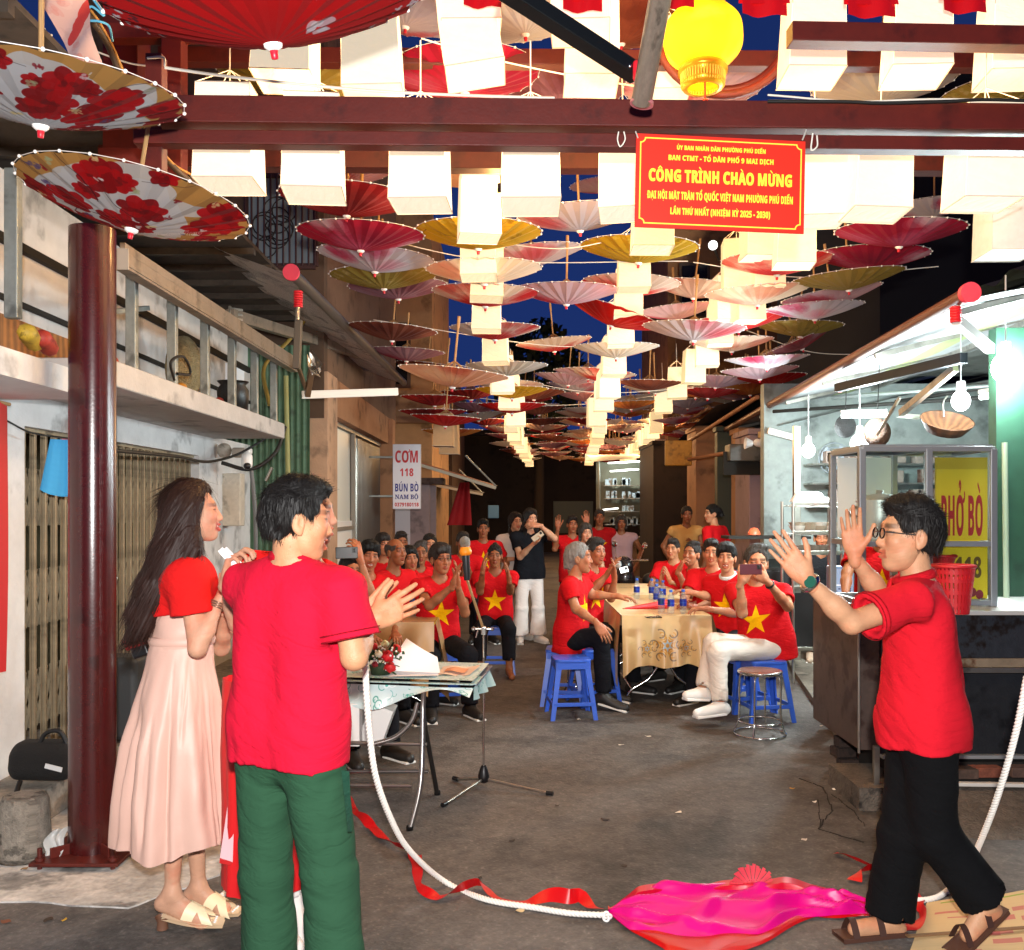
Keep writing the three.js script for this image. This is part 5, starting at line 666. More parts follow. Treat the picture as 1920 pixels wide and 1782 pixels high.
lantern(P(832, 838, 11.8), 'tan unlit paper lantern on the left, upper of two', null, { m: mat('#b8946c', 0.9, { map: T.paper }), cd: 0 }); lantern(P(843, 852, 12.6), 'tan unlit paper lantern on the left, lower of two', null, { m: mat('#b8946c', 0.9, { map: T.paper }), cd: 0 });
{ // round yellow lantern
  const D = 4.35, c = P(1318, 70, D), r = 0.185, t = thing('round_lantern', 'round bright yellow silk lantern with a gold base and tassel', 'lantern', c);
  const b = []; const g = new THREE.SphereGeometry(r, 48, 32); { const p = g.attributes.position; for (let i = 0; i < p.count; i++) { const a = Math.atan2(p.getZ(i), p.getX(i)), k = 1 - 0.028 * Math.abs(Math.sin(a * 6)); p.setXYZ(i, p.getX(i) * k, p.getY(i) * 0.86, p.getZ(i) * k); } g.computeVertexNormals(); }
  const yt = wash('#ffd400', ['#e8a800', '#ffe640'], 33, 9, 60); obj('silk_shade', g, mat('#ffffff', 0.8, { map: yt, emissiveMap: yt, emissive: [0.75, 0.75, 0.75] }), t);
  const gold = mat('#d9a520', 0.3, { metalness: 0.6 }); obj('base_ring', [lathe([[0.105, -0.135], [0.112, -0.15], [0.112, -0.165], [0.095, -0.17], [0.095, -0.205], [0.102, -0.21], [0.09, -0.235], [0.07, -0.235]], 32)], gold, t); obj('top_ring', lathe([[0.1, 0.14], [0.1, 0.19], [0.08, 0.2]], 32), gold, t);
  obj('fringe', [...Array(48)].map((_, i) => rod(V(0.1 * Math.cos(i * 0.131), -0.165, 0.1 * Math.sin(i * 0.131)), V(0.097 * Math.cos(i * 0.131), -0.225, 0.097 * Math.sin(i * 0.131)), 0.004, 0.003, 4)), mat('#e8c040', 0.6), t).userData.kind = 'stuff';
  obj('tassel', [rod(V(0.01, -0.2, 0), V(0.01, -0.285, 0), 0.004), ball(0.01, -0.295, 0, 0.016), lathe([[0.012, -0.305], [0.016, -0.37], [0.012, -0.4], [0, -0.4]], 12).translate(0.01, 0, 0)], mat('#d8241c', 0.6), t); obj('cord', rod(V(0, 0.16, 0), V(0, 0.6, 0), 0.005), M.string, t);
  const l = new THREE.PointLight(0xffd060, 2.5); l.castShadow = true; l.shadow.radius = 4; t.add(l);
}
// folded red papers hanging between the lanterns at the top
for (const [x, y, w, l] of [[1092, 24, 74, 'left of the yellow lantern'], [1268, 16, 66, 'behind the yellow lantern'], [1432, 32, 86, 'right of the yellow lantern'], [1632, 34, 92, 'between the large lanterns at upper right'], [1806, 26, 84, 'near the upper right corner'], [905, 16, 70, 'beside the black awning arm']]) {
  const D = 3.9, p = P(x, y, D), W = (w / F) * D, t = thing('red_paper', `folded glossy red paper hanging ${l}`, 'paper decoration', p);
  obj('sheet', [quad(V(-W / 2, 0, 0.02), V(W / 2, 0, 0.02), V(W / 2, 0.16, 0), V(-W / 2, 0.16, 0), 8, 5, (q, s, v) => { q.y -= 0.008 * Math.sin(s * 3.14) * (1 - v); q.z += 0.012 * Math.cos(s * 9); }), quad(V(-W * 0.56, 0.05, 0.012), V(W * 0.56, 0.05, 0.012), V(W * 0.5, 0.2, -0.02), V(-W * 0.5, 0.2, -0.02), 6, 3)], mat('#d01218', 0.35, { side: THREE.DoubleSide }), t); obj('cord', rod(V(0, 0.18, 0), V(0, 0.5, 0), 0.003), M.string, t);
}
{ // torn banner at upper left, cables, cord
  const a = P(70, -20, 3.7), t = thing('torn_banner', 'torn pinkish cloth with red petals hanging behind the left umbrellas', 'cloth', a);
  const pt = paint('#c9a8a4', (x, W) => { const r = rng(15); for (let i = 0; i < 30; i++) blot(x, r() * W, r() * W, 50, ['#d9c0bc', '#b89490', '#c47a70'][i % 3], 0.25, r, 5); x.fillStyle = '#b8302c'; for (let i = 0; i < 3; i++) { x.beginPath(); x.ellipse(120 + 60 * i, 330 + i * 50, 80, 26, 0.9, 0, 7); x.fill(); } });
  const g = quad(V(0, 0, 0), P(138, 128, 3.6).sub(a), P(190, 118, 3.75).sub(a), P(150, -40, 3.8).sub(a), 14, 10, (q, s, v) => { q.z += 0.03 * Math.sin(s * 7 + v * 3); }); { const u = g.attributes.uv; for (let i = 0; i < u.count; i++) u.setXY(i, u.getX(i) * 2, u.getY(i) * 2); } obj('cloth', g, mat('#ffffff', 0.8, { map: pt, transmission: 0.2, thickness: 0 }), t);
  const cab = (n, pts, r, c, l) => solo(n, tube(pts.map((p) => P(...p)), r, 70), mat(c, 0.6), l, 'cable');
  cab('cable', [[110, -20, 4.0], [165, 30, 4.0], [200, 80, 4.1], [230, 150, 4.15], [285, 265, 4.25], [330, 318, 4.4], [372, 352, 4.6]], 0.016, '#3a2814', 'thick dark cable bundle running down past the upper post'); cab('cable', [[120, -30, 3.98], [178, 30, 3.98], [210, 85, 4.05], [238, 150, 4.1], [292, 262, 4.2], [322, 305, 4.35], [362, 330, 4.55]], 0.006, '#a87430', 'yellowish wire running along the dark cable bundle');
  cab('looped_rope', [[168, -10, 3.9], [195, 30, 3.9], [170, 12, 3.88], [160, 36, 3.9], [185, 40, 3.9], [203, 48, 3.92], [211, 78, 3.95]], 0.005, '#5aaed0', 'light blue cord looped at the upper left');
  cab('cable', [[448, 144, 5.3], [470, 175, 5.3], [500, 180, 5.3], [520, 160, 5.3], [560, 165, 5.3], [620, 172, 5.4]], 0.008, '#2a1a10', 'dark cable drooping across the olive umbrella');
  // ropes across the lane that carry the umbrellas
  for (const [a1, b1, c1, D, l] of [[[905, 452], [1060, 466], [1190, 440], 6.6, 'behind the yellow umbrellas'], [[650, 430], [900, 486], [1290, 490], 7.2, 'second from the front'], [[700, 600], [1060, 650], [1160, 640], 9.5, 'below the patch of blue sky'], [[1300, 492], [1500, 520], [1760, 500], 7.5, 'on the upper right'], [[1400, 620], [1520, 660], [1640, 665], 10, 'running to the right roofs'], [[840, 680], [1100, 735], [1300, 728], 12, 'over the middle of the lane'], [[880, 745], [1050, 760], [1290, 735], 14, 'far over the lane']]) solo('rope_line', tube([P(...a1, D), P(...b1, D), P(...c1, D)], 0.004, 40, 5), M.string, 'thin pale rope strung across the lane, ' + l, 'rope');
  // bare bulb by the left lantern row and a small lit tube
  const bl = thing('bare_bulb', 'bare warm bulb beside the lantern above the left yellow umbrella', 'lamp', P(938, 372, 5.6)); obj('bulb', ball(0, 0, 0, 0.032), mat('#ffffff', 0.4, { emissive: [9, 6.2, 2.4] }), bl); obj('socket', new THREE.CylinderGeometry(0.018, 0.02, 0.06, 10).translate(0, 0.055, 0), M.blackPlastic, bl); const pl = new THREE.PointLight(0xffc070, 4); pl.castShadow = true; bl.add(pl);
  const sb = thing('stall_bulb', 'tiny white lamp in the far middle of the lantern rows', 'lamp', P(1036, 817, 22)); obj('bulb', new THREE.CapsuleGeometry(0.03, 0.14, 4, 8).rotateZ(1.57), mat('#ffffff', 0.4, { emissive: [4, 4, 4] }), sb); obj('cord', rod(V(0, 0, 0), V(0, 0.5, 0), 0.006), M.wire, sb);
}
// ---------------------------------------------------------------- bodies: joined tapered capsules and ellipsoids, meshed as one surface
const cap = (a, b, ra, rb = ra, k = 0.03) => ({ t: 'c', a, b, ra, rb, k }), ell = (c, r, k = 0.03, m = null) => ({ t: 'e', c, r, k, m }), cut = (q) => ({ ...q, s: true }), cyl = (a, b, ra, rb = ra, k = 0.03) => ({ ...cap(a, b, ra, rb, k), flat: true }), half = (p, n, k = 0.01) => ({ t: 'p', p, n: n.clone().normalize(), k });
function dist(q, x, y, z) {
  if (q.t === 'c') {
    const bx = q.b.x - q.a.x, by = q.b.y - q.a.y, bz = q.b.z - q.a.z, px = x - q.a.x, py = y - q.a.y, pz = z - q.a.z, l = bx * bx + by * by + bz * bz;
    let t = l > 1e-12 ? (px * bx + py * by + pz * bz) / l : 0; if (q.flat) { const c = t < 0 ? 0 : t > 1 ? 1 : t, e = Math.hypot(px - bx * t, py - by * t, pz - bz * t) - (q.ra + (q.rb - q.ra) * c), g = Math.max(-t, t - 1) * Math.sqrt(l); return e > 0 && g > 0 ? Math.hypot(e, g) : Math.max(e, g); } t = t < 0 ? 0 : t > 1 ? 1 : t;
    const dx = px - bx * t, dy = py - by * t, dz = pz - bz * t; return Math.sqrt(dx * dx + dy * dy + dz * dz) - (q.ra + (q.rb - q.ra) * t);
  }
  if (q.t === 'e') {
    let dx = x - q.c.x, dy = y - q.c.y, dz = z - q.c.z;
    if (q.m) { const m = q.m, X = dx * m[0].x + dy * m[0].y + dz * m[0].z, Y = dx * m[1].x + dy * m[1].y + dz * m[1].z; dz = dx * m[2].x + dy * m[2].y + dz * m[2].z; dx = X; dy = Y; }
    const a = dx / q.r[0], b = dy / q.r[1], c = dz / q.r[2], k0 = Math.sqrt(a * a + b * b + c * c), k1 = Math.sqrt((a / q.r[0]) ** 2 + (b / q.r[1]) ** 2 + (c / q.r[2]) ** 2); return k1 < 1e-9 ? -Math.min(...q.r) : (k0 * (k0 - 1)) / k1;
  }
  return (x - q.p.x) * q.n.x + (y - q.p.y) * q.n.y + (z - q.p.z) * q.n.z;
}
function skin(prims, cell, o = {}) { // o.disp(x, y, z, d) moves the surface, o.color(p, n) paints, o.uv(p, n) lays a print
  let lo = [1e9, 1e9, 1e9], hi = [-1e9, -1e9, -1e9]; const pad = 4 * cell;
  const reach = (q) => (q.t === 'c' ? [[Math.min(q.a.x, q.b.x), Math.min(q.a.y, q.b.y), Math.min(q.a.z, q.b.z)], [Math.max(q.a.x, q.b.x), Math.max(q.a.y, q.b.y), Math.max(q.a.z, q.b.z)], Math.max(q.ra, q.rb)] : [q.c.toArray(), q.c.toArray(), Math.max(...q.r)]);
  for (const q of prims) if (q.t !== 'p' && !q.s) { const [l, h, r] = reach(q); for (let i = 0; i < 3; i++) { lo[i] = Math.min(lo[i], l[i] - r - pad); hi[i] = Math.max(hi[i], h[i] + r + pad); } }
  const N = [0, 1, 2].map((i) => Math.ceil((hi[i] - lo[i]) / cell) + 1), [nx, ny, nz] = N, sx = 1, sy = nx, sz = nx * ny, f = new Float32Array(nx * ny * nz).fill(0.5);
  for (const q of prims) {
    let a = [0, 0, 0], b = [nx - 1, ny - 1, nz - 1];
    if (q.t !== 'p') { const [l, h, r] = reach(q), m = r + q.k + 3.5 * cell; for (let i = 0; i < 3; i++) { a[i] = Math.max(0, Math.floor((l[i] - m - lo[i]) / cell)); b[i] = Math.min(N[i] - 1, Math.ceil((h[i] + m - lo[i]) / cell)); } }
    for (let z = a[2]; z <= b[2]; z++) for (let y = a[1]; y <= b[1]; y++) for (let x = a[0], i = a[0] + y * sy + z * sz; x <= b[0]; x++, i++) {
      const d = dist(q, lo[0] + x * cell, lo[1] + y * cell, lo[2] + z * cell), g = f[i], k = q.k;
      if (q.s) { const e = -d, h = k > 0 ? Math.max(k - Math.abs(g - e), 0) / k : 0; f[i] = Math.max(g, e) + h * h * k * 0.25; }
      else if (q.t === 'p') f[i] = Math.max(g, d);
      else { const h = k > 0 ? Math.max(k - Math.abs(g - d), 0) / k : 0; f[i] = Math.min(g, d) - h * h * k * 0.25; }
    }
  }
  if (o.disp) for (let z = 0, i = 0; z < nz; z++) for (let y = 0; y < ny; y++) for (let x = 0; x < nx; x++, i++) if (Math.abs(f[i]) < 3 * cell + 0.02) f[i] += o.disp(lo[0] + x * cell, lo[1] + y * cell, lo[2] + z * cell, f[i]);
  const vid = new Int32Array(f.length).fill(-1), pos = [], ix = [];
  const C = [[0, 0, 0], [1, 0, 0], [0, 1, 0], [1, 1, 0], [0, 0, 1], [1, 0, 1], [0, 1, 1], [1, 1, 1]], E = [[0, 1], [2, 3], [4, 5], [6, 7], [0, 2], [1, 3], [4, 6], [5, 7], [0, 4], [1, 5], [2, 6], [3, 7]], off = C.map(([x, y, z]) => x + y * sy + z * sz);
  for (let z = 0; z < nz - 1; z++) for (let y = 0; y < ny - 1; y++) for (let x = 0; x < nx - 1; x++) {
    const i = x + y * sy + z * sz; let m = 0; for (let c = 0; c < 8; c++) if (f[i + off[c]] < 0) m |= 1 << c;
    if (m === 0 || m === 255) continue;
    let n = 0, X = 0, Y = 0, Z = 0;
    for (const [a, b] of E) { if (((m >> a) & 1) === ((m >> b) & 1)) continue; const va = f[i + off[a]], vb = f[i + off[b]], t = va / (va - vb); X += C[a][0] + t * (C[b][0] - C[a][0]); Y += C[a][1] + t * (C[b][1] - C[a][1]); Z += C[a][2] + t * (C[b][2] - C[a][2]); n++; }
    vid[i] = pos.length / 3; pos.push(lo[0] + (x + X / n) * cell, lo[1] + (y + Y / n) * cell, lo[2] + (z + Z / n) * cell);
  }
  for (let z = 1; z < nz - 1; z++) for (let y = 1; y < ny - 1; y++) for (let x = 1; x < nx - 1; x++) {
    const i = x + y * sy + z * sz, s = f[i] < 0;
    for (const [d, u, v] of [[sx, sy, sz], [sy, sz, sx], [sz, sx, sy]]) {
      if (s === f[i + d] < 0) continue; const a = vid[i], b = vid[i - u], c = vid[i - u - v], e = vid[i - v]; if (a < 0 || b < 0 || c < 0 || e < 0) continue;
      if (s) ix.push(a, b, c, a, c, e); else ix.push(a, c, b, a, e, c);
    }
  }
  const g = new THREE.BufferGeometry(); g.setIndex(ix); g.setAttribute('position', new THREE.Float32BufferAttribute(pos, 3));
  const nrm = new Float32Array(pos.length), S = (x, y, z) => { x = clamp(x, 0, nx - 1.001); y = clamp(y, 0, ny - 1.001); z = clamp(z, 0, nz - 1.001); const X = x | 0, Y = y | 0, Z = z | 0, u = x - X, v = y - Y, w = z - Z, i = X + Y * sy + Z * sz; return lerp(lerp(lerp(f[i], f[i + 1], u), lerp(f[i + sy], f[i + sy + 1], u), v), lerp(lerp(f[i + sz], f[i + sz + 1], u), lerp(f[i + sy + sz], f[i + sy + sz + 1], u), v), w); };
  for (let i = 0; i < pos.length; i += 3) { const x = (pos[i] - lo[0]) / cell, y = (pos[i + 1] - lo[1]) / cell, z = (pos[i + 2] - lo[2]) / cell, h = 0.7; let a = S(x + h, y, z) - S(x - h, y, z), b = S(x, y + h, z) - S(x, y - h, z), c = S(x, y, z + h) - S(x, y, z - h); const l = Math.hypot(a, b, c) || 1; nrm[i] = a / l; nrm[i + 1] = b / l; nrm[i + 2] = c / l; }
  g.setAttribute('normal', new THREE.BufferAttribute(nrm, 3));
  const uv = new Float32Array((pos.length / 3) * 2), p = V(), n = V(); if (o.uv) for (let i = 0; i < pos.length / 3; i++) { const [a, b] = o.uv(p.fromArray(pos, i * 3), n.fromArray(nrm, i * 3)); uv[i * 2] = a; uv[i * 2 + 1] = b; }
  g.setAttribute('uv', new THREE.BufferAttribute(uv, 2)); if (!o.uv) for (let i = 0; i < pos.length / 3; i++) { uv[i * 2] = pos[i * 3] * 0.8 + pos[i * 3 + 2] * 0.55; uv[i * 2 + 1] = pos[i * 3 + 1] * 0.9 + pos[i * 3 + 2] * 0.3; }
  if (o.color) { const c = new Float32Array(pos.length); for (let i = 0; i < pos.length / 3; i++) c.set(o.color(p.fromArray(pos, i * 3), n.fromArray(nrm, i * 3)), i * 3); g.setAttribute('color', new THREE.BufferAttribute(c, 3)); }
  return g;
}
function join(list) { // coloured skins into one mesh
  const gs = list.filter(Boolean).map((g) => { const h = g.index ? g : g; if (!h.attributes.color) h.setAttribute('color', new THREE.BufferAttribute(new Float32Array(h.attributes.position.count * 3).fill(1), 3)); for (const k of Object.keys(h.attributes)) if (!['position', 'normal', 'uv', 'color'].includes(k)) h.deleteAttribute(k); return h; });
  return mergeGeometries(gs);
}
const axes = (X, Y, Z, p, s = 1) => new THREE.Matrix4().makeBasis(X, Y, Z).setPosition(p).multiply(new THREE.Matrix4().makeScale(s, s, s));

function strands(g, n, flow, len, w = 0.0011, up = 1) { // thin strips lying on a hair surface
  const P0 = g.attributes.position, N0 = g.attributes.normal, p = [], nr = [], ix = [];
  for (let i = 0; i < n; i++) { const k = Math.floor(R() * P0.count), a = V().fromBufferAttribute(P0, k), m = V().fromBufferAttribute(N0, k), d = flow(a); d.addScaledVector(m, -d.dot(m)).normalize(); const s = d.clone().cross(m).normalize().multiplyScalar(w), L = len * (0.5 + R()), lift = up * (0.1 + 0.25 * R()), b = p.length / 3; for (let j = 0; j < 4; j++) { const t = j / 3, q = a.clone().addScaledVector(d, L * t).addScaledVector(m, 0.001 + L * lift * t * (1 - 0.6 * t)), e = s.clone().multiplyScalar(1 - 0.8 * t); p.push(q.x - e.x, q.y - e.y, q.z - e.z, q.x + e.x, q.y + e.y, q.z + e.z); nr.push(m.x, m.y, m.z, m.x, m.y, m.z); if (j < 3) ix.push(b + j * 2, b + j * 2 + 1, b + j * 2 + 3, b + j * 2, b + j * 2 + 3, b + j * 2 + 2); } }
  const o = new THREE.BufferGeometry(); o.setIndex(ix); o.setAttribute('position', new THREE.Float32BufferAttribute(p, 3)); o.setAttribute('normal', new THREE.Float32BufferAttribute(nr, 3)); o.setAttribute('uv', new THREE.BufferAttribute(new Float32Array((p.length / 3) * 2), 2)); return o;
}
// a head, face towards +z, +x its left, the middle between the ears at the origin
function headSkin(o, cell) {
  const w = o.wide ?? 1, j = o.jaw ?? 1, sm = o.smile ?? 0, op = o.open ?? 0, v = (x, y, z) => V(x * w, y, z);
  const pr = [ell(v(0, 0.032, -0.012), [0.075 * w, 0.094, 0.094], 0.02), ell(v(0, -0.03, 0.03), [0.061 * w, 0.085, 0.06], 0.03), ell(v(0, -0.062, 0.03), [0.05 * w * j, 0.058, 0.052], 0.03), ell(v(0, -0.106, 0.06), [0.026 * j, 0.02, 0.023], 0.025),
    cap(v(-0.034, 0.03, 0.075), v(0.034, 0.03, 0.075), 0.014, 0.014, 0.02), cap(v(0, 0.014, 0.086), v(0, -0.031, 0.1025), 0.0085, 0.0125, 0.012), ell(v(0, -0.035, 0.094), [0.0185, 0.0105, 0.013], 0.01)];
  for (const s of [-1, 1]) pr.push(ell(v(s * 0.041, -0.024 + 0.006 * sm, 0.064 + 0.004 * sm), [0.024, 0.022 + 0.004 * sm, 0.022], 0.022), ell(v(s * 0.079, -0.008, -0.008), [0.009, 0.033, 0.021], 0.008), ell(v(s * 0.077, -0.034, -0.002), [0.007, 0.013, 0.011], 0.006));
  for (const s of [-1, 1]) pr.push(cut(ell(v(s * 0.033, 0.009, 0.101), [0.017, 0.011, 0.016], 0.012)), cut(ell(v(s * 0.087, -0.004, 0.0), [0.005, 0.017, 0.009], 0.005)));
  for (const s of [-1, 1]) pr.push(ell(v(s * 0.033, 0.0045, 0.079), [0.0155, 0.0125, 0.0135], 0.006));
  const my = -0.068, mw = 0.02 + 0.008 * sm, curl = 0.008 * sm;
  for (const s of [-1, 1]) pr.push(cap(v(0, my + 0.006, 0.0955), v(s * mw, my + curl, 0.081 - 0.004 * sm), 0.006, 0.004, 0.008), cap(v(0, my - 0.007 - op * 0.012, 0.0935), v(s * mw, my + curl - 0.002, 0.081 - 0.004 * sm), 0.0072, 0.004, 0.008));
  for (const s of [-1, 1]) pr.push(cut(cap(v(0, my - op * 0.006, 0.1), v(s * mw * 0.95, my + curl * 0.9, 0.088 - 0.004 * sm), 0.002 + 0.008 * op, 0.002, 0.004)));
  const base = o.tone, lip = o.lip ?? [0.78, 0.42, 0.4], brow = o.brow ?? 0.25;
  return skin(pr, cell, { color: (p) => {
    const x = Math.abs(p.x / w), y = p.y, z = p.z; let c = [1, 1, 1];
    if (z > 0.05) {
      const bl = sstep(0.012, 0.005, Math.abs(y - 0.03 + 0.1 * (x - 0.03) ** 2 * 60 * 0.2 - (x < 0.03 ? 0.001 : 0))) * sstep(0.006, 0.014, x) * sstep(0.058, 0.046, x); c = c.map((q) => q * lerp(1, brow, bl * 0.9));
      const lp = sstep(0.016 + op * 0.012, 0.01 + op * 0.008, Math.abs(y - my - curl * (x / mw) ** 2 + 0.001 + op * 0.005)) * sstep(mw * 1.25, mw * 0.95, x); c = c.map((q, i) => q * lerp(1, lip[i], lp));
      const ey = sstep(0.011, 0.006, Math.abs(y - 0.005)) * sstep(0.022, 0.016, Math.abs(x - 0.033)); c = c.map((q) => q * lerp(1, 0.7, ey));
      const lash = sstep(0.0042, 0.002, Math.abs(y - 0.0095 + 6 * (x - 0.033) ** 2)) * sstep(0.019, 0.015, Math.abs(x - 0.033)); c = c.map((q) => q * lerp(1, 0.12, lash));
      const ck = sstep(0.035, 0.0, Math.hypot(x - 0.043, y + 0.02)); c = [c[0], c[1] * (1 - 0.12 * ck), c[2] * (1 - 0.12 * ck)];
    }
    const st = 0.97 + 0.06 * n3(p.x * 60, p.y * 60, p.z * 60); return c.map((q) => q * st);
  } });
}
const eyeGeo = (() => { const g = new THREE.SphereGeometry(0.0118, 20, 14), c = [], p = g.attributes.position; for (let i = 0; i < p.count; i++) { const z = p.getZ(i) / 0.0118, d = z > 0.94 ? [0.01, 0.008, 0.007] : z > 0.84 ? [0.05, 0.025, 0.015] : [0.72, 0.7, 0.68]; c.push(...d); } g.setAttribute('color', new THREE.Float32BufferAttribute(c, 3)); return g; })();
const eyeMat = mat('#ffffff', 0.15, { vertexColors: true });
// hair in the head's own axes
function hairSkin(kind, cell, w = 1) {
  const v = (x, y, z) => V(x * w, y, z), shell = (g = 0.006) => [ell(v(0, 0.036, -0.016), [(0.077 + g) * w, 0.095 + g, 0.096 + g], 0.01)];
  const st = (x, y, z) => { const a = Math.atan2(x, z), r = 0.0014 * Math.sin(a * 60 + 14 * n3(x * 30, y * 14, z * 30)) + 0.008 * (n3(x * 70, y * 30, z * 70) - 0.5) + 0.005 * (n3(x * 140, y * 60, z * 140) - 0.5); return r; };
  let pr;
  const face = (y0 = 0.092) => [cut(ell(v(0, y0 - 0.125, 0.14), [0.115 * w, 0.125, 0.1], 0.014)), cut(ell(v(0, -0.075, 0.075), [0.12 * w, 0.085, 0.1], 0.012))], under = (y = -0.055) => half(v(0, y, -0.05), V(0, -1, -0.25));
  const ears = [-1, 1].map((s) => cut(ell(v(s * 0.085, -0.015, 0.01), [0.022, 0.036, 0.034], 0.01)));
  if (kind === 'short') pr = [...shell(0.006), ell(v(0, 0.106, 0.012), [0.064 * w, 0.04, 0.072], 0.03), ell(v(0.015, 0.1, 0.062), [0.05 * w, 0.02, 0.024], 0.02), cap(v(0, -0.04, -0.07), v(0, 0, -0.085), 0.042, 0.03, 0.03), ...face(0.1), ...ears, under(-0.06)];
  if (kind === 'fringe') pr = [...shell(0.015), ell(v(0, 0.1, 0.045), [0.066 * w, 0.034, 0.052], 0.03), ell(v(-0.03, 0.075, 0.075), [0.04 * w, 0.034, 0.022], 0.02), ...face(0.072), ...ears, under(-0.055)];
  if (kind === 'receding') pr = [...shell(0.008), cap(v(0, -0.035, -0.075), v(0, 0, -0.09), 0.052, 0.03, 0.03), ell(v(0.03, 0.12, -0.0), [0.05 * w, 0.025, 0.06], 0.03), ...face(0.118), ...ears, under(-0.06)];
  if (kind === 'bald') pr = [...shell(0.005), cut(ell(v(0, 0.15, 0.01), [0.12 * w, 0.1, 0.13], 0.02)), ...face(0.09), ...ears, under(-0.05)];
  if (kind === 'grey') pr = [...shell(0.011), ell(v(0, 0.02, -0.08), [0.07 * w, 0.07, 0.04], 0.03), cap(v(0, -0.06, -0.085), v(0, 0, -0.09), 0.05, 0.04, 0.03), ...face(0.112), ...ears, under(-0.1)];
  if (kind === 'long') pr = [...shell(0.014), ell(v(0, 0.1, 0.03), [0.07 * w, 0.03, 0.05], 0.03), ...[-1, 1].flatMap((s) => [cap(v(s * 0.072, 0.03, 0.0), v(s * 0.085, -0.13, 0.02), 0.03, 0.03, 0.03), cap(v(s * 0.085, -0.13, 0.02), v(s * 0.075, -0.24, 0.03), 0.03, 0.018, 0.03)]), cap(v(0, 0, -0.07), v(0, -0.24, -0.08), 0.06, 0.05, 0.05), ...face(0.1)];
  if (kind === 'bun') pr = [...shell(0.008), ell(v(0, 0.13, -0.05), [0.03, 0.025, 0.03], 0.01), ...face(0.1), ...ears, under(-0.05)];
  if (kind === 'tied') pr = [...shell(0.012), cap(v(0, 0.05, -0.12), v(0, -0.06, -0.15), 0.035, 0.045, 0.03), cap(v(0, -0.06, -0.15), v(0, -0.22, -0.13), 0.045, 0.02, 0.03), ...face(0.1), ...ears, under(-0.06)];
  if (kind === 'bob') pr = [...shell(0.016), ell(v(0, 0.1, 0.035), [0.066 * w, 0.036, 0.05], 0.03), ...[-1, 1].map((s) => cap(v(s * 0.074, 0.02, -0.01), v(s * 0.078, -0.085, 0.0), 0.03, 0.024, 0.03)), cap(v(0, 0, -0.08), v(0, -0.09, -0.07), 0.055, 0.05, 0.03), ...face(0.085), under(-0.12)];
  return skin(pr, cell, { disp: st, uv: (p) => [Math.atan2(p.x, p.z) * 0.16 * 3, p.y * 3] });
}
// a hand: wrist at the origin, fingers along +y, palm to +z, the thumb on the +x side (side = 1, a right hand) or the -x side
function handSkin(side, o, cell) {
  const c = o.curl ?? 0.25, sp = o.spread ?? 0.5, s = side, X = [0.03, 0.0105, -0.0095, -0.0285], Y = [0.089, 0.093, 0.088, 0.079], L = [[0.041, 0.025, 0.02], [0.046, 0.029, 0.021], [0.042, 0.026, 0.02], [0.033, 0.02, 0.018]], A = [0.15, 0.04, -0.07, -0.2], pr = [ell(V(0, 0.048, 0.001), [0.039, 0.05, 0.0145], 0.012), cap(V(0, -0.03, 0), V(0, 0.02, 0), 0.0245, 0.026, 0.02)];
  for (let i = 0; i < 4; i++) {
    pr.push(cap(V(s * X[i] * 0.55, 0.02, 0), V(s * X[i], Y[i], 0), 0.013, 0.0112, 0.012)); let p = V(s * X[i], Y[i], 0), a = c * (0.5 + 0.12 * i), r = [0.0098, 0.0098, 0.0092, 0.008][i]; const q = A[i] * sp;
    for (let k = 0; k < 3; k++) { const n = p.clone().add(V(s * Math.sin(q) * Math.cos(a), Math.cos(a) * Math.cos(q), Math.sin(a)).multiplyScalar(L[i][k])); pr.push(cap(p, n, r, r * 0.9, 0.002)); r *= 0.9; p = n; a += c * (k ? 0.8 : 1.1); }
  }
  const th = o.thumb ?? 0.7, t0 = V(s * 0.02, 0.022, 0.006), t1 = V(s * (0.03 + 0.02 * th), 0.052, 0.014), t2 = t1.clone().add(V(s * (0.006 + 0.016 * th), 0.03, 0.004 + 0.012 * (1 - th))), t3 = t2.clone().add(V(s * (0.002 + 0.008 * th), 0.025, 0.004 + 0.01 * (1 - th)));
  pr.push(cap(t0, t1, 0.017, 0.0125, 0.012), cap(t1, t2, 0.0118, 0.0105, 0.004), cap(t2, t3, 0.0105, 0.0085, 0.002));
  return skin(pr, cell, { color: (p) => { const k = 0.96 + 0.08 * n3(p.x * 90, p.y * 90, p.z * 90) - 0.1 * sstep(0.1, 0.16, p.y) * 0.4; return [k, k * 0.97, k * 0.96]; } });
}
const hairMat = (c) => mat(c, 0.55, { bumpMap: T.strands, bumpScale: 0.004, specularIntensity: 0.6 });
const starTex = (bg) => canvas(512, 512, (x, W) => { x.fillStyle = bg; x.fillRect(0, 0, W, W); x.fillStyle = '#f2b705'; x.beginPath(); for (let i = 0; i < 10; i++) { const a = -Math.PI / 2 + (i * Math.PI) / 5, r = (i % 2 ? 0.382 : 1) * W * 0.165; x[i ? 'lineTo' : 'moveTo'](W / 2 + r * Math.cos(a), W / 2 + r * Math.sin(a)); } x.fill(); });
const STAR = starTex('#c3121a'), STAR2 = starTex('#a01016');
const CLOTH_BUMP = rep(T.wrinkle, 1.3), STAR_BUMP = rep(T.wrinkle, 1.2);
const cloth = (c, o = {}) => mat(c, 0.92, { bumpMap: CLOTH_BUMP, bumpScale: 0.005, specularIntensity: 0.3, ...o });
const SKIN_MAP = rep(T.skin, 3), SKIN_BUMP = rep(T.bumps, 5), skinMat = (c) => mat(c, 0.5, { vertexColors: true, map: SKIN_MAP, bumpMap: SKIN_BUMP, bumpScale: 0.0016, specularIntensity: 0.7 });
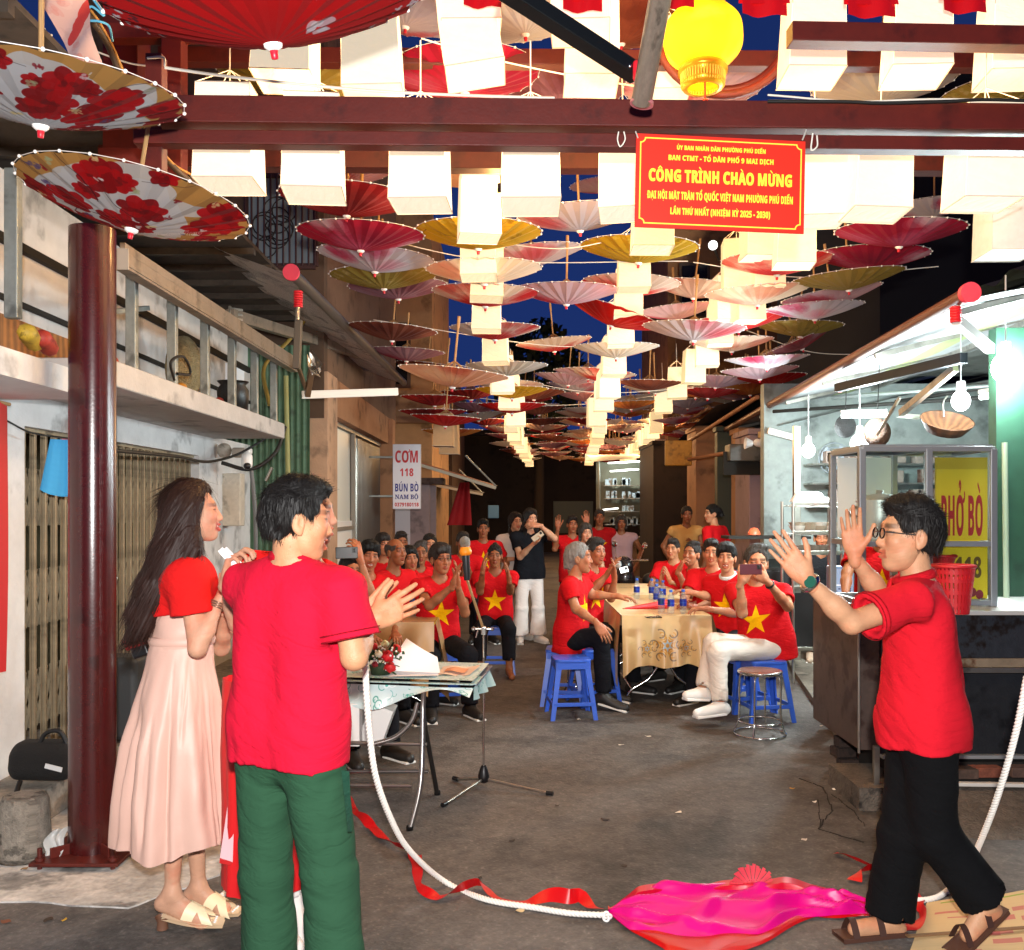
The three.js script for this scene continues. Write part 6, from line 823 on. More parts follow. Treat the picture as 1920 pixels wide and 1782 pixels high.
function elbow(s, w, a, b, pole) { // two-bone arm: the elbow between shoulder s and wrist w, bent towards pole; w is pulled in when out of reach
  const d = w.clone().sub(s), L = Math.min(d.length(), (a + b) * 0.985); d.normalize(); w.copy(s).addScaledVector(d, L);
  const x = (a * a - b * b + L * L) / (2 * L), h = Math.sqrt(Math.max(0, a * a - x * x)), q = pole.clone().addScaledVector(d, -pole.dot(d)).normalize(); return s.clone().addScaledVector(d, x).addScaledVector(q, h);
}
/* person(o): o.head = middle of the head (world), o.yaw = where the chest faces (0 = the camera, +90 = right in the photo), o.seat = seat height or null when standing,
   o.arms = { L, R: { w: [left, up, forward] of the wrist from the neck (or a world Vector3), el: world elbow or null, pole, dir, palm, curl, spread, thumb } } */
function person(o) {
  o.hairColor ??= ['#120d0b', '#1c1512', '#2a2320', '#0c0a0a', '#3e3834'][Math.floor(R() * 5)];
  const s = o.s ?? 1, yw = THREE.MathUtils.degToRad(o.yaw), f = V(Math.sin(yw), 0, Math.cos(yw)), l = V(Math.cos(yw), 0, -Math.sin(yw)), u = V(0, 1, 0), W = (a, b, c) => V().addScaledVector(l, a).addScaledVector(u, b).addScaledVector(f, c);
  const cell = o.cell ?? 0.016, H = o.head.clone(), hc = o.hcell ?? 0.0055;
  const neck = o.neck ?? H.clone().add(W(0, -0.165 * s, -0.025 * s - (o.stoop ?? 0.02))), ground = o.ground ?? 0;
  const pelvis = o.pelvis ?? (o.seat != null ? V(0, 0, 0).copy(neck).add(W(0, 0, -(o.lean ?? 0.08))).setY(ground + o.seat + 0.1) : neck.clone().add(W(0, 0, 0)).setY(neck.y - 0.54 * s));
  const up = neck.clone().sub(pelvis).normalize(), lat = (o.twist ? V(Math.cos(yw + o.twist), 0, -Math.sin(yw + o.twist)) : l.clone()), fw = lat.clone().cross(up).normalize(), sw = (o.shoulder ?? 0.185) * s, J = {};
  for (const [k, q] of [['L', 1], ['R', -1]]) {
    J['sh' + k] = o['sh' + k] ?? neck.clone().addScaledVector(lat, q * sw).addScaledVector(up, -0.045 * s).addScaledVector(f, 0.01);
    const a = o.arms?.[k] ?? { w: [q * 0.24, -0.52, 0.04] }, w = a.w.isVector3 ? a.w.clone() : neck.clone().add(W(a.w[0] * s, a.w[1] * s, a.w[2] * s));
    J['el' + k] = a.el?.clone() ?? elbow(J['sh' + k], w, 0.285 * s, 0.25 * s, a.pole ? W(...a.pole) : W(q * 0.6, -1, -0.4)); J['wr' + k] = w;
    const fd = w.clone().sub(J['el' + k]).normalize(); J['dir' + k] = a.dir ? (a.dir.isVector3 ? a.dir.clone() : W(...a.dir)).normalize() : fd; J['palm' + k] = (a.palm ? (a.palm.isVector3 ? a.palm.clone() : W(...a.palm)) : W(-q, 0, 0.0)).normalize(); J['hand' + k] = a;
    J['hip' + k] = pelvis.clone().addScaledVector(l, q * 0.088 * s).add(V(0, -0.03, 0));
    if (o['kn' + k]) { J['kn' + k] = o['kn' + k].clone(); J['an' + k] = o['an' + k].clone(); J['toe' + k] = o['toe' + k]?.clone() ?? J['an' + k].clone().add(f.clone().multiplyScalar(0.16)).setY(ground + 0.03); }
    else if (o.seat != null) { J['kn' + k] = J['hip' + k].clone().add(W(q * (o.knees ?? 0.05), 0, 0.42 * s)).setY(ground + o.seat + 0.04); J['an' + k] = J['kn' + k].clone().add(W(q * 0.01, 0, o.feet ?? 0.03)).setY(ground + 0.085); J['toe' + k] = J['an' + k].clone().add(W(q * 0.03, 0, 0.17)).setY(ground + 0.03); }
    else { J['an' + k] = J['hip' + k].clone().add(W(q * (o.stance ?? 0.03), 0, (o.step ?? 0) * q)).setY(ground + 0.085); J['kn' + k] = J['hip' + k].clone().lerp(J['an' + k], 0.5).add(W(0, 0, 0.03)); J['toe' + k] = J['an' + k].clone().add(W(q * 0.04, 0, 0.17)).setY(ground + 0.03); }
  }
  const base = V((J.anL.x + J.anR.x) / 2, ground, (J.anL.z + J.anR.z) / 2); if (o.seat != null) base.set(pelvis.x, ground, pelvis.z);
  const t = thing('person', o.label, 'person', base, o.group), inv = base.clone().negate(), add = (n, g, m, par = t) => obj(n, g.translate(inv.x, inv.y, inv.z), m, par);
  // head
  const yh = THREE.MathUtils.degToRad(o.face ?? o.yaw), E = new THREE.Euler(THREE.MathUtils.degToRad(-(o.pitch ?? 0)), yh, THREE.MathUtils.degToRad(o.roll ?? 0), 'YXZ'), hs = (o.hs ?? 0.92) * s, HM = new THREE.Matrix4().compose(H, new THREE.Quaternion().setFromEuler(E), V(hs, hs, hs));
  const hd = headSkin(o.looks ?? {}, hc / hs).applyMatrix4(HM), chin = V(0, -0.06, -0.015).applyMatrix4(HM);
  // body
  const th = o.thin ?? 1, covered = 0.016, B = [cap(neck.clone().addScaledVector(up, -0.03), chin, 0.055 * s * th, 0.053 * s * th, 0.03), ell(neck.clone().lerp(pelvis, 0.3), [0.125 * s * th, 0.16 * s, 0.072 * s * th], 0.05, [lat, up, fw]), ell(neck.clone().lerp(pelvis, 0.75), [0.105 * s * th, 0.17 * s, 0.066 * s * th], 0.05, [lat, up, fw]), ell(pelvis, [0.12 * s * th, 0.09 * s, 0.075 * s * th], 0.04, [l, u, f])];
  for (const k of ['L', 'R']) {
    const at = o.armThick ?? 1; B.push(cap(neck.clone().addScaledVector(up, -0.035), J['sh' + k], 0.045 * s * th, 0.046 * s * th, 0.04), cap(J['sh' + k], J['el' + k], 0.046 * s * at, 0.037 * s * at, 0.03), cap(J['el' + k], J['el' + k].clone().lerp(J['wr' + k], 0.4), 0.037 * s * at, 0.036 * s * at, 0.02), cap(J['el' + k].clone().lerp(J['wr' + k], 0.35), J['wr' + k], 0.037 * s * at, 0.024 * s * at, 0.02));
    B.push(cap(J['hip' + k], J['kn' + k], 0.062 * s * th, 0.05 * s * th, 0.04), cap(J['kn' + k], J['kn' + k].clone().lerp(J['an' + k], 0.4), 0.047 * s * th, 0.048 * s * th, 0.02), cap(J['kn' + k].clone().lerp(J['an' + k], 0.35), J['an' + k], 0.05 * s * th, 0.033 * s * th, 0.02));
    if (!o.noFeet) { const d = J['toe' + k].clone().sub(J['an' + k]).setY(0).normalize(), he = J['an' + k].clone().add(d.clone().multiplyScalar(-0.035)); he.y = Math.min(he.y, J['an' + k].y) - 0.045; B.push(cap(J['an' + k], he, 0.034 * s, 0.03 * s, 0.02), cap(J['an' + k].clone().add(V(0, -0.02, 0)), J['toe' + k].clone().add(d.clone().multiplyScalar(-0.02)), 0.034 * s, 0.024 * s, 0.02), cap(he, J['toe' + k].clone().add(d.clone().multiplyScalar(-0.03)), 0.026, 0.03, 0.02)); }
  }
  const hands = ['L', 'R'].filter((k) => !J['hand' + k].hide).map((k) => { const Y = J['dir' + k], Z = J['palm' + k].addScaledVector(Y, -J['palm' + k].dot(Y)).normalize(), X = Y.clone().cross(Z); return handSkin(k === 'R' ? 1 : -1, J['hand' + k], (o.handCell ?? 0.0055)).applyMatrix4(axes(X, Y, Z, J['wr' + k].clone().addScaledVector(Y, 0.012), (o.handScale ?? 1) * s)); });
  const body = add('body', join([skin(B, cell, { color: (p) => { const k = 0.97 + 0.06 * n3(p.x * 50, p.y * 50, p.z * 50); return [k, k, k]; } }), hd, ...hands]), skinMat(o.skin ?? '#b9805c'));
  for (const q of [-1, 1]) { const e = obj('eye', eyeGeo, eyeMat, t); e.applyMatrix4(new THREE.Matrix4().makeTranslation(inv.x, inv.y, inv.z).multiply(HM).multiply(new THREE.Matrix4().makeTranslation(q * 0.033 * (o.looks?.wide ?? 1), 0.0045, o.looks?.squint ? 0.0775 : 0.0795))); }
  if ((o.looks?.smile ?? 0) > 0.3 && (o.looks?.open ?? 0) > 0.2) add('teeth', new THREE.TorusGeometry(0.026, 0.0065, 6, 16, 2.2).rotateZ(0.47).scale(1, 0.8, 0.75).rotateX(Math.PI / 2).translate(0, -0.0655, 0.0665).applyMatrix4(HM), mat('#f0ece2', 0.3));
  if (o.hair) { const hg = hairSkin(o.hair, hc * 1.1 / hs, o.looks?.wide ?? 1).applyMatrix4(HM), hm = add('hair', hg, hairMat(o.hairColor)); const n = o.strands ?? 500; obj('loose_hair', strands(hg, n, (p) => { const q = p.clone().sub(base.clone().negate()).sub(H); return q.y > 0.07 ? V(q.x * 6, 0.1, q.z * 6).add(V(R() - 0.5, 0, R() - 0.5)) : V(q.x * 2, -1.2, q.z * 2).add(V(R() - 0.5, 0, R() - 0.5).multiplyScalar(0.6)); }, o.hairLen ?? 0.03, 0.001, 0.35), hairMat(o.hairColor), hm).userData.kind = 'stuff'; }
  if (o.glasses) { const g = [], w = o.looks?.wide ?? 1; for (const q of [-1, 1]) { g.push(new THREE.TorusGeometry(0.021, o.glasses === 'thin' ? 0.0016 : 0.0028, 6, 22).scale(1.12, 0.82, 1).translate(q * 0.0335, 0.003, 0.107)); g.push(rod(V(q * 0.057, 0.008, 0.104), V(q * 0.081 * w, 0.004, 0.0), 0.002)); } g.push(rod(V(-0.012, 0.008, 0.108), V(0.012, 0.008, 0.108), 0.0018)); const gl = add('glasses', merge(g).applyMatrix4(HM), mat('#1c1a1a', 0.3, { metalness: 0.5 })); obj('lens', merge([-1, 1].map((q) => new THREE.CircleGeometry(0.02, 18).scale(1.12, 0.82, 1).translate(q * 0.0335, 0.003, 0.107))).applyMatrix4(HM).translate(inv.x, inv.y, inv.z), M.glass, gl); }
  // shirt
  if (o.shirt) {
    const S = o.shirt, fit = S.fit ?? 0, slv = S.sleeve ?? 0.62, r = rng(Math.round(H.x * 977 + H.z * 331) & 1023), ph = r() * 20, belly = S.belly ?? 0, Q = [], hem = pelvis.clone().addScaledVector(up, -(S.hem ?? 0.1) * s);
    for (const q of [-1, 1]) Q.push(cap(neck.clone().addScaledVector(lat, q * 0.085 * s * th).addScaledVector(up, -0.12 * s), pelvis.clone().addScaledVector(lat, q * (0.06 + fit) * s).addScaledVector(up, 0.06), (0.092 + fit * 0.4) * s * th, (0.112 + fit * 0.5) * s, 0.06), cap(pelvis.clone().addScaledVector(lat, q * (0.062 + fit) * s).addScaledVector(up, 0.06), hem.clone().addScaledVector(lat, q * (0.066 + fit) * s).addScaledVector(up, -0.1), (0.112 + fit * 0.5) * s, (0.124 + fit * 0.5) * s, 0.05));
    if (S.deep) for (const q of [-1, 1]) Q.push(cap(neck.clone().addScaledVector(fw, q * S.deep * 0.7).addScaledVector(up, -0.17 * s), pelvis.clone().addScaledVector(fw, q * S.deep).addScaledVector(up, 0.04), 0.085 * s, 0.108 * s, 0.07), cap(pelvis.clone().addScaledVector(fw, q * S.deep).addScaledVector(up, 0.04), hem.clone().addScaledVector(fw, q * S.deep).addScaledVector(up, -0.1), 0.108 * s, 0.118 * s, 0.05));
    Q.push(ell(neck.clone().lerp(pelvis, 0.25), [0.155 * s * th, 0.16 * s, 0.1 * s * th], 0.05, [lat, up, fw])); if (belly) Q.push(ell(neck.clone().lerp(pelvis, 0.72).addScaledVector(fw, 0.05 * s), [0.13 * s, 0.17 * s, (0.075 + belly) * s], 0.06, [lat, up, fw]));
    for (const k of ['L', 'R']) { const e = J['sh' + k].clone().lerp(J['el' + k], slv); Q.push(cap(neck.clone().addScaledVector(up, -0.04 * s), J['sh' + k], 0.055 * s, 0.058 * s, 0.05), cyl(J['sh' + k], e, 0.058 * s, (S.wide ?? 0.068) * s, 0.05)); }
    Q.push(cut(cap(neck.clone().addScaledVector(up, -0.01).addScaledVector(fw, 0.012), neck.clone().addScaledVector(up, 0.1).addScaledVector(fw, 0.02), 0.062 * s, 0.09 * s, 0.008)));
    for (const k of ['L', 'R']) { const d = J['el' + k].clone().sub(J['sh' + k]).normalize(), e = J['sh' + k].clone().lerp(J['el' + k], slv); Q.push(cut(cyl(e.clone().addScaledVector(d, -0.035), e.clone().addScaledVector(d, 0.03), ((S.wide ?? 0.068) - 0.024) * s, ((S.wide ?? 0.068) - 0.02) * s, 0.004))); }
    Q.push(half(hem, up.clone().negate().addScaledVector(fw, S.tilt ?? 0)));
    const tmp = V(), ends = { L: J.shL.clone().lerp(J.elL, slv), R: J.shR.clone().lerp(J.elR, slv) }, amp = (S.amp ?? 0.014) * 0.9, g = skin(Q, S.cell ?? cell, { disp: (x, y, z, d) => { let fade = 1; for (const k of ['L', 'R']) fade = Math.min(fade, sstep(0.09, 0.16, ends[k].distanceTo(tmp.set(x, y, z)))); if (fade === 0) return 0; const v = (y - hem.y), a = n3(x * 9 + ph, y * 4.2 - x * 5, z * 9), b = n3(x * 19, y * 11 + x * 8 + ph, z * 19), c = Math.abs(n3(x * 5 + z * 4 + ph, y * 9 + (x + z) * 6, z * 5) - 0.5) * 2; return fade * (-amp * ((a - 0.5) + 0.35 * (b - 0.5)) + amp * 0.35 * (1 - sstep(0, 0.35, c)) * sstep(0.55, 0.2, v)); },
      uv: !S.star ? null : (p, n) => { const q = p.clone().sub(neck); const x = q.dot(lat) / 0.72; return [0.5 + (n.dot(fw) < 0.05 ? Math.sign(x) * Math.max(Math.abs(x), 0.24) : x), 0.5 + (q.dot(up) + (S.starAt ?? 0.24) * s) / 0.72]; } });
    if (o.hemRing) for (const k of ['L', 'R']) { const d = J['el' + k].clone().sub(J['sh' + k]).normalize(), e = J['sh' + k].clone().lerp(J['el' + k], slv); for (const z of [-0.022, -0.004]) g.hem = [...(g.hem ?? []), new THREE.TorusGeometry((S.wide ?? 0.068) * s + 0.0005, 0.0022, 5, 40).rotateX(Math.PI / 2).applyMatrix4(toMatrix(e.clone().addScaledVector(d, z), e.clone().addScaledVector(d, z + 0.004)))]; }
    const sh = add('shirt', g, S.star ? mat('#ffffff', 0.88, { map: S.star === 2 ? STAR2 : STAR, bumpMap: STAR_BUMP, bumpScale: 0.005, specularIntensity: 0.3 }) : cloth(S.color ?? '#c3121a'));
    if (g.hem) obj('sleeve_hem', g.hem.map((q) => q.translate(inv.x, inv.y, inv.z)), cloth(S.collar ?? S.color), sh).userData.kind = 'stuff';
    if (S.collar) { const c = new THREE.TorusGeometry(0.066 * s, 0.012, 8, 28).scale(1, 1, 1.6).rotateX(Math.PI / 2 + 0.25).applyMatrix4(axes(lat, up, fw, neck.clone().addScaledVector(up, 0.012).addScaledVector(fw, 0.014))); obj('collar', c.translate(inv.x, inv.y, inv.z), cloth(S.collar), sh); }
  }
  // trousers
  if (o.pants) {
    const S = o.pants, Q = [ell(pelvis.clone().add(V(0, 0.0, 0)), [0.145 * s, 0.11 * s, 0.1 * s], 0.05, [l, u, f])], ph = H.x * 7, r0 = S.r ?? 1;
    for (const k of ['L', 'R']) { const a = J['hip' + k], b = J['kn' + k], c = J['kn' + k].clone().lerp(J['an' + k], S.len ?? 0.98); Q.push(cap(a, b, 0.088 * s * r0, 0.074 * s * r0, 0.05), cyl(b, c, 0.072 * s * r0, (S.hem ?? 0.068) * s * r0, 0.04)); }
    for (const k of ['L', 'R']) { const d = J['an' + k].clone().sub(J['kn' + k]).normalize(), c = J['kn' + k].clone().lerp(J['an' + k], S.len ?? 0.98); Q.push(cut(cyl(c.clone().addScaledVector(d, -0.03), c.clone().addScaledVector(d, 0.03), ((S.hem ?? 0.068) * r0 - 0.02) * s, ((S.hem ?? 0.068) * r0 - 0.02) * s, 0.004))); }
    if (o.seat == null) Q.push(half(pelvis.clone().addScaledVector(up, 0.03), up));
    add('trousers', skin(Q, S.cell ?? cell, { disp: (x, y, z) => { const c = Math.abs(n3(x * 7 + ph, y * 13 + x * 6, z * 7) - 0.5) * 2, e = Math.abs(n3(x * 11, y * 5 + ph, z * 11 + y * 4) - 0.5) * 2; return (S.amp ?? 0.012) * (0.3 * (1 - sstep(0, 0.4, c)) + 0.7 * (n3(x * 6 + ph, y * 3, z * 6) - 0.5) + 0.25 * (e - 0.5)); } }), cloth(S.color ?? '#15161a'));
  }
  if (o.shoes) for (const k of ['L', 'R']) {
    const a = J['an' + k], b = J['toe' + k], d = b.clone().sub(a); d.y = 0; d.normalize(); const he = a.clone().addScaledVector(d, -0.04), fall = b.y - 0.03 - (a.y - 0.085), yy = he.y - 0.05, tp = b.clone().addScaledVector(d, 0.02);
    const sd = V(0, 1, 0).cross(d), Q = [cap(he.clone().setY(yy), tp, 0.04, 0.035, 0.03), cap(a.clone().add(V(0, -0.02, 0)), he.clone().setY(yy), 0.045, 0.04, 0.03), cap(a.clone().add(V(0, -0.025, 0)), tp.clone().addScaledVector(d, -0.05), 0.043, 0.035, 0.03)];
    const sh = add('shoe', skin(Q, 0.009, {}), mat(o.shoes, 0.55)); const sl = bar(he.clone().setY(yy - 0.033), tp.clone().add(V(0, -0.026, 0)).addScaledVector(d, 0.02), 0.082, 0.02, V(0, 1, 0), 0.006); obj('sole', sl.translate(inv.x, inv.y, inv.z), mat(o.sole ?? '#e4e2dc', 0.7), sh);
  }
  return { t, J, HM, inv, add, neck, pelvis, l, f, up, fw, W };
}
// ---------------------------------------------------------------- the people in front
function loft(rings, n, fn) { // rings [centre, rx, rz] joined down a cloth; fn(angle, t) -> [radius factor, drop]
  const p = [], uv = [], ix = [], m = rings.length - 1, M2 = m * 6;
  for (let j = 0; j <= M2; j++) { const t = j / M2, k = Math.min(m - 1, Math.floor(t * m)), w = t * m - k, ww = w * w * (3 - 2 * w) * 0.4 + w * 0.6, c = rings[k][0].clone().lerp(rings[k + 1][0], w), rx = lerp(rings[k][1], rings[k + 1][1], ww), rz = lerp(rings[k][2], rings[k + 1][2], ww);
    for (let i = 0; i <= n; i++) { const a = (i / n) * Math.PI * 2, [r, d] = fn(a, t); p.push(c.x + rx * r * Math.cos(a), c.y - d, c.z + rz * r * Math.sin(a)); uv.push((a * (rx + rz)) / 2, t); if (i < n && j < M2) { const q = j * (n + 1) + i; ix.push(q, q + 1, q + n + 2, q, q + n + 2, q + n + 1); } } }
  const g = new THREE.BufferGeometry(); g.setIndex(ix); g.setAttribute('position', new THREE.Float32BufferAttribute(p, 3)); g.setAttribute('uv', new THREE.Float32BufferAttribute(uv, 2)); g.computeVertexNormals(); return g;
}
{ // woman in the pink skirt
  const D = 3.72, H = P(366, 963, D), neck = P(350, 1052, D + 0.02), pel = P(335, 1275, D);
  const shR = P(352, 1082, D - 0.13), elR = P(370, 1216, D - 0.2), wrR = P(411, 1128, D - 0.14), shL = P(362, 1082, D + 0.16), wrL = P(424, 1140, D + 0.02);
  const q = person({ label: 'long-haired woman in a red cropped top and pink pleated skirt beside the column', head: H, yaw: 98, face: 104, pitch: 6, neck, pelvis: pel, shR, shL, s: 0.95, hs: 0.93, cell: 0.011, hcell: 0.004, handCell: 0.0038, thin: 0.85, armThick: 0.92, skin: '#cf9f82',
    looks: { smile: 1, open: 0.5, lip: [0.75, 0.25, 0.28], brow: 0.3, jaw: 0.9 }, knR: P(330, 1500, D - 0.04), anR: P(322, 1672, D - 0.04), toeR: P(392, 1727, D - 0.02), knL: P(362, 1490, D + 0.1), anL: P(372, 1660, D + 0.12), toeL: P(430, 1706, D + 0.1),
    arms: { R: { w: wrR, el: elR, dir: V(0.5, 0.8, -0.3), palm: V(0.5, -0.2, -0.8), curl: 0.8, handScale: 0.9 }, L: { w: wrL, el: P(415, 1215, D + 0.2), dir: V(0.4, 0.9, 0), palm: V(-0.2, 0, 0.9), curl: 0.9 } } });
  const { add, inv, HM } = q;
  const beige = mat('#d0a898', 0.5, { bumpMap: T.fine, bumpScale: 0.0004, sheen: 0.6, sheenRoughness: 0.35, side: THREE.DoubleSide }), red = cloth('#d01a1a');
  // bodice and skirt
  add('bodice', skin([cap(P(350, 1110, D), P(340, 1205, D), 0.112, 0.108, 0.05), cap(P(335, 1190, D + 0.05), P(338, 1215, D + 0.04), 0.1, 0.1, 0.05)], 0.011, { disp: (x, y, z) => 0.008 * (n3(x * 14, y * 40, z * 14) - 0.5) }), beige);
  const fold = (a, t) => { const k = sstep(0.05, 0.7, t); return [1 + k * (0.06 * Math.sin(a * 7 + 2 * t) + 0.07 * Math.sin(a * 17 + 1 - 3 * t) * n3(a * 2, t * 2, 7) + 0.05 * (n3(a * 4, t * 4, 3) - 0.5) - 0.07 * (1 - sstep(0, 0.25, Math.abs(n3(a * 6, t * 1.5, 8) - 0.5) * 2))) + 0.02 * (n3(a * 6, t * 20, 1) - 0.5), t > 0.6 ? (t - 0.6) * (0.05 * Math.sin(a * 2 + 4.2) + 0.03 * Math.sin(a * 5)) : 0]; };
  const C = (x, y) => P(x, y, D);
  add('skirt', loft([[C(341, 1196), 0.118, 0.1], [C(338, 1240), 0.128, 0.12], [C(335, 1320), 0.165, 0.16], [C(332, 1400), 0.195, 0.19], [C(331, 1500), 0.22, 0.21], [C(333, 1572), 0.236, 0.21]], 160, fold), beige);
  add('waist_tie', new THREE.TorusGeometry(0.117, 0.012, 8, 40).scale(1, 0.86, 1.6).rotateX(Math.PI / 2).translate(C(341, 1200).x, C(341, 1200).y, C(341, 1200).z), beige);
  // cropped top
  const e = shR.clone().lerp(elR, 0.5), eL = shL.clone().lerp(q.J.elL, 0.5);
  add('top', skin([cap(neck.clone().add(V(0, -0.05, 0)), shR, 0.06, 0.062, 0.06), cap(neck.clone().add(V(0, -0.05, 0)), shL, 0.06, 0.062, 0.06), cap(P(348, 1095, D - 0.02), P(336, 1142, D), 0.125, 0.122, 0.06), cap(shR, e.clone().add(V(0, -0.005, 0.0)), 0.068, 0.082, 0.05), cap(shL, eL, 0.066, 0.078, 0.05), cap(P(318, 1110, D), P(296, 1155, D), 0.075, 0.06, 0.05), cut(cap(neck.clone().add(V(0.02, 0.0, 0)), neck.clone().add(V(0.05, 0.1, 0)), 0.058, 0.08, 0.01)), half(P(330, 1150, D), V(0.14, -1, 0)), cut(cap(e.clone().add(V(0.0, 0.02, 0)), elR.clone().add(V(0, -0.1, 0)), 0.05, 0.05, 0.004))], 0.0085, { disp: (x, y, z) => sstep(0.08, 0.14, e.distanceTo(V(x, y, z))) * 0.012 * (n3(x * 12, y * 7 + x * 5, z * 12) - 0.5) }), red);
  // hair: one fall from the crown down the back
  const hp = [...[ell(V(0, 0.036, -0.014), [0.093, 0.109, 0.111], 0.01)].map((w) => ({ ...w, c: w.c.clone().applyMatrix4(HM), m: [V(1, 0, 0), V(0, 1, 0), V(0, 0, 1)] }))];
  const fz = 0.06, Lc = (x, y, z) => V(x, y, z).applyMatrix4(HM); const hair = [...hp, cap(Lc(-0.066, 0.02, -0.02), P(366, 1030, D - 0.11), 0.04, 0.024, 0.03), cap(P(366, 1030, D - 0.11), P(356, 1056, D - 0.13), 0.024, 0.016, 0.02), cap(Lc(0.0, 0.04, -0.05), P(330, 1040, D - 0.04), 0.085, 0.085, 0.05), cap(P(345, 1010, D - 0.07), P(322, 1060, D - 0.09), 0.06, 0.06, 0.04), cap(P(328, 1040, D - 0.05), P(292, 1105, D - 0.06), 0.082, 0.068, 0.05), cap(P(292, 1100, D - 0.06), P(272, 1150, D - 0.05), 0.066, 0.056, 0.04), cap(P(272, 1150, D - 0.05), P(258, 1190, D - 0.04), 0.054, 0.03, 0.04), cap(P(290, 1140, D), P(282, 1185, D), 0.04, 0.02, 0.03), cap(P(258, 1150, D - 0.03), P(243, 1192, D - 0.03), 0.028, 0.016, 0.02), cut({ ...ell(V(0, 0, 0), [0.12, 0.14, 0.105], 0.015), c: Lc(0.0, -0.05, 0.108), m: [V(-0.2, 0, -0.98), V(0, 1, 0), V(0.98, 0, -0.2)] })];
  const wg = skin(hair, 0.0065, { disp: (x, y, z) => { const yy = clamp((1.5 - y) * 3), a = Math.atan2(x - H.x, z - H.z - 0.1); return 0.0022 * Math.sin(a * 40 + (x + y * 0.4) * 50 + 6 * n3(x * 14, y * 5, z * 14)) + 0.01 * (n3((x - y * 0.4) * 30, y * 5, z * 30) - 0.5) + 0.006 * (n3((x - y * 0.4) * 90, y * 9, z * 90) - 0.5) + yy * 0.004 * Math.sin(y * 34 + x * 30); }, uv: (p) => [(p.x - p.y * 0.45 + p.z) * 1.6, p.y * 0.8] }), wh = add('hair', wg, hairMat('#2a1610')); obj('loose_hair', strands(wg, 6000, (p) => { const y = p.y - inv.y; return y > H.y + 0.03 ? V(-0.25, -0.5, 0.35 * Math.sign(p.z - inv.z - H.z)).add(V(R() - 0.5, 0, R() - 0.5).multiplyScalar(0.2)) : V(-0.5, -1, 0).add(V(R() - 0.5, R() - 0.5, R() - 0.5).multiplyScalar(0.25)); }, 0.08, 0.0012, 0.25), hairMat('#2c1812'), wh).userData.kind = 'stuff';
  add('bracelet', merge([0, 1, 2].map((i) => new THREE.TorusGeometry(0.031, 0.0035, 6, 24).applyMatrix4(toMatrix(elR.clone().lerp(wrR, 0.86 + i * 0.045), elR.clone().lerp(wrR, 0.87 + i * 0.045)).multiply(new THREE.Matrix4().makeRotationX(Math.PI / 2))))), mat('#8a6a58', 0.3, { metalness: 0.6 }));
  add('earring', ball(...Lc(-0.084, -0.045, 0.0).toArray(), 0.006), M.chrome);
  // sandals
  for (const [k, x] of [['R', 0], ['L', 1]]) {
    const a = q.J['an' + k], b = q.J['toe' + k], d = b.clone().sub(a).setY(0).normalize(), sd = V(0, 1, 0).cross(d), gy = 0.012, hl = a.clone().addScaledVector(d, -0.035);
    const sole = quad(hl.clone().setY(a.y - 0.085).addScaledVector(sd, -0.028), b.clone().setY(gy + 0.012).addScaledVector(d, 0.055).addScaledVector(sd, -0.04), b.clone().setY(gy + 0.012).addScaledVector(d, 0.055).addScaledVector(sd, 0.04), hl.clone().setY(a.y - 0.085).addScaledVector(sd, 0.028), 12, 2, (w, s) => { w.y -= 0.012 * Math.sin(s * 3.1); });
    const s = add('sandal', merge([sole, sole.clone().translate(0, -0.012, 0)]), mat('#e6cfae', 0.5)); const L2 = (n, g, m) => obj(n, merge(g).translate(inv.x, inv.y, inv.z), m, s);
    L2('heel', [lathe([[0.022, 0], [0.02, 0.03], [0.028, Math.max(0.04, a.y - 0.1)]], 14).translate(hl.x, gy * 0.5, hl.z)], mat('#6d4a38', 0.5));
    const mid = a.clone().lerp(b, 0.68).setY((a.y + b.y) / 2 - 0.028); for (const [u0, u1] of [[-0.035, 0.045], [0.045, -0.035]]) L2('strap', quad(V(0, 0, 0), V(1, 0, 0), V(1, 1, 0), V(0, 1, 0), 24, 3, (w, p, v) => { const th = Math.PI * p, k = lerp(u0, u1, p) + (v - 0.5) * 0.042; w.copy(mid).addScaledVector(sd, -Math.cos(th) * 0.044).addScaledVector(d, k).add(V(0, Math.sin(th) * (0.056 - k * 0.35) - 0.02 - k * 0.25, 0)); }), mat('#e8d2ac', 0.5, { side: THREE.DoubleSide }));
    L2('nail', [0, 1, 2, 3].map((i) => new THREE.SphereGeometry(0.006, 8, 6).scale(1, 0.6, 1.2).translate(b.x + d.x * 0.025 + sd.x * (0.024 - i * 0.016), b.y + 0.004, b.z + d.z * 0.025 + sd.z * (0.024 - i * 0.016))), mat('#f4eeea', 0.2));
  }
  const hb = thing('handbag', 'small red and black handbag at the back of the woman in the pink skirt', 'handbag', P(264, 1228, D + 0.05)); obj('flap', rbox(0.09, 0.05, 0.06, 0.012, 0, 0.055, 0).rotateZ(0.3), mat('#c41a1e', 0.5), hb); obj('body', rbox(0.07, 0.05, 0.06, 0.012, 0.01, 0.015, 0).rotateZ(0.3), M.blackPlastic, hb);
}
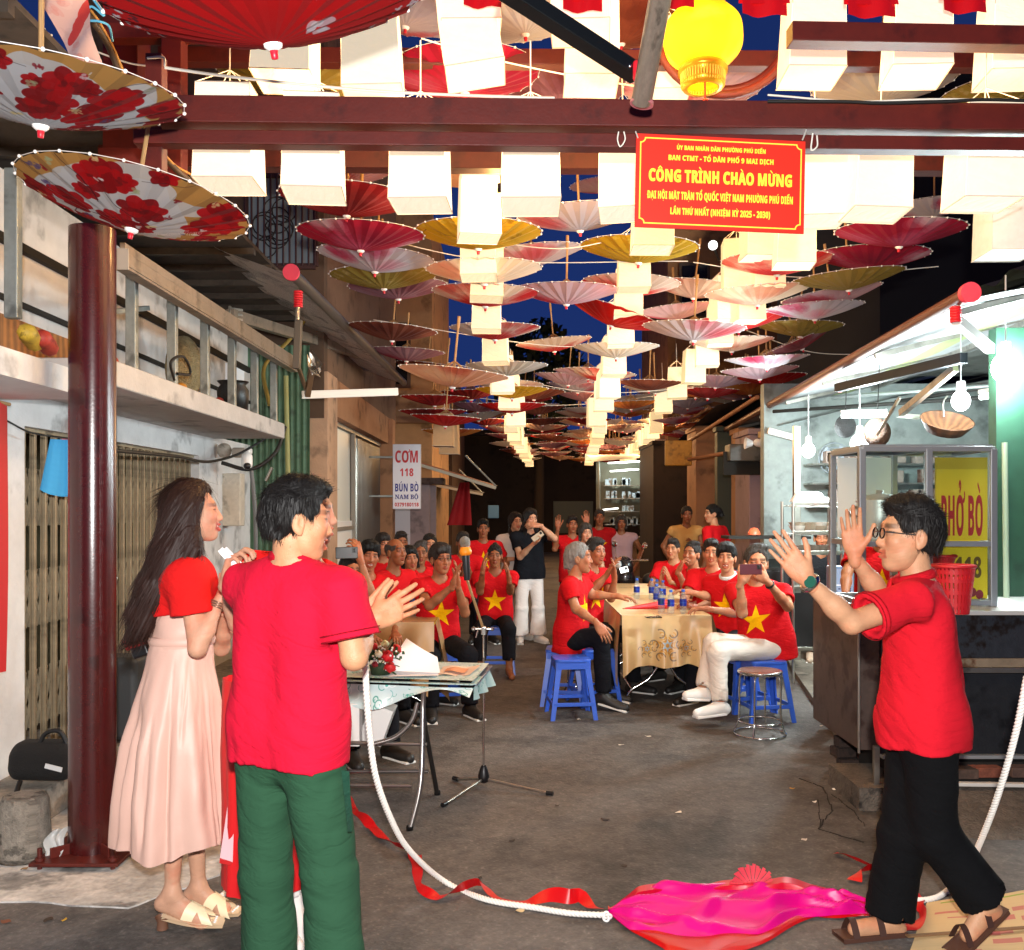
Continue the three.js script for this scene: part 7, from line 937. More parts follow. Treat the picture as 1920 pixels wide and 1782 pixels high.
{ // man in green trousers, seen from behind
  const D = 2.95, H = P(556, 977, D - 0.02), neck = P(545, 1058, D), pel = P(541, 1388, D + 0.02), wrR = P(690, 1168, D + 0.02), wrL = P(662, 1178, D + 0.2);
  const q = person({ label: 'man in a plain red t-shirt and green trousers, seen from behind, clapping', head: H, yaw: 152, face: 112, pitch: -2, neck, pelvis: pel, s: 1.04, hs: 0.93, cell: 0.011, hcell: 0.0038, handCell: 0.0036, shoulder: 0.175, shR: P(640, 1100, D - 0.1), shL: P(456, 1092, D + 0.1), skin: '#c9946e', hair: 'short', hairColor: '#0d0a09', strands: 4500, hairLen: 0.026, hemRing: 1, looks: { smile: 1, open: 0.7, wide: 1.03, jaw: 1.1, squint: 1, tone: 1 },
    shirt: { color: '#c41230', hem: 0.06, fit: 0.012, sleeve: 0.74, wide: 0.086, amp: 0.014, cell: 0.0095, collar: '#c4122c', tilt: 0 }, pants: { color: '#274833', r: 1.1, hem: 0.083, amp: 0.016, cell: 0.011 }, shoes: '#1a1613', sole: '#15110f', knL: P(497, 1630, D + 0.06), anL: P(508, 1890, D + 0.06), knR: P(618, 1630, D - 0.02), anR: P(640, 1895, D - 0.05),
    arms: { R: { w: wrR, el: P(664, 1232, D - 0.12), dir: V(0.86, 0.42, -0.25), palm: V(0.1, 0.1, -1), curl: 0.22, spread: 0.65, thumb: 0.9 }, L: { w: wrL, el: P(600, 1250, D + 0.25), dir: V(0.72, 0.66, -0.15), palm: V(0, 0, 1), curl: 0.12, spread: 0.7, thumb: 1 } } });
  q.add('pocket', quad(P(640, 1445, D - 0.14), P(655, 1447, D - 0.1), P(660, 1560, D - 0.1), P(652, 1560, D - 0.15), 2, 8), cloth('#1f4a39'));
}
{ // person in the red long dress, mostly hidden behind the man
  const D = 3.5, H = P(580, 964, D), neck = P(574, 1050, D + 0.03), pel = P(520, 1330, D + 0.08), wrR = P(424, 1092, D - 0.12);
  const q = person({ label: 'person in a long red dress hidden behind the man in green trousers', head: H, yaw: 40, face: 86, neck, pelvis: pel, s: 0.98, cell: 0.013, hcell: 0.0045, handCell: 0.004, shR: P(468, 1062, D + 0.02), shL: P(655, 1100, D + 0.06), skin: '#c4957a', hair: 'short', hairColor: '#160e0b', looks: { smile: 0.8, open: 0.5, squint: 0 },
    shirt: { color: '#d3161a', hem: 0.1, fit: 0.0, sleeve: 0.9, wide: 0.062, cell: 0.011 }, pants: { color: '#ded6d2', r: 0.75, hem: 0.07 }, knL: P(545, 1500, D + 0.1), anL: P(545, 1680, D + 0.12), knR: P(500, 1500, D + 0.08), anR: P(512, 1690, D + 0.1), shoes: '#d9d2cc',
    arms: { R: { w: wrR, el: P(448, 1168, D - 0.06), dir: V(0.3, 0.75, 0.2), palm: V(0.7, -0.3, 0.3), curl: 0.9 }, L: { w: P(690, 1180, D + 0.05), dir: V(0.4, 0.6, 0.3), palm: V(-1, 0, 0) } } });
  q.add('dress', loft([[P(520, 1270, D + 0.08), 0.2, 0.14], [P(512, 1400, D + 0.08), 0.19, 0.16], [P(505, 1520, D + 0.1), 0.17, 0.16], [P(500, 1655, D + 0.12), 0.16, 0.17]], 80, (a, t) => [1 + 0.04 * t * Math.sin(a * 9) + 0.02 * Math.sin(a * 17), 0]), mat('#d3161a', 0.6, { side: THREE.DoubleSide }));
  q.add('underskirt', quad(P(412, 1610, D - 0.02), P(436, 1618, D - 0.04), P(440, 1500, D - 0.02), P(428, 1500, D), 4, 8), mat('#e2b8bc', 0.7, { side: THREE.DoubleSide })); q.add('underskirt', quad(P(411, 1619, D - 0.018), P(432, 1624, D - 0.04), P(436, 1617, D - 0.04), P(412, 1609, D - 0.02), 2, 2), mat('#c41a1a', 0.7, { side: THREE.DoubleSide }));
  const pp = thing('folded_paper', 'white folded paper held up between the woman and the man in green trousers', 'paper', P(440, 1066, D - 0.16)); obj('sheet', [quad(V(-0.06, 0.06, 0), V(0.03, -0.03, 0.01), V(0.045, -0.01, 0.02), V(-0.04, 0.075, 0.01), 6, 2, (w, s) => { w.z += 0.006 * Math.sin(s * 6); }), quad(V(-0.05, 0.06, -0.012), V(0.035, -0.03, -0.004), V(0.05, -0.005, 0.004), V(-0.03, 0.075, -0.004), 6, 2), new THREE.TorusGeometry(0.014, 0.006, 5, 14).rotateX(0.5).translate(0.032, -0.008, 0.01)], mat('#f2eeee', 0.6, { side: THREE.DoubleSide }), pp);
}
{ // walking man on the right
  const D = 3.55, H = P(1706, 1005, D), neck = P(1722, 1088, D + 0.01), pel = P(1730, 1372, D);
  const elL = P(1597, 1168, D - 0.26), wrL = P(1517, 1092, D - 0.3), elR = P(1655, 1120, D + 0.26), wrR = P(1603, 1046, D + 0.2);
  const q = person({ label: 'man in a red t-shirt and black trousers walking left and clapping', head: H, yaw: -100, face: -92, pitch: 4, neck, pelvis: pel, s: 1.03, hs: 1.04, cell: 0.011, hcell: 0.004, handCell: 0.0036, shL: P(1716, 1126, D - 0.17), shR: P(1722, 1122, D + 0.18), skin: '#c99874', hair: 'short', hairColor: '#14100e', strands: 4000, hairLen: 0.03, hemRing: 1, glasses: 'thick', looks: { wide: 1.06, jaw: 1.15, smile: 0.2, open: 0.2 },
    shirt: { color: '#c41626', hem: 0.05, fit: 0.004, belly: 0.0, deep: 0.042, sleeve: 0.74, wide: 0.083, amp: 0.014, cell: 0.0095, collar: '#c41422', tilt: 0.0 }, pants: { color: '#0a0a0c', r: 1.08, hem: 0.085, amp: 0.014, len: 0.97, cell: 0.011 },
    knR: P(1692, 1562, D + 0.07), anR: P(1668, 1720, D + 0.09), toeR: P(1594, 1744, D + 0.06), knL: P(1752, 1560, D - 0.03), anL: P(1848, 1688, D - 0.05), toeL: P(1806, 1755, D - 0.08),
    arms: { L: { w: wrL, el: elL, dir: V(-0.62, 0.78, 0.02), palm: V(0.15, 0.1, -1), curl: 0.14, spread: 0.55, thumb: 0.85 }, R: { w: wrR, el: elR, dir: V(-0.12, 0.99, 0.02), palm: V(-0.2, 0, 0.97), curl: 0.16, spread: 0.5, thumb: 0.95 } } });
  const { add, inv } = q, wd = wrL.clone().sub(elL).normalize(), wm = toMatrix(wrL.clone().addScaledVector(wd, -0.012), wrL.clone().addScaledVector(wd, 0.002), V(0, 0, 1));
  const wt = add('watch', new THREE.TorusGeometry(0.032, 0.0075, 8, 30).scale(1, 1, 1.5).rotateX(Math.PI / 2).applyMatrix4(wm), M.chrome); obj('watch_face', new THREE.CylinderGeometry(0.021, 0.021, 0.008, 24).applyMatrix4(toMatrix(wrL.clone().add(V(0.0, 0.0, 0.03)), wrL.clone().add(V(-0.012, 0.006, 0.042)))).translate(inv.x, inv.y, inv.z), mat('#2f6a58', 0.2, { metalness: 0.4 }), wt);
  for (const k of ['R', 'L']) {
    const a = q.J['an' + k], b = q.J['toe' + k], d = b.clone().sub(a).setY(0).normalize(), sd = V(0, 1, 0).cross(d), lift = k === 'L', hl = a.clone().addScaledVector(d, lift ? -0.075 : -0.055).setY(lift ? a.y - 0.03 : 0.018), tp = b.clone().addScaledVector(d, 0.05).setY(0.016);
    const s = add('sandal', merge([quad(hl.clone().addScaledVector(sd, -0.036), tp.clone().addScaledVector(sd, -0.047), tp.clone().addScaledVector(sd, 0.047), hl.clone().addScaledVector(sd, 0.036), 10, 2), quad(hl.clone().addScaledVector(sd, -0.036).add(V(0, -0.018, 0)), tp.clone().addScaledVector(sd, -0.047).add(V(0, -0.014, 0)), tp.clone().addScaledVector(sd, 0.047).add(V(0, -0.014, 0)), hl.clone().addScaledVector(sd, 0.036).add(V(0, -0.018, 0)), 10, 2), bar(hl.clone().addScaledVector(sd, 0.036).add(V(0, -0.009, 0)), tp.clone().addScaledVector(sd, 0.046).add(V(0, -0.007, 0)), 0.003, 0.018), bar(hl.clone().addScaledVector(sd, -0.036).add(V(0, -0.009, 0)), tp.clone().addScaledVector(sd, -0.046).add(V(0, -0.007, 0)), 0.003, 0.018)]), mat('#4a2c20', 0.6, { side: THREE.DoubleSide }));
    for (const t of [0.35, 0.75]) { const c = hl.clone().lerp(tp, t); obj('strap', quad(c.clone().addScaledVector(sd, -0.048), c.clone().addScaledVector(sd, 0.048), c.clone().addScaledVector(sd, 0.048).addScaledVector(d, 0.028), c.clone().addScaledVector(sd, -0.048).addScaledVector(d, 0.028), 14, 2, (w, u) => { w.y += (0.085 - 0.03 * t) * Math.sin(u * Math.PI); }).translate(inv.x, inv.y, inv.z), mat('#3e241a', 0.6, { side: THREE.DoubleSide }), s); }
  }
}
// ---------------------------------------------------------------- the people at and behind the tables
const A = {
  clap: (h = 0) => ({ L: { w: [0.055, -0.2 + h, 0.29], dir: [-0.15, 0.85, 0.45], palm: [-1, 0, 0], curl: 0.15, pole: [0.8, -1, 0] }, R: { w: [-0.055, -0.21 + h, 0.28], dir: [0.15, 0.85, 0.45], palm: [1, 0, 0], curl: 0.15, pole: [-0.8, -1, 0] } }),
  lap: () => ({ L: { w: [0.11, -0.42, 0.3], dir: [-0.2, -0.25, 1], palm: [0, -1, -0.2], curl: 0.5 }, R: { w: [-0.11, -0.42, 0.3], dir: [0.2, -0.25, 1], palm: [0, -1, -0.2], curl: 0.5 } }),
  table: () => ({ L: { w: [0.12, -0.3, 0.36], dir: [-0.6, 0, 0.8], palm: [0, -1, 0], curl: 0.5 }, R: { w: [-0.08, -0.3, 0.36], dir: [0.6, 0, 0.8], palm: [0, -1, 0], curl: 0.5 } }),
  phone: (h = 0) => ({ L: { w: [0.085, 0.02 + h, 0.27], dir: [-0.75, 0.6, 0.1], palm: [-0.3, 0, -1], curl: 0.8, pole: [0.6, -1, 0] }, R: { w: [-0.085, 0.02 + h, 0.27], dir: [0.75, 0.6, 0.1], palm: [0.3, 0, -1], curl: 0.8, pole: [-0.6, -1, 0] } }),
  down: () => ({ L: { w: [0.24, -0.5, 0.03] }, R: { w: [-0.24, -0.5, 0.03] } }),
  up: () => ({ L: { w: [0.24, 0.1, 0.1], dir: [-0.1, 1, 0], palm: [0, 0, 1], pole: [1, -0.6, 0] }, R: { w: [-0.24, 0.1, 0.1], dir: [0.1, 1, 0], palm: [0, 0, 1], pole: [-1, -0.6, 0] } }),
};
const red = (o = {}) => ({ color: '#c3121a', fit: 0.006, ...o }), dark = (o = {}) => ({ color: '#15151a', ...o });
const tan = ['#b9805c', '#a86e4c', '#c48e6a', '#96603f', '#cfa080'];
// left table
person({ label: 'man with glasses filming with a raised dark phone behind the clapping man', head: P(657, 1072, 6.4), yaw: 35, face: 30, seat: 0.42, s: 0.95, skin: tan[1], hair: 'short', glasses: 'thin', looks: { smile: 0.7 }, shirt: red(), pants: dark(), shoes: '#201c1a', arms: { L: { w: P(676, 1052, 6.15), el: P(700, 1136, 6.2), dir: V(-0.3, 0.9, 0.1), palm: V(-0.7, 0, -0.5), curl: 0.7 }, R: A.phone().R } });
person({ label: 'laughing dark-haired man with closed eyes on the left under the steel shutter', head: P(692, 1043, 7.5), yaw: 30, face: 22, pitch: -4, roll: -8, seat: 0.46, skin: tan[1], hair: 'fringe', looks: { smile: 1, open: 0.9, wide: 1.06, squint: 1 }, shirt: red(), pants: dark(), shoes: '#201c1a', arms: A.lap() });
person({ label: 'bald man looking right at the left table', head: P(742, 1036, 8.1), yaw: 50, face: 48, pitch: 6, seat: 0.48, skin: tan[3], hair: 'bald', hairColor: '#3a302c', looks: { wide: 1.02 }, shirt: red(), pants: dark(), shoes: '#201c1a', arms: A.table() });
person({ label: 'smiling dark-haired woman leaning in beside the bald man', head: P(768, 1048, 8.6), yaw: 20, face: 25, roll: 6, seat: 0.44, s: 0.93, skin: tan[1], hair: 'bob', looks: { smile: 0.9, open: 0.5 }, shirt: red(), pants: dark(), shoes: '#201c1a', arms: A.lap() });
person({ label: 'tanned man behind the woman who leans in beside the bald man', head: P(788, 1038, 9.3), yaw: 30, face: 10, seat: 0.5, s: 0.96, skin: tan[3], hair: 'receding', hairColor: '#4a4440', looks: { smile: 0.4 }, shirt: red(), pants: dark(), shoes: '#201c1a', arms: A.lap() });
person({ label: 'man with glasses and a star t-shirt clapping at the left table corner', head: P(826, 1049, 7.75), yaw: 18, face: 30, pitch: 2, seat: 0.45, hs: 0.97, skin: tan[1], hair: 'fringe', glasses: 'thin', hcell: 0.005, looks: { wide: 1.02 }, shirt: red({ star: 1, starAt: 0.27 }), pants: dark(), shoes: '#221e1c', knees: 0.06, arms: { L: { w: P(858, 1098, 7.45), el: P(872, 1150, 7.6), dir: V(0.0, 1, 0.2), palm: V(-1, 0, 0.2), curl: 0.2 }, R: { w: P(848, 1100, 7.42), el: P(805, 1136, 7.5), dir: V(0.25, 0.95, 0.15), palm: V(1, 0, 0), curl: 0.2 } } });
person({ label: 'standing man in a star t-shirt behind the microphone', head: P(906, 992, 11.6), yaw: 5, face: 5, s: 0.95, skin: tan[3], hair: 'short', looks: {}, shirt: red({ star: 1 }), pants: dark(), shoes: '#201c1a', arms: { L: A.down().L, R: { w: [-0.12, -0.35, 0.22], dir: [0.6, 0.2, 0.6] } } });
person({ label: 'seated grey-templed woman in a star t-shirt clapping, right of the microphone', head: P(928, 1043, 9.5), yaw: 0, face: 0, seat: 0.43, s: 0.96, skin: tan[3], hair: 'bun', hairColor: '#1c1614', looks: { smile: 0.3 }, shirt: red({ star: 1, hem: 0.14, starAt: 0.29 }), pants: dark({ len: 0.8 }), arms: { L: { w: P(955, 1090, 9.2), el: P(957, 1110, 9.45), dir: V(-0.1, 1, 0), palm: V(-1, 0, 0) }, R: { w: P(905, 1072, 9.25), el: P(900, 1110, 9.4), dir: V(0.1, 1, 0), palm: V(1, 0, 0) } } });
person({ label: 'woman in a white top and grey wide trousers beside the woman in white trousers', head: P(966, 979, 11.9), yaw: 25, face: 30, s: 0.97, skin: tan[4], hair: 'long', hairColor: '#1c1210', looks: { smile: 0.8, open: 0.4 }, shirt: { color: '#d8d0cc', fit: -0.01, hem: 0.02 }, pants: { color: '#8e8784', r: 1.1, hem: 0.12 }, shoes: '#d8d4ce', arms: { L: A.down().L, R: { w: [-0.1, -0.3, 0.25] } } });
person({ label: 'long-haired woman in a black top and white trousers looking up from her phone', head: P(994, 973, 11.6), yaw: 15, face: 30, pitch: -6, s: 1.0, skin: tan[4], hair: 'long', hairColor: '#140e0d', looks: { smile: 0.5 }, shirt: { color: '#14161c', fit: 0.012, hem: 0.03 }, pants: { color: '#e4dcd8', r: 1.02, hem: 0.105 }, shoes: '#e8e4e0', arms: { R: { w: P(1000, 1020, 11.3), el: P(975, 1045, 11.45), dir: V(0.5, 0.5, 0.3), palm: V(0, 0.6, 0.5), curl: 0.8 }, L: { w: P(1013, 986, 11.4), el: P(1040, 1010, 11.5), dir: V(-0.9, 0.1, 0), palm: V(0, -0.5, -0.5), curl: 0.4 } } });
person({ label: 'man in a red shirt raising both hands in the middle of the lane', head: P(1073, 984, 13), yaw: -5, face: 10, s: 0.98, skin: tan[1], hair: 'short', looks: { smile: 0.5 }, shirt: red(), pants: dark(), shoes: '#201c1a', arms: { L: { w: P(1100, 984, 12.8), el: P(1100, 1015, 12.9), dir: V(0, 1, 0), palm: V(0, 0, 1) }, R: { w: P(1046, 992, 12.8), el: P(1040, 1030, 12.9), dir: V(0, 1, 0), palm: V(0, 0, 1) } } });
person({ label: 'standing figure in a darker red star shirt in front of the lit stall', head: P(1124, 971, 14.5), yaw: 0, face: 0, s: 1.02, skin: tan[3], hair: 'short', looks: {}, shirt: { star: 2, fit: 0.02 }, pants: dark(), shoes: '#201c1a', arms: A.down() });
person({ label: 'woman in a pale sleeveless top standing before the lit stall', head: P(1165, 981, 14.5), yaw: -10, face: 0, s: 0.96, skin: tan[3], hair: 'bob', looks: {}, shirt: { color: '#a8888c', fit: 0, sleeve: 0.2 }, pants: dark(), shoes: '#201c1a', arms: A.down() });
// right table
person({ label: 'grey-haired man in a star t-shirt on a blue stool, left of the right table', head: P(1086, 1047, 7.85), yaw: 68, face: 78, pitch: 2, seat: 0.45, hs: 0.98, skin: tan[0], hair: 'grey', hairColor: '#8b8682', hcell: 0.005, looks: { smile: 0.9, open: 0.5 }, shirt: red({ star: 1, belly: 0.02, hem: 0.12 }), pants: dark(), shoes: '#201c1a', pelvis: P(1068, 1196, 7.9), knR: P(1128, 1190, 7.65), anR: P(1132, 1300, 7.7), knL: P(1135, 1185, 8.0), anL: P(1140, 1285, 8.05), arms: { L: { w: P(1152, 1118, 8.0), el: P(1110, 1116, 8.05), dir: V(1, -0.05, 0.1), palm: V(0, -1, 0), curl: 0.4 }, R: { w: P(1118, 1168, 7.5), el: P(1080, 1142, 7.62), dir: V(0.55, -0.8, 0.3), palm: V(0, -0.6, -1), curl: 0.35 } } });
person({ label: 'dark-haired man clapping beside the grey-haired man', head: P(1116, 1035, 8.6), yaw: 45, face: 40, seat: 0.46, skin: tan[1], hair: 'short', looks: { smile: 0.8, open: 0.3, wide: 1.08 }, shirt: red({ star: 1 }), pants: dark(), shoes: '#201c1a', arms: { L: { w: P(1152, 1088, 8.3), el: P(1146, 1122, 8.4), dir: V(0, 0.95, 0.2), palm: V(-1, 0, 0.1) }, R: { w: P(1138, 1078, 8.35), el: P(1112, 1106, 8.35), dir: V(0.5, 0.85, 0.1), palm: V(1, 0, 0) } } });
person({ label: 'man leaning his head down at the far right corner of the right table', head: P(1297, 1040, 9.2), yaw: -45, face: -40, pitch: 8, seat: 0.46, skin: tan[1], hair: 'receding', looks: {}, shirt: red({ star: 0 }), pants: dark(), shoes: '#201c1a', arms: { L: A.table().L, R: { w: P(1272, 1072, 9.0), el: P(1292, 1118, 9.0), dir: V(0.4, 0.9, 0), palm: V(1, 0, 0), curl: 0.9 } } });
person({ label: 'smiling round-faced man between the leaning man and the man with a white collar', head: P(1334, 1037, 8.7), yaw: -35, face: -15, seat: 0.47, skin: tan[0], hair: 'short', looks: { smile: 1, open: 0.5 }, shirt: red({ star: 1 }), pants: dark(), shoes: '#201c1a', arms: { L: { w: [0.02, -0.3, 0.42], dir: [-0.5, 0.2, 0.8], palm: [-0.5, -1, 0], curl: 0.5 }, R: { w: [-0.1, -0.26, 0.42], dir: [0.3, 0.2, 0.8], palm: [0.5, -1, 0], curl: 0.5 } } });
person({ label: 'man with a white collar under his star t-shirt at the right table', head: P(1362, 1046, 8.15), yaw: -40, face: -18, seat: 0.46, hs: 0.97, skin: tan[2], hair: 'fringe', hcell: 0.005, looks: { smile: 0.6, open: 0.8 }, shirt: red({ star: 1, collar: '#dfe4e2' }), pants: dark(), shoes: '#201c1a', arms: { L: { w: P(1332, 1143, 7.75), el: P(1392, 1152, 7.8), dir: V(-1, 0.1, 0), palm: V(0, -1, 0), curl: 0.5 }, R: { w: P(1300, 1112, 8.1), el: P(1332, 1120, 8.3), dir: V(-0.9, 0.2, 0), palm: V(0, -1, 0), curl: 0.5 } } });
[[718, 1022, 9.6, 'fringe', 30, 'red-shirted man peering out between the laughing man and the bald man'], [752, 1018, 10.4, 'short', 20, 'man in the back row behind the bald man'], [806, 1022, 10.2, 'tied', 15, 'woman in the back row left of the clapping man with glasses'], [868, 1018, 10.8, 'short', 10, 'man in the back row just right of the clapping man with glasses'], [1098, 1000, 11.5, 'bob', 15, 'woman half hidden behind the grey-haired man'], [1262, 1030, 10.8, 'short', -30, 'dim man behind the leaning man at the right table']].forEach(([x, y, D, hr, yw, l], i) => person({ label: l, head: P(x, y, D), yaw: yw, face: yw, seat: 0.5, s: 0.96, skin: tan[i % 5], hair: hr, strands: 200, looks: { smile: 0.3 * (i % 3), wide: 0.97 + 0.03 * (i % 4) }, shirt: red(), pants: dark(), shoes: '#201c1a', arms: i % 2 ? A.clap() : A.lap() }));
const filmer = person({ label: 'man in a star t-shirt and cream trousers filming with a maroon phone', head: P(1418, 1056, 7.45), yaw: -18, face: -4, seat: 0.45, s: 1.04, hs: 1.02, skin: tan[2], hair: 'receding', hcell: 0.0048, handCell: 0.0045, looks: { smile: 0.4, wide: 1.06, squint: 1 }, shirt: red({ star: 1, belly: 0.03, fit: 0.02, hem: 0.12, starAt: 0.25 }), pants: { color: '#dcd2c8', hem: 0.062, amp: 0.014 }, shoes: '#eceae6', sole: '#f4f2ee',
  pelvis: P(1440, 1208, 7.5), knR: P(1338, 1205, 7.3), anR: P(1318, 1292, 7.2), toeR: P(1292, 1304, 7.15), knL: P(1345, 1222, 7.15), anL: P(1350, 1318, 7.12), toeL: P(1312, 1338, 7.05), arms: { L: { w: P(1440, 1092, 7.12), el: P(1478, 1138, 7.25), dir: V(-0.75, 0.62, 0.1), palm: V(-0.2, 0.2, -1), curl: 0.75 }, R: { w: P(1388, 1096, 7.12), el: P(1392, 1150, 7.2), dir: V(0.45, 0.85, 0.1), palm: V(0.3, 0, -1), curl: 0.75 } } });
filmer.add('watch', merge([new THREE.TorusGeometry(0.031, 0.007, 8, 24).scale(1, 1, 1.5).rotateX(1.57).applyMatrix4(toMatrix(filmer.J.wrL, filmer.J.wrL.clone().lerp(filmer.J.elL, 0.2)))]), M.blackPlastic);
person({ label: 'dim woman in a pale yellow top in front of the dark shop front', head: P(1288, 966, 13.2), yaw: 5, face: 0, s: 0.97, skin: tan[3], hair: 'tied', looks: {}, shirt: { color: '#c89a5c', fit: 0, sleeve: 0.3 }, pants: dark(), shoes: '#201c1a', arms: { L: { w: [0.05, -0.25, 0.25] }, R: A.down().R } });
person({ label: 'woman with a ponytail in a red shirt turned away before the orange wall', head: P(1335, 964, 12), yaw: -130, face: -75, s: 0.98, skin: tan[2], hair: 'tied', hairColor: '#0c0a0a', looks: {}, shirt: red(), pants: dark(), shoes: '#201c1a', arms: A.down() });
person({ label: 'man in a star t-shirt sitting by the shop, hidden behind the walking man', head: P(1655, 985, 6.6), yaw: -25, face: -50, seat: 0.62, s: 1.0, ground: 0.05, skin: tan[1], hair: 'short', looks: {}, shirt: { star: 1, fit: 0.02 }, pants: dark(), shoes: '#3a2c24', knees: 0.05, arms: { L: A.lap().L, R: { w: P(1585, 1118, 6.4), el: P(1588, 1075, 6.6), dir: V(-0.1, -1, 0.1), curl: 0.6 } } });
person({ label: 'man sitting inside the shop in sandals, only his dark legs in view', head: P(1540, 1010, 10.2), yaw: -10, face: -10, seat: 0.46, ground: 0.05, skin: tan[1], hair: 'short', looks: {}, shirt: { color: '#1d1d20' }, pants: dark(), shoes: '#b39a84', arms: A.lap() });
// ---------------------------------------------------------------- tables, stools and what lies on them
function drape(x0, x1, z0, z1, h, drops, o = {}) { // a cloth over a table top: drops = [front, right, back, left]
  const n = 26, m = 26, g = [], top = quad(V(x0, h, z0), V(x1, h, z0), V(x1, h, z1), V(x0, h, z1), 8, 8); g.push(top);
  const side = (a, b, out, d, ph, k) => quad(a.clone().add(out.clone().multiplyScalar(0.06)).setY(h - d), b.clone().add(out.clone().multiplyScalar(0.06)).setY(h - d), b, a, n * 2, 14, (q, s, t) => { const w = (1 - t); q.addScaledVector(out, w * (0.036 * Math.sin(s * (o.waves ?? 14) + ph) + 0.022 * Math.sin(s * 31 + ph)) + 0.012 * Math.sin(w * 3.14) + 0.008); q.y += w * 0.02 * Math.sin(s * 9 + ph) - w * (k ?? 0) * (Math.abs(s - 0.5) * 2) ** 3 * 0.18; });
  const [f, r, b, l] = drops; g.push(side(V(x0, h, z0), V(x1, h, z0), V(0, 0, 1), f, 0.5, 0.6), side(V(x1, h, z0), V(x1, h, z1), V(1, 0, 0), r, 2, 1), side(V(x1, h, z1), V(x0, h, z1), V(0, 0, -1), b, 1), side(V(x0, h, z1), V(x0, h, z0), V(-1, 0, 0), l, 4, 1));
  return merge(g);
}
const brocade = canvas(512, 512, (x, W) => { x.fillStyle = '#cdae7c'; x.fillRect(0, 0, W, W); const r = rng(5); for (let i = 0; i < 60; i++) { x.fillStyle = `rgba(${r() < 0.5 ? '224,200,150' : '176,142,92'},0.12)`; x.fillRect(r() * W, r() * W, 80 * r(), 3); } const orn = (cx, cy, k) => { x.save(); x.translate(cx, cy); x.scale(k, k); for (let i = 0; i < 5; i++) { x.strokeStyle = ['#b07a2c', '#8ea6b8', '#b07a2c', '#c79238', '#7c6a52'][i]; x.lineWidth = 7; for (let a = 0; a < 6; a++) { x.beginPath(); x.arc(30 * Math.cos(a * 1.05) * (i * 0.5 + 0.4), 30 * Math.sin(a * 1.05) * (i * 0.5 + 0.4), 10 + i * 3, a, a + 4.2); x.stroke(); } } x.restore(); }; orn(250, 240, 1.0); orn(140, 265, 0.55); orn(360, 265, 0.55); });
brocade.wrapS = brocade.wrapT = THREE.RepeatWrapping; const bro = brocade.clone(); bro.repeat.set(1.33, 1.33); bro.offset.set(0, 0.3); bro.needsUpdate = true;
const satin = (c, o = {}) => mat(c, 0.36, { specularIntensity: 0.55, side: THREE.DoubleSide, ...o });
const goldCloth = mat('#ffffff', 0.36, { map: bro, sheen: 0.5, side: THREE.DoubleSide });
function clothTable(name, label, x0, x1, zf, zb, drops, chrome) {
  const c = [(x0 + x1) / 2, 0, -(zf + zb) / 2], t = thing(name, label, 'table', c), w = x1 - x0, d = zb - zf;
  obj('tabletop', rbox(w - 0.03, 0.03, d - 0.03, 0.008, 0, 0.725, 0), M.galv, t);
  for (const sx of [-1, 1]) for (const e of [-1, 1]) { const z = e * (d / 2 - 0.12), x = sx * w * 0.06; obj('leg', tube([V(-sx * w * 0.1, 0.7, z), V(x * 0.2, 0.42, z), V(sx * w * 0.16, 0.22, z), V(sx * w * 0.4, 0.1, z), V(sx * w * 0.46, 0.012, z)], 0.0125, 30, 8), M.chrome, t); }
  for (const e of [-1, 1]) obj('crossbar', rod(V(e * w * 0.38, 0.12, -d / 2 + 0.12), V(e * w * 0.38, 0.12, d / 2 - 0.12), 0.009), M.chrome, t);
  return t;
}
{
  clothTable('folding_table', 'right folding table under a gold brocade cloth with bent chrome legs', 0.92, 1.63, 7.86, 9.3);
  const c = obj('tablecloth', drape(0.905, 1.645, -7.84, -9.32, 0.752, [0.4, 0.36, 0.3, 0.42]).translate(-1.275, 0, 8.58), goldCloth); c.position.set(1.275, 0, -8.58); tag(c, 'gold brocade tablecloth with a printed crest on the right table', 'tablecloth');
  clothTable('folding_table', 'folding table behind the right brocade table', 1.05, 1.75, 9.75, 11.2);
  const c2 = obj('tablecloth', drape(1.035, 1.765, -9.73, -11.22, 0.752, [0.35, 0.35, 0.3, 0.35]).translate(-1.4, 0, 10.47), goldCloth); c2.position.set(1.4, 0, -10.47); tag(c2, 'pale gold tablecloth on the table behind the bottles', 'tablecloth');
  clothTable('folding_table', 'left folding table under a plain gold satin cloth', -1.56, -0.62, 7.42, 9.1);
  const c3 = obj('tablecloth', drape(-1.575, -0.605, -7.4, -9.12, 0.752, [0.5, 0.46, 0.4, 0.4], { waves: 22 }).translate(1.09, 0, 8.26), satin('#b8946a')); c3.position.set(-1.09, 0, -8.26); tag(c3, 'plain gold satin tablecloth on the left table', 'tablecloth');
}
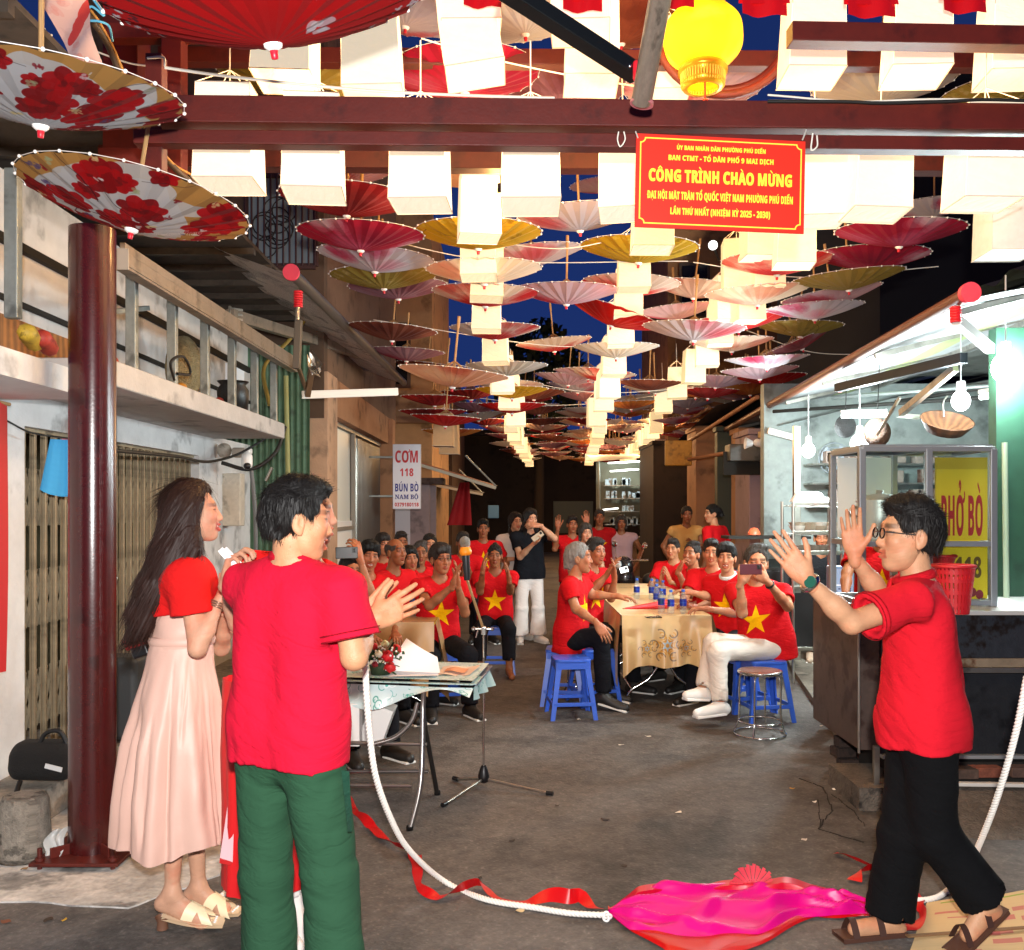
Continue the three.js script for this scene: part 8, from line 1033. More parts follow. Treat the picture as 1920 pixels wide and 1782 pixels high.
{ // front folding table with a patterned cover
  const fr = P(888, 1277, 4.88), br = P(917, 1243, 5.44), fl = fr.clone().add(V(-1.15, 0, -0.18)), bl = br.clone().add(V(-1.15, 0, -0.18)), c = fr.clone().add(bl).multiplyScalar(0.5).setY(0), h = fr.y;
  const t = thing('folding_table', 'front folding table with a blue-green patterned cover and steel tube legs', 'table', c), o = (n, g, m, par = t) => obj(n, merge(g).translate(-c.x, 0, -c.z), m, par);
  const ft = canvas(512, 512, (x, W) => { x.fillStyle = '#c8dcdc'; x.fillRect(0, 0, W, W); const r = rng(17); for (let i = 0; i < 150; i++) { x.strokeStyle = ['#3f9a8c', '#6fb4b0', '#e8f0f0', '#2f8a7c'][i % 4]; x.lineWidth = 3 + 4 * r(); x.globalAlpha = 0.75; const a = r() * W, b = r() * W, q = 8 + 20 * r(); x.beginPath(); x.arc(a, b, q, r() * 6, r() * 6 + 3); x.stroke(); if (i % 6 === 0) { x.fillStyle = '#3aa594'; x.beginPath(); x.arc(a, b, 9, 0, 7); x.fill(); } } x.globalAlpha = 1; }); ft.wrapS = ft.wrapT = THREE.RepeatWrapping; ft.repeat.set(2.2, 2.2);
  const cov = mat('#ffffff', 0.3, { map: ft, side: THREE.DoubleSide });
  o('tabletop', quad(fl.clone().setY(h), fr.clone().setY(h), br.clone().setY(h), bl.clone().setY(h), 8, 4), cov);
  o('edge_strip', [bar(fl.clone().setY(h - 0.018), fr.clone().setY(h - 0.018), 0.034, 0.006, V(0, 1, 0)), bar(fr.clone().setY(h - 0.018), br.clone().setY(h - 0.018), 0.034, 0.006, V(0, 1, 0))], mat('#dfe9ea', 0.3, { map: ft })); o('edge_rail', bar(fr.clone().add(V(0.005, -0.02, 0)), br.clone().add(V(0.005, -0.02, 0)), 0.03, 0.008, V(0, 1, 0)), mat('#56607a', 0.3, { metalness: 0.6 }));
  o('hanging_cover', quad(fl.clone().add(V(0, -0.14, 0.02)), fr.clone().add(V(-0.02, -0.1, 0.02)), fr.clone().add(V(0.0, -0.036, 0)), fl.clone().add(V(0, -0.036, 0)), 60, 8, (q, s, v) => { const w = 1 - v; q.z += 0.02 * w * Math.sin(s * 26) + 0.01 * Math.sin(s * 9); q.y -= w * (0.03 * Math.sin(s * 12 + 1) + 0.035 * Math.sin(s * 5)); }), cov);
  o('hanging_cover', quad(fr.clone().add(V(0.0, -0.1, 0)), br.clone().add(V(0.02, -0.13, 0)), br.clone().add(V(0, -0.036, 0)), fr.clone().add(V(0, -0.036, 0)), 20, 6, (q, s, v) => { q.x += 0.02 * (1 - v) * Math.sin(s * 14); }), mat('#cfe2e2', 0.4, { map: ft, side: THREE.DoubleSide }));
  const leg = mat('#8d8985', 0.28, { metalness: 0.85 }), a0 = P(768, 1560, 4.82), a1 = P(793, 1320, 4.98), b0 = P(820, 1490, 5.42), b1 = P(790, 1325, 5.1), q = (p, k) => p.clone().add(V(-0.75 * k, 0, -0.12 * k));
  for (const k of [0, 1]) { o('leg', tube([q(a0, k), q(a0.clone().lerp(a1, 0.35).add(V(0.03, 0, 0)), k), q(a1, k), q(a1.clone().add(V(0.005, 0.08, 0)), k)], 0.0145, 20, 10), leg); o('leg', rod(q(b0, k), q(b1, k), 0.0135), mat('#4a4745', 0.35, { metalness: 0.8 })); }
  for (const g of [rod(P(800, 1396, 4.95), P(570, 1392, 5.0), 0.011), rod(P(803, 1447, 5.3), P(600, 1447, 5.35), 0.011), rod(P(772, 1474, 4.9), P(600, 1472, 4.95), 0.011)]) o('crossbar', g, leg); o('brace', tube([P(783, 1318, 4.98), P(772, 1352, 4.97), P(742, 1382, 4.96), P(700, 1396, 4.95)], 0.0125, 24, 8), leg); o('foot', [lathe([[0, 0], [0.018, 0], [0.018, 0.02]], 12).translate(a0.x, 0.002, a0.z), lathe([[0, 0], [0.018, 0], [0.018, 0.02]], 12).translate(b0.x, 0.002, b0.z)], M.blackPlastic);
  const bx = (x, y, D, w, hh, rz, l) => { const k = thing('white_carton', l, 'carton', P(x, y, D)); obj('body', rbox(w, hh, 0.2, 0.006, 0, hh / 2, 0), mat('#e2dfda', 0.7), k); obj('flap', box(w, 0.004, 0.06, 0, hh + 0.004, 0.08), mat('#efece8', 0.7), k); k.rotation.z = rz; };
  bx(655, 1392, 5.08, 0.14, 0.22, 0, 'white carton standing under the patterned table'); bx(697, 1386, 5.18, 0.13, 0.2, -0.35, 'white carton leaning beside the other one under the patterned table');
  // white papers, clear sheet, flowers
  const pb = P(775, 1270, 5.1), tp = thing('white_papers', 'folded white papers standing on the patterned table', 'papers', [pb.x, h + 0.004, -5.12]); obj('sheet', quad(P(722, 1258, 5.0).sub(tp.position), P(825, 1262, 5.0).sub(tp.position), P(820, 1232, 5.12).sub(tp.position), P(762, 1197, 5.15).sub(tp.position), 8, 8, (w, s, v) => { w.z += 0.03 * v * Math.sin(s * 3); }), mat('#f4f2f6', 0.6, { side: THREE.DoubleSide }), tp); obj('sheet', quad(P(728, 1262, 4.96).sub(tp.position), P(822, 1266, 4.96).sub(tp.position), P(822, 1240, 5.12).sub(tp.position), P(740, 1236, 5.12).sub(tp.position), 6, 6, (w, s) => { w.y = 0.004 + 0.005 * s; }), mat('#eceaf0', 0.6, { side: THREE.DoubleSide }), tp);
  const cs = thing('printed_sheet', 'peach and white printed sheet at the right end of the patterned table', 'sheet', [P(862, 1255, 5.15).x, h + 0.003, -5.15]); obj('sheet', quad(V(-0.11, 0, 0.12), V(0.06, 0.002, 0.14), V(0.11, 0.012, -0.12), V(-0.1, 0.004, -0.12), 8, 6, (w, s) => { w.y += 0.006 * Math.sin(s * 7); }), mat('#e6cdbc', 0.4, { side: THREE.DoubleSide }), cs); obj('print', quad(V(-0.08, 0.012, 0.08), V(0.03, 0.012, 0.09), V(0.05, 0.016, -0.03), V(-0.07, 0.012, -0.03), 6, 4, (w, s) => { w.y += 0.006 * Math.sin(s * 5); }), mat('#d9926c', 0.5, { side: THREE.DoubleSide }), cs);
  const f0 = P(713, 1245, 5.08), fl2 = thing('flower_bouquet', 'bouquet of red and white roses standing on the patterned table', 'bouquet', [f0.x, h, -5.08]), rr = rng(3);
  const rose = (r) => { const g = []; for (let i = 0; i < 14; i++) { const a = i * 2.4, k = 0.25 + 0.75 * (i / 14), p = new THREE.SphereGeometry(r * 0.55, 10, 8, 0, 2.2, 0.5, 1.4).rotateY(a).translate(r * 0.35 * k * Math.cos(a), r * 0.25 * (1 - k), -r * 0.35 * k * Math.sin(a)); g.push(p); } return merge(g); };
  for (const [x, y, z, r, c] of [[0.045, 0.1, 0.05, 0.05, '#c4101a'], [0.06, 0.045, 0.07, 0.045, '#b80f18'], [0.085, 0.13, 0.0, 0.04, '#c4101a'], [0.03, 0.165, 0.04, 0.03, '#e6e6b8'], [0.0, 0.115, 0.075, 0.03, '#f0f0d8'], [-0.03, 0.15, 0.03, 0.03, '#c21420'], [0.1, 0.08, -0.02, 0.04, '#a80e16'], [-0.02, 0.06, 0.06, 0.025, '#8a1420']]) { const m = obj('rose', rose(r), mat(c, 0.6, { side: THREE.DoubleSide }), fl2); m.position.set(x, y, z); m.rotation.set(0.6 + rr() * 0.4, rr() * 6, 0); }
  const lf = []; for (let i = 0; i < 70; i++) { const a = rr() * 6.28, q2 = 0.03 + 0.09 * rr(); lf.push(quad(V(-0.012, 0, 0), V(0.012, 0, 0), V(0.006, 0.05, 0.01), V(-0.006, 0.05, 0.01), 2, 3, (w, s, v) => { w.z += 0.01 * v * v; }).rotateX(rr() * 2).rotateY(a).translate(q2 * Math.cos(a) + 0.02, 0.02 + 0.13 * rr(), q2 * Math.sin(a) * 0.7)); } obj('foliage', lf, mat('#1f4a24', 0.6, { side: THREE.DoubleSide }), fl2).userData.kind = 'stuff'; obj('filler_blossoms', [...Array(30)].map(() => ball(-0.03 + 0.13 * rr(), 0.06 + 0.11 * rr(), 0.03 + 0.05 * rr(), 0.006, 6, 5)), mat('#f4f0ee', 0.7), fl2).userData.kind = 'stuff'; obj('pot', lathe([[0, 0], [0.05, 0], [0.06, 0.05], [0.055, 0.05]], 20), mat('#2a3a22', 0.6), fl2);
}
{ // stools
  const plastic = mat('#3560cc', 0.36, { clearcoat: 0.2 }), seatR = mat('#4a3a78', 0.5);
  const blue = thing('blue_stool', 'blue plastic stool standing foremost in the lane, left of the right table', 'stool', [0, 0, 0], 'blue plastic stools');
  const hT = 0.465, w0 = 0.125, w1 = 0.185, seat = []; { const s = new THREE.Shape(); const q = w0 + 0.012, r = 0.05; s.moveTo(-q + r, -q); s.lineTo(q - r, -q); s.quadraticCurveTo(q, -q, q, -q + r); s.lineTo(q, q - r); s.quadraticCurveTo(q, q, q - r, q); s.lineTo(-q + r, q); s.quadraticCurveTo(-q, q, -q, q - r); s.lineTo(-q, -q + r); s.quadraticCurveTo(-q, -q, -q + r, -q); for (let i = 0; i < 9; i++) { const hole = new THREE.Path(); hole.absellipse(((i % 3) - 1) * 0.06, (Math.floor(i / 3) - 1) * 0.06, 0.011, 0.011, 0, 6.283); s.holes.push(hole); } seat.push(new THREE.ExtrudeGeometry(s, { depth: 0.012, bevelEnabled: true, bevelSize: 0.006, bevelThickness: 0.006, bevelSegments: 2, curveSegments: 10 }).rotateX(-Math.PI / 2).translate(0, hT - 0.02, 0)); }
  for (let k = 0; k < 4; k++) seat.push(new THREE.BoxGeometry(2 * w0, 0.055, 0.008).translate(0, hT - 0.05, w0 + 0.008).rotateY((k * Math.PI) / 2));
  obj('seat', seat, plastic, blue);
  for (const [i, j] of [[1, 1], [-1, 1], [1, -1], [-1, -1]]) { const g = []; for (const ax of [0, 1]) { const a = (y) => { const w = lerp(w1, w0, y / hT); return V(i * w, y, j * w); }; const t = 0.04, th = 0.012; const vs = [0.0, hT - 0.03].map((y) => { const p = a(y), tt = t * lerp(0.85, 1.1, y / hT); return ax ? [p, p.clone().add(V(-i * tt, 0, 0)), V(0, 0, -j * th)] : [p, p.clone().add(V(0, 0, -j * tt)), V(-i * th, 0, 0)]; }); const [b, c] = vs; g.push(quad(b[0], b[1], c[1], c[0]), quad(b[0].clone().add(b[2]), b[1].clone().add(b[2]), c[1].clone().add(c[2]), c[0].clone().add(c[2])), quad(b[1], b[1].clone().add(b[2]), c[1].clone().add(c[2]), c[1]), quad(b[0], b[1], b[1].clone().add(b[2]), b[0].clone().add(b[2]))); } obj('leg', g, mat('#3560cc', 0.36, { side: THREE.DoubleSide }), blue); }
  for (let k = 0; k < 4; k++) { const w = lerp(w1, w0, 0.26); obj('brace', rbox(2 * w - 0.03, 0.03, 0.012, 0.004, 0, 0.12, w - 0.004).rotateY((k * Math.PI) / 2), plastic, blue); }
  const st = [[1070, 7.5, 0.1, 0], ['blue plastic stool right behind the foremost one, under the steel-topped stool', 1113, 8.0, 0.3], ['blue plastic stool that the grey-haired man sits on', 1056, 8.0, -0.1], ['blue plastic stool that the filming man sits on', 1432, 7.4, 0.15], ['blue plastic stool under the seated woman right of the microphone', 932, 9.5, 0], ['blue plastic stool under the clapping man with glasses at the left table', 838, 7.9, 0.2], ['blue plastic stool under the man with the white collar', 1372, 8.2, 0.3], ['second blue stool stacked close behind the filming man', 1392, 7.75, 0.3]];
  st.forEach((a, i) => { const o = i ? blue.clone() : blue; const [l, x, D, ry] = i ? a : [null, ...a]; if (i) { o.name = numbered('blue_stool'); scene.add(o); o.userData = { ...blue.userData, label: l }; } o.position.set(P(x, 0, D).x, 0, -D); o.rotation.y = ry; });
  const steel = thing('steel_stool', 'round steel stool with a brown seat standing before the filming man', 'stool', [P(1425, 0, 6.86).x, 0, -6.86], 'round steel stools');
  obj('seat', lathe([[0, 0.47], [0.14, 0.47], [0.15, 0.462], [0.15, 0.45]], 36), mat('#7c3420', 0.3, { map: T.wood, clearcoat: 0.3 }), steel); obj('rim', [new THREE.TorusGeometry(0.15, 0.011, 10, 40).rotateX(Math.PI / 2).translate(0, 0.458, 0), lathe([[0.15, 0.45], [0.146, 0.44], [0, 0.44]], 36)], M.chrome, steel);
  for (let k = 0; k < 4; k++) { const a = (k * Math.PI) / 2 + 0.5, c = Math.cos(a), s = Math.sin(a); obj('leg', tube([V(0.1 * c, 0.435, 0.1 * s), V(0.138 * c, 0.425, 0.138 * s), V(0.148 * c, 0.36, 0.148 * s), V(0.148 * c, 0.16, 0.148 * s), V(0.155 * c, 0.09, 0.155 * s), V(0.185 * c, 0.012, 0.185 * s)], 0.0075, 26, 8), M.chrome, steel); } obj('foot_ring', [new THREE.TorusGeometry(0.183, 0.0075, 8, 48).rotateX(Math.PI / 2).translate(0, 0.012, 0), new THREE.TorusGeometry(0.15, 0.006, 8, 40).rotateX(Math.PI / 2).translate(0, 0.1, 0)], M.chrome, steel);
  const s2 = steel.clone(); s2.name = numbered('steel_stool'); s2.userData = { ...steel.userData, label: 'round steel stool with a shiny top among the blue stools on the left' }; s2.position.set(P(1094, 0, 8.25).x, 0.02, -8.25); scene.add(s2);
}
{ // bottles, cups, plates, phones and the folded red umbrella
  const b = thing('water_bottle', 'water bottle nearest the right front corner of the right table', 'bottle', [0, 0, 0], 'water bottles on the right table');
  obj('body', lathe([[0, 0], [0.026, 0], [0.029, 0.008], [0.029, 0.06], [0.027, 0.066], [0.029, 0.072], [0.029, 0.13], [0.02, 0.158], [0.0125, 0.17], [0.0125, 0.182]], 24), mat('#eef4f8', 0.06, { transmission: 0.9, thickness: 0, ior: 1.33 }), b); obj('label', lathe([[0.0297, 0.062], [0.0297, 0.118]], 24), mat('#1f52b0', 0.4, { map: canvas(128, 64, (x) => { x.fillStyle = '#3f7ad0'; x.fillRect(0, 0, 128, 64); x.fillStyle = '#dfe9f6'; x.fillRect(0, 26, 128, 12); x.fillStyle = '#1c9a8c'; x.fillRect(70, 8, 30, 44); }) }), b); obj('cap', new THREE.CylinderGeometry(0.0145, 0.0145, 0.02, 16).translate(0, 0.19, 0), mat('#2a62c8', 0.4), b);
  const spots = [[1281, 1150], [1258, 1151, 'water bottle second from the right front corner'], [1240, 1148, 'water bottle standing at the end of the folded red umbrella'], [1231, 1137, 'water bottle behind the folded red umbrella'], [1243, 1128, 'water bottle in the middle cluster, right one'], [1232, 1126, 'water bottle in the middle cluster, middle one'], [1222, 1124, 'water bottle in the middle cluster, left one'], [1194, 1123, 'water bottle standing alone on the left of the right table'], [774, 1143, 'water bottle on the left table in front'], [771, 1130, 'water bottle on the left table behind the other']];
  spots.forEach(([x, y, l], i) => { const o = i ? b.clone() : b, D = (0.876 * F) / (y - CY); if (i) { o.name = numbered('water_bottle'); scene.add(o); o.userData = { ...b.userData, label: l }; if (i > 7) o.userData.group = 'water bottles on the left table'; } o.position.set(P(x, 0, D).x, 0.754, -D); o.rotation.y = i; });
  const on = (x, y) => { const D = (0.876 * F) / (y - CY); return V(P(x, 0, D).x, 0.754, -D); };
  const cup = lathe([[0, 0], [0.022, 0], [0.034, 0.03], [0.038, 0.065], [0.036, 0.065], [0.03, 0.03], [0, 0.006]], 20); [[768, 1149, '#f0eeee', 'white cup on the left table beside the bottles'], [748, 1146, '#cfd6c8', 'pale green cup on the left table']].forEach(([x, y, c, l]) => { const m = obj('cup', cup, mat(c, 0.3, { side: THREE.DoubleSide })); m.position.copy(on(x, y)); tag(m, l, 'cup'); });
  const pl = thing('dark_plate', 'dark plate with green leaves on the left table', 'plate', on(798, 1153)); obj('dish', lathe([[0, 0], [0.06, 0.002], [0.1, 0.014], [0.1, 0.018], [0.06, 0.008], [0, 0.006]], 28), mat('#1c1a18', 0.3, { side: THREE.DoubleSide }), pl); obj('leaves', [...Array(7)].map((_, i) => quad(V(-0.02, 0, 0), V(0.02, 0, 0), V(0.01, 0.01, 0.04), V(-0.01, 0.012, 0.04)).rotateY(i * 0.9).translate(0.03 * Math.cos(i), 0.016, 0.03 * Math.sin(i))), mat('#8fae5a', 0.6, { side: THREE.DoubleSide }), pl);
  const u = thing('folded_umbrella', 'folded red paper umbrella lying on the right table', 'umbrella', on(1168, 1146)); const e = on(1252, 1141).sub(on(1168, 1146)); const fold = []; for (let i = 0; i < 12; i++) { const a = (i / 12) * 6.283; fold.push(rod(V(0, 0.02, 0), e.clone().add(V(0, 0.035 + 0.03 * Math.cos(a), 0.035 * Math.sin(a))), 0.006, 0.013, 6)); } obj('canopy', fold, mat('#c8141c', 0.4), u); obj('stick', rod(V(0, 0.02, 0), e.clone().multiplyScalar(1.2).add(V(0, 0.035, 0)), 0.007), M.bamboo, u);
  const ph = (n, l, p, w, h, d, rot, c, extra) => { const t = thing(n, l, 'phone', p); obj('body', rbox(w, h, d, 0.006), mat(c, 0.25), t); obj('camera_bump', [rbox(0.026, 0.03, 0.004, 0.002, w / 2 - 0.022, h / 2 - 0.022, d / 2 + 0.001), ball(w / 2 - 0.022, h / 2 - 0.016, d / 2 + 0.003, 0.005), ball(w / 2 - 0.022, h / 2 - 0.028, d / 2 + 0.003, 0.005)], M.blackPlastic, t); t.rotation.set(...rot); if (extra) obj('screen', new THREE.PlaneGeometry(w * 0.92, h * 0.95).translate(0, 0, d / 2 + 0.0008), mat('#ffffff', 0.3, { emissive: [1.3, 1.3, 1.35] }), t); };
  ph('mobile_phone', 'dark grey phone raised by the filming man on the left', P(650, 1037, 6.05), 0.14, 0.075, 0.009, [0, 0.1, 0.02], '#30383a'); ph('mobile_phone', 'maroon phone held up by the man in cream trousers', P(1408, 1068, 6.98), 0.16, 0.078, 0.009, [0, -0.1, 0.02], '#5c2a34'); ph('mobile_phone', 'pale phone in the hand of the woman in the black top', P(1008, 1006, 11.2), 0.15, 0.07, 0.01, [0.3, 0.2, 0.6], '#c9b49a'); ph('mobile_phone', 'bright phone screen behind the left side of the right table', P(1170, 1069, 9.6), 0.09, 0.06, 0.01, [-0.3, 0, 0.25], '#101010', true); const bp = on(1224, 1158); ph('mobile_phone', 'black phone lying at the front edge of the right table', bp.add(V(0, 0.006, 0.03)), 0.13, 0.07, 0.009, [-Math.PI / 2, 0, 0.1], '#0c0c0d');
}
{ // microphone on its stand
  const g = G(907, 1478), t = thing('microphone_stand', 'chrome microphone stand with a tripod foot and tilted boom', 'microphone stand', [g.x, 0, g.z]), o = (n, q, m) => obj(n, merge(q).translate(-g.x, 0, -g.z), m, t), D = -g.z, top = P(907, 1183, D), e = P(876, 1088, D - 0.1);
  o('pole', [rod(V(g.x, 0.08, g.z), top, 0.007), rod(V(g.x, 0.08, g.z), P(908, 1440, D), 0.011)], M.chrome); o('hub', [lathe([[0.012, 0.03], [0.03, 0.04], [0.034, 0.07], [0.024, 0.11], [0.014, 0.13]], 16).translate(g.x, 0, g.z)], M.blackPlastic);
  for (const q of [G(1026, 1492), G(836, 1512), G(858, 1466)]) { o('foot_leg', rod(V(g.x, 0.055, g.z), q.clone().setY(0.014), 0.0085, 0.0085), M.steel); o('foot_cap', new THREE.CylinderGeometry(0.013, 0.013, 0.04, 12).applyMatrix4(toMatrix(q.clone().setY(0.014), q.clone().setY(0.015).add(q.clone().sub(V(g.x, 0, g.z)).setY(0).normalize().multiplyScalar(0.03)))), M.blackPlastic); }
  o('clamp', [rbox(0.03, 0.05, 0.03, 0.006, top.x, top.y, top.z), rod(top.clone().add(V(-0.06, 0.01, 0)), top.clone().add(V(0.05, 0.01, 0)), 0.007), ball(top.x - 0.06, top.y + 0.01, top.z, 0.013), ball(top.x + 0.05, top.y + 0.01, top.z, 0.012), rod(top.clone().add(V(-0.045, -0.04, 0)), top.clone().add(V(-0.03, 0.02, 0)), 0.005)], M.chrome); o('boom', rod(top, e, 0.008), mat('#b99468', 0.4, { metalness: 0.6 }));
  const mc = thing('microphone', 'black microphone with a silver head and orange band on the stand', 'microphone', e); obj('handle', [lathe([[0, 0], [0.017, 0], [0.023, 0.14], [0.02, 0.15]], 20)], mat('#1c1e22', 0.4), mc); obj('orange_band', lathe([[0.02, 0.14], [0.034, 0.15], [0.036, 0.165], [0.028, 0.19], [0.02, 0.19]], 24), mat('#f08a10', 0.5), mc); obj('grille', new THREE.SphereGeometry(0.031, 24, 18).scale(1, 1.2, 1).translate(0, 0.215, 0), mat('#a8a8a6', 0.35, { metalness: 0.8, bumpMap: rep(T.weave, 3), bumpScale: 0.004 }), mc); mc.rotation.z = 0.06;
}
{ // motorbike behind the right table
  const t = thing('motorbike', 'dark motorbike parked behind the right table', 'motorbike', [P(1220, 0, 11.6).x, 0, -11.6]); const tyre = mat('#0f0f10', 0.8), body = mat('#16161a', 0.25, { clearcoat: 0.5 });
  for (const [x, n] of [[-0.6, 'wheel'], [0.62, 'wheel']]) { const w = obj(n, new THREE.TorusGeometry(0.24, 0.045, 10, 30).translate(x, 0.285, 0), tyre, t); obj('rim', [new THREE.TorusGeometry(0.19, 0.012, 8, 30).translate(x, 0.285, 0), ...[0, 1, 2, 3, 4].map((k) => rod(V(x, 0.285, 0), V(x + 0.19 * Math.cos(k * 1.257), 0.285 + 0.19 * Math.sin(k * 1.257), 0), 0.008)), new THREE.CylinderGeometry(0.05, 0.05, 0.1, 14).rotateX(1.57).translate(x, 0.285, 0)], M.steel, w); }
  obj('body', skin([cap(V(0.2, 0.6, 0), V(0.7, 0.72, 0), 0.12, 0.08, 0.06), cap(V(0.1, 0.45, 0), V(0.3, 0.55, 0), 0.13, 0.12, 0.06), cap(V(-0.25, 0.35, 0), V(0.15, 0.38, 0), 0.09, 0.11, 0.05), cap(V(-0.38, 0.8, 0), V(-0.3, 0.4, 0), 0.12, 0.1, 0.06), ell(V(-0.4, 0.95, 0), [0.1, 0.12, 0.14], 0.05)], 0.02), body, t); obj('seat', skin([cap(V(-0.02, 0.76, 0), V(0.6, 0.82, 0), 0.09, 0.09, 0.05), cap(V(0.1, 0.74, 0), V(0.5, 0.78, 0), 0.11, 0.11, 0.05)], 0.02), M.black, t);
  obj('handlebar', tube([V(-0.28, 1.03, -0.34), V(-0.36, 1.02, -0.16), V(-0.4, 1.0, 0), V(-0.36, 1.02, 0.16), V(-0.28, 1.03, 0.34)], 0.014), M.chrome, t); for (const s of [-1, 1]) obj('mirror', [rod(V(-0.34, 1.03, s * 0.24), V(-0.32, 1.18, s * 0.3), 0.006), new THREE.SphereGeometry(0.055, 16, 10).scale(0.35, 0.7, 1).translate(-0.32, 1.2, s * 0.31)], M.chrome, t); obj('headlight', new THREE.SphereGeometry(0.07, 18, 12).scale(0.5, 0.8, 1.2).translate(-0.5, 0.97, 0), mat('#d8dcdc', 0.1, { metalness: 0.3 }), t); obj('fork', [rod(V(-0.6, 0.285, 0.07), V(-0.42, 0.85, 0.05), 0.016), rod(V(-0.6, 0.285, -0.07), V(-0.42, 0.85, -0.05), 0.016)], M.steel, t); obj('stand', rod(V(0, 0.3, 0.1), V(0.05, 0.0, 0.2), 0.012), M.steel, t); t.rotation.y = 0.5;
}
// ---------------------------------------------------------------- ropes, ribbon, satin and cardboard on the ground
{
  const rope = (pts, l) => { const c = curve(pts), n = Math.round(c.getLength() / 0.0045), g = []; for (const k of [0, 1, 2]) { const q = []; const fr = c.computeFrenetFrames(n); for (let i = 0; i <= n; i++) { const a = (i * 0.0045 * 2 * Math.PI) / 0.05 + (k * 2 * Math.PI) / 3, p = c.getPointAt(i / n); q.push(p.addScaledVector(fr.normals[i], 0.006 * Math.cos(a)).addScaledVector(fr.binormals[i], 0.006 * Math.sin(a))); } g.push(new THREE.TubeGeometry(new THREE.CatmullRomCurve3(q), n, 0.0068, 6)); } solo('rope', g, mat('#e9e4dc', 0.8), l, 'rope'); };
  const gr = (x, y) => G(x, y, 0.014);
  rope([P(684, 1238, 3.35), P(688, 1320, 3.4), P(694, 1390, 3.46), P(704, 1455, 3.52), P(730, 1530, 3.66), P(765, 1592, 3.84), gr(838, 1656), gr(915, 1688), gr(1000, 1702), gr(1070, 1713), gr(1140, 1717)], 'white twisted rope hanging by the man in green trousers and lying to the magenta satin');
  rope([P(1926, 1270, 3.25), P(1906, 1370, 3.36), P(1872, 1490, 3.55), P(1838, 1580, 3.76), P(1808, 1640, 4.05), gr(1775, 1672), gr(1748, 1686), gr(1700, 1690), gr(1640, 1692)], 'white twisted rope hanging down behind the walking man on the right'); rope([gr(520, 1655), gr(470, 1646), gr(440, 1660), gr(412, 1684)], 'short end of white rope on the ground behind the man in green trousers');
  solo('rope_knot', [new THREE.TorusKnotGeometry(0.012, 0.005, 40, 6).translate(gr(1138, 1722).x, 0.02, gr(1138, 1722).z)], mat('#f0ece6', 0.8), 'small white knot where the rope meets the magenta satin', 'knot');
  const ribbon = (pts, w0, l) => { const c = curve(pts.map(([x, y, h]) => G(x, y, h ?? 0.012))), n = 150, p = [], uv = [], ix = []; for (let i = 0; i <= n; i++) { const t = i / n, q = c.getPointAt(t), d = c.getTangentAt(t), s = V(-d.z, 0, d.x), z0 = t * c.getLength(), a = 0.8 * Math.sin(z0 * 7) + 0.4 * Math.sin(z0 * 17), w = w0 * (0.35 + 0.45 * Math.abs(Math.cos(z0 * 6 + 1))); s.multiplyScalar(Math.cos(a)).add(V(0, Math.sin(a), 0)); const y = q.y + Math.abs(Math.sin(a)) * w / 2; p.push(q.x - s.x * w / 2, y - s.y * w / 2, q.z - s.z * w / 2, q.x + s.x * w / 2, y + s.y * w / 2, q.z + s.z * w / 2); uv.push(t, 0, t, 1); if (i < n) ix.push(i * 2, i * 2 + 1, i * 2 + 2, i * 2 + 1, i * 2 + 3, i * 2 + 2); } const g = new THREE.BufferGeometry(); g.setIndex(ix); g.setAttribute('position', new THREE.Float32BufferAttribute(p, 3)); g.setAttribute('uv', new THREE.Float32BufferAttribute(uv, 2)); g.computeVertexNormals(); solo('red_ribbon', g, satin('#c40e14'), l, 'ribbon'); };
  ribbon([[640, 1470], [668, 1528], [695, 1550], [730, 1582], [775, 1606], [783, 1640], [790, 1672], [822, 1684], [868, 1674], [900, 1664], [930, 1684], [975, 1694], [1030, 1688], [1070, 1694], [1085, 1688], [1115, 1704], [1150, 1710]], 0.075, 'long red satin ribbon winding beside the white rope'); ribbon([[1566, 1600], [1590, 1608], [1630, 1626], [1680, 1640]], 0.06, 'short red ribbon end left of the walking man'); ribbon([[1602, 1652], [1612, 1640], [1640, 1636], [1690, 1660], [1722, 1700], [1728, 1730], [1705, 1742], [1690, 1730]], 0.11, 'looped red ribbon around the feet of the walking man');
  // satin sheet
  const topY = [[1140, 1712], [1165, 1697], [1230, 1682], [1300, 1672], [1400, 1668], [1470, 1672], [1550, 1684], [1640, 1698]], botY = [[1140, 1716], [1180, 1748], [1250, 1760], [1330, 1768], [1420, 1758], [1500, 1732], [1560, 1722], [1640, 1722]], redY = [[1140, 1716], [1185, 1750], [1250, 1790], [1330, 1800], [1400, 1786], [1470, 1752], [1530, 1724], [1640, 1724]];
  const at = (L, x) => { let i = 0; while (i < L.length - 2 && x > L[i + 1][0]) i++; return lerp(L[i][1], L[i + 1][1], (x - L[i][0]) / (L[i + 1][0] - L[i][0])); };
  const sheet = (A2, B2, hf) => { const n = 120, m = 40, p = [], uv = [], ix = []; for (let j = 0; j <= m; j++) for (let i = 0; i <= n; i++) { const x = lerp(1140, 1640, i / n), v = j / m, y = lerp(at(A2, x), at(B2, x), v) , g = G(x, y), h = hf(i / n, v, g); p.push(g.x, h, g.z + 0.012 * Math.sin(i * 0.2)); uv.push(i / n, v); if (i < n && j < m) { const k = j * (n + 1) + i; ix.push(k, k + n + 1, k + 1, k + 1, k + n + 1, k + n + 2); } } const g = new THREE.BufferGeometry(); g.setIndex(ix); g.setAttribute('position', new THREE.Float32BufferAttribute(p, 3)); g.setAttribute('uv', new THREE.Float32BufferAttribute(uv, 2)); g.computeVertexNormals(); return g; };
  const c = G(1390, 1720), t = thing('satin_sheet', 'crumpled magenta satin sheet with red underside lying on the asphalt', 'cloth', [c.x, 0, c.z]);
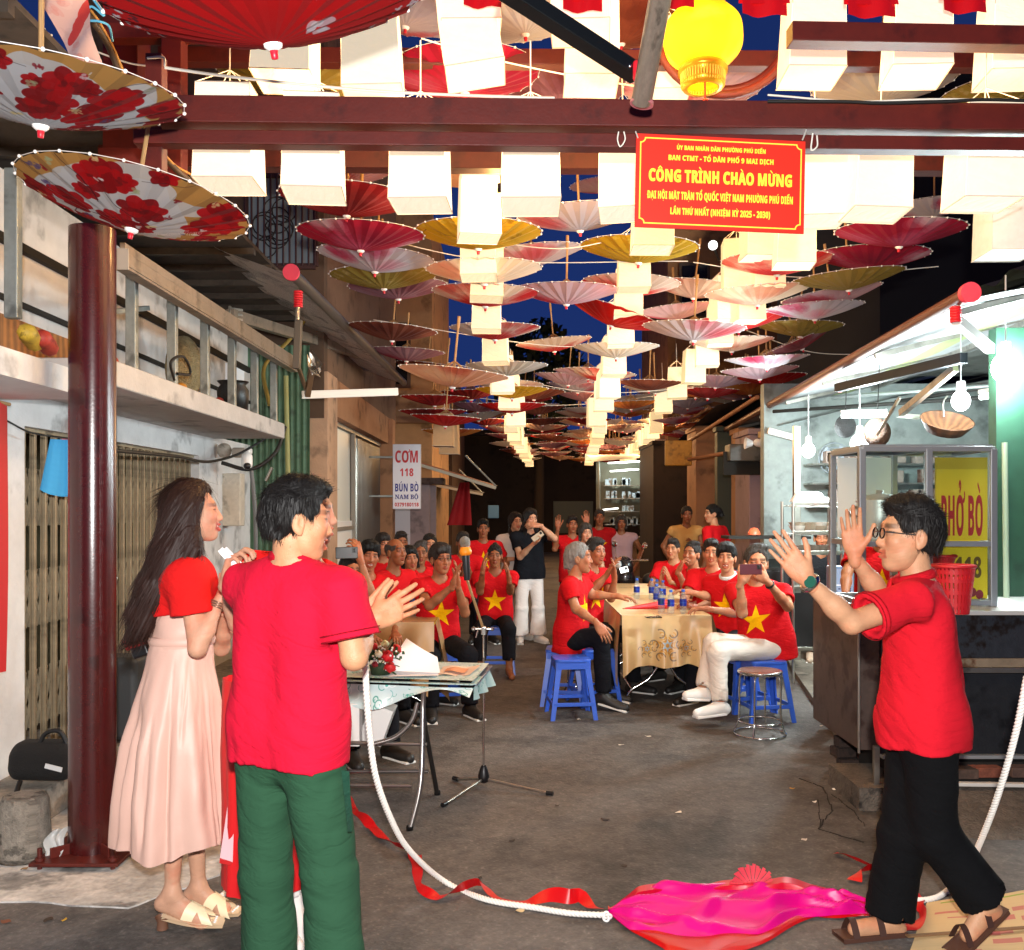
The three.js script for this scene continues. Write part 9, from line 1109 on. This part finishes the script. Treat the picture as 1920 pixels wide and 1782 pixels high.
  const env = (s, v) => Math.min(1, s * 9) * Math.min(1, (1 - s) * 8) * Math.min(1, (1 - v) * 7 + 0.1) * Math.min(1, v * 8 + 0.25);
  obj('magenta_side', sheet(topY, botY, (s, v) => { const w = n3(s * 3, 5, 2) - 0.5, r1 = Math.pow(Math.abs(Math.cos(Math.PI * (v * 1.7 + 0.9 * w + 0.5 * s))), 5), r2 = Math.pow(Math.abs(Math.cos(Math.PI * (v * 3.1 - 1.2 * s + 1.4 * (n3(s * 4, v, 7) - 0.5)))), 9) * (0.35 + n3(s * 5, v * 2, 4)), r3 = Math.pow(Math.abs(Math.cos(Math.PI * (v * 1.2 + 2.6 * s + n3(s * 3, v * 2, 11)))), 12); return 0.012 + env(s, v) * (0.026 * r1 + 0.034 * r2 + 0.02 * r3 + 0.012 * n3(s * 3, v * 2, 8)); }).translate(-c.x, 0, -c.z), satin('#cc0878'), t);
  obj('red_side', sheet(botY.map(([x, y]) => [x, y - 14]), redY, (s, v) => 0.008 + env(s, v) * (0.006 + 0.012 * Math.abs(Math.sin(v * 3 + s * 9)) * n3(s * 6, v * 3, 9))).translate(-c.x, 0, -c.z), satin('#b4060e'), t);
  obj('fold', sheet(topY.map(([x, y]) => [x, y - 3]), topY.map(([x, y]) => [x, y + 12]), (s, v) => 0.01 + 0.05 * env(s, v) * n3(s * 9, 0, 4)).translate(-c.x, 0, -c.z), satin('#c0082e'), t);
  const q = G(1412, 1676), ro = thing('paper_rosette', 'pleated coral paper rosette lying against the satin sheet', 'rosette', [q.x, 0.02, q.z]); const pet = []; for (let k = 0; k < 26; k++) { const a = -0.3 + (k / 26) * 3.75, r = 0.098 * (0.9 + 0.14 * ((k * 7) % 5) / 5); pet.push(quad(V(0.012 * Math.cos(a), 0.012 * Math.sin(a), 0), V(r * Math.cos(a - 0.05), r * Math.sin(a - 0.05), 0.012), V(r * 1.02 * Math.cos(a + 0.07), r * 1.02 * Math.sin(a + 0.07), 0.0), V(0.012 * Math.cos(a + 0.1), 0.012 * Math.sin(a + 0.1), 0.004), 4, 2, (w, s) => { w.z += (k % 2 ? 0.01 : -0.004) * s; })); } obj('petals', pet, mat('#e0485a', 0.7, { side: THREE.DoubleSide, transmission: 0.2, thickness: 0 }), ro); ro.rotation.x = -0.35;
  // cardboard
  const cb = canvas(512, 512, (x, W) => { x.fillStyle = '#c8a878'; x.fillRect(0, 0, W, W); const r = rng(23); for (let i = 0; i < 40; i++) { x.fillStyle = `rgba(150,120,80,${0.15 * r()})`; x.fillRect(0, r() * W, W, 4 * r()); } x.fillStyle = '#b04a4a'; for (let i = 0; i < 14; i++) { x.globalAlpha = 0.6; x.fillRect(40 + r() * 380, 60 + r() * 380, 30 + 90 * r(), 6 + 26 * r()); } x.globalAlpha = 1; x.fillStyle = '#8a9a3a'; x.fillRect(60, 20, 340, 10); });
  const k0 = thing('cardboard_sheet', 'flattened cardboard with red print at the lower right corner', 'cardboard', G(1820, 1750)), cc = (x, y) => G(x, y, 0.01).sub(k0.position); obj('sheet', (() => { const g = quad(cc(1690, 1830), cc(2080, 1830), cc(1965, 1664), cc(1738, 1692), 12, 10, (w, s, v) => { w.y += 0.004 * Math.sin(s * 9) + 0.003 * Math.sin(v * 11); }); const u = g.attributes.uv; for (let i = 0; i < u.count; i++) u.setXY(i, (i % 13) / 12, Math.floor(i / 13) / 10); return g; })(), mat('#ffffff', 0.8, { map: cb, side: THREE.DoubleSide }), k0); obj('fold', bar(cc(1700, 1760).add(V(0, 0.008, 0)), cc(2000, 1738).add(V(0, 0.008, 0)), 0.02, 0.004, V(0, 1, 0), 0), mat('#7c5a38', 0.8), k0);
}
renderer.render(scene, camera);
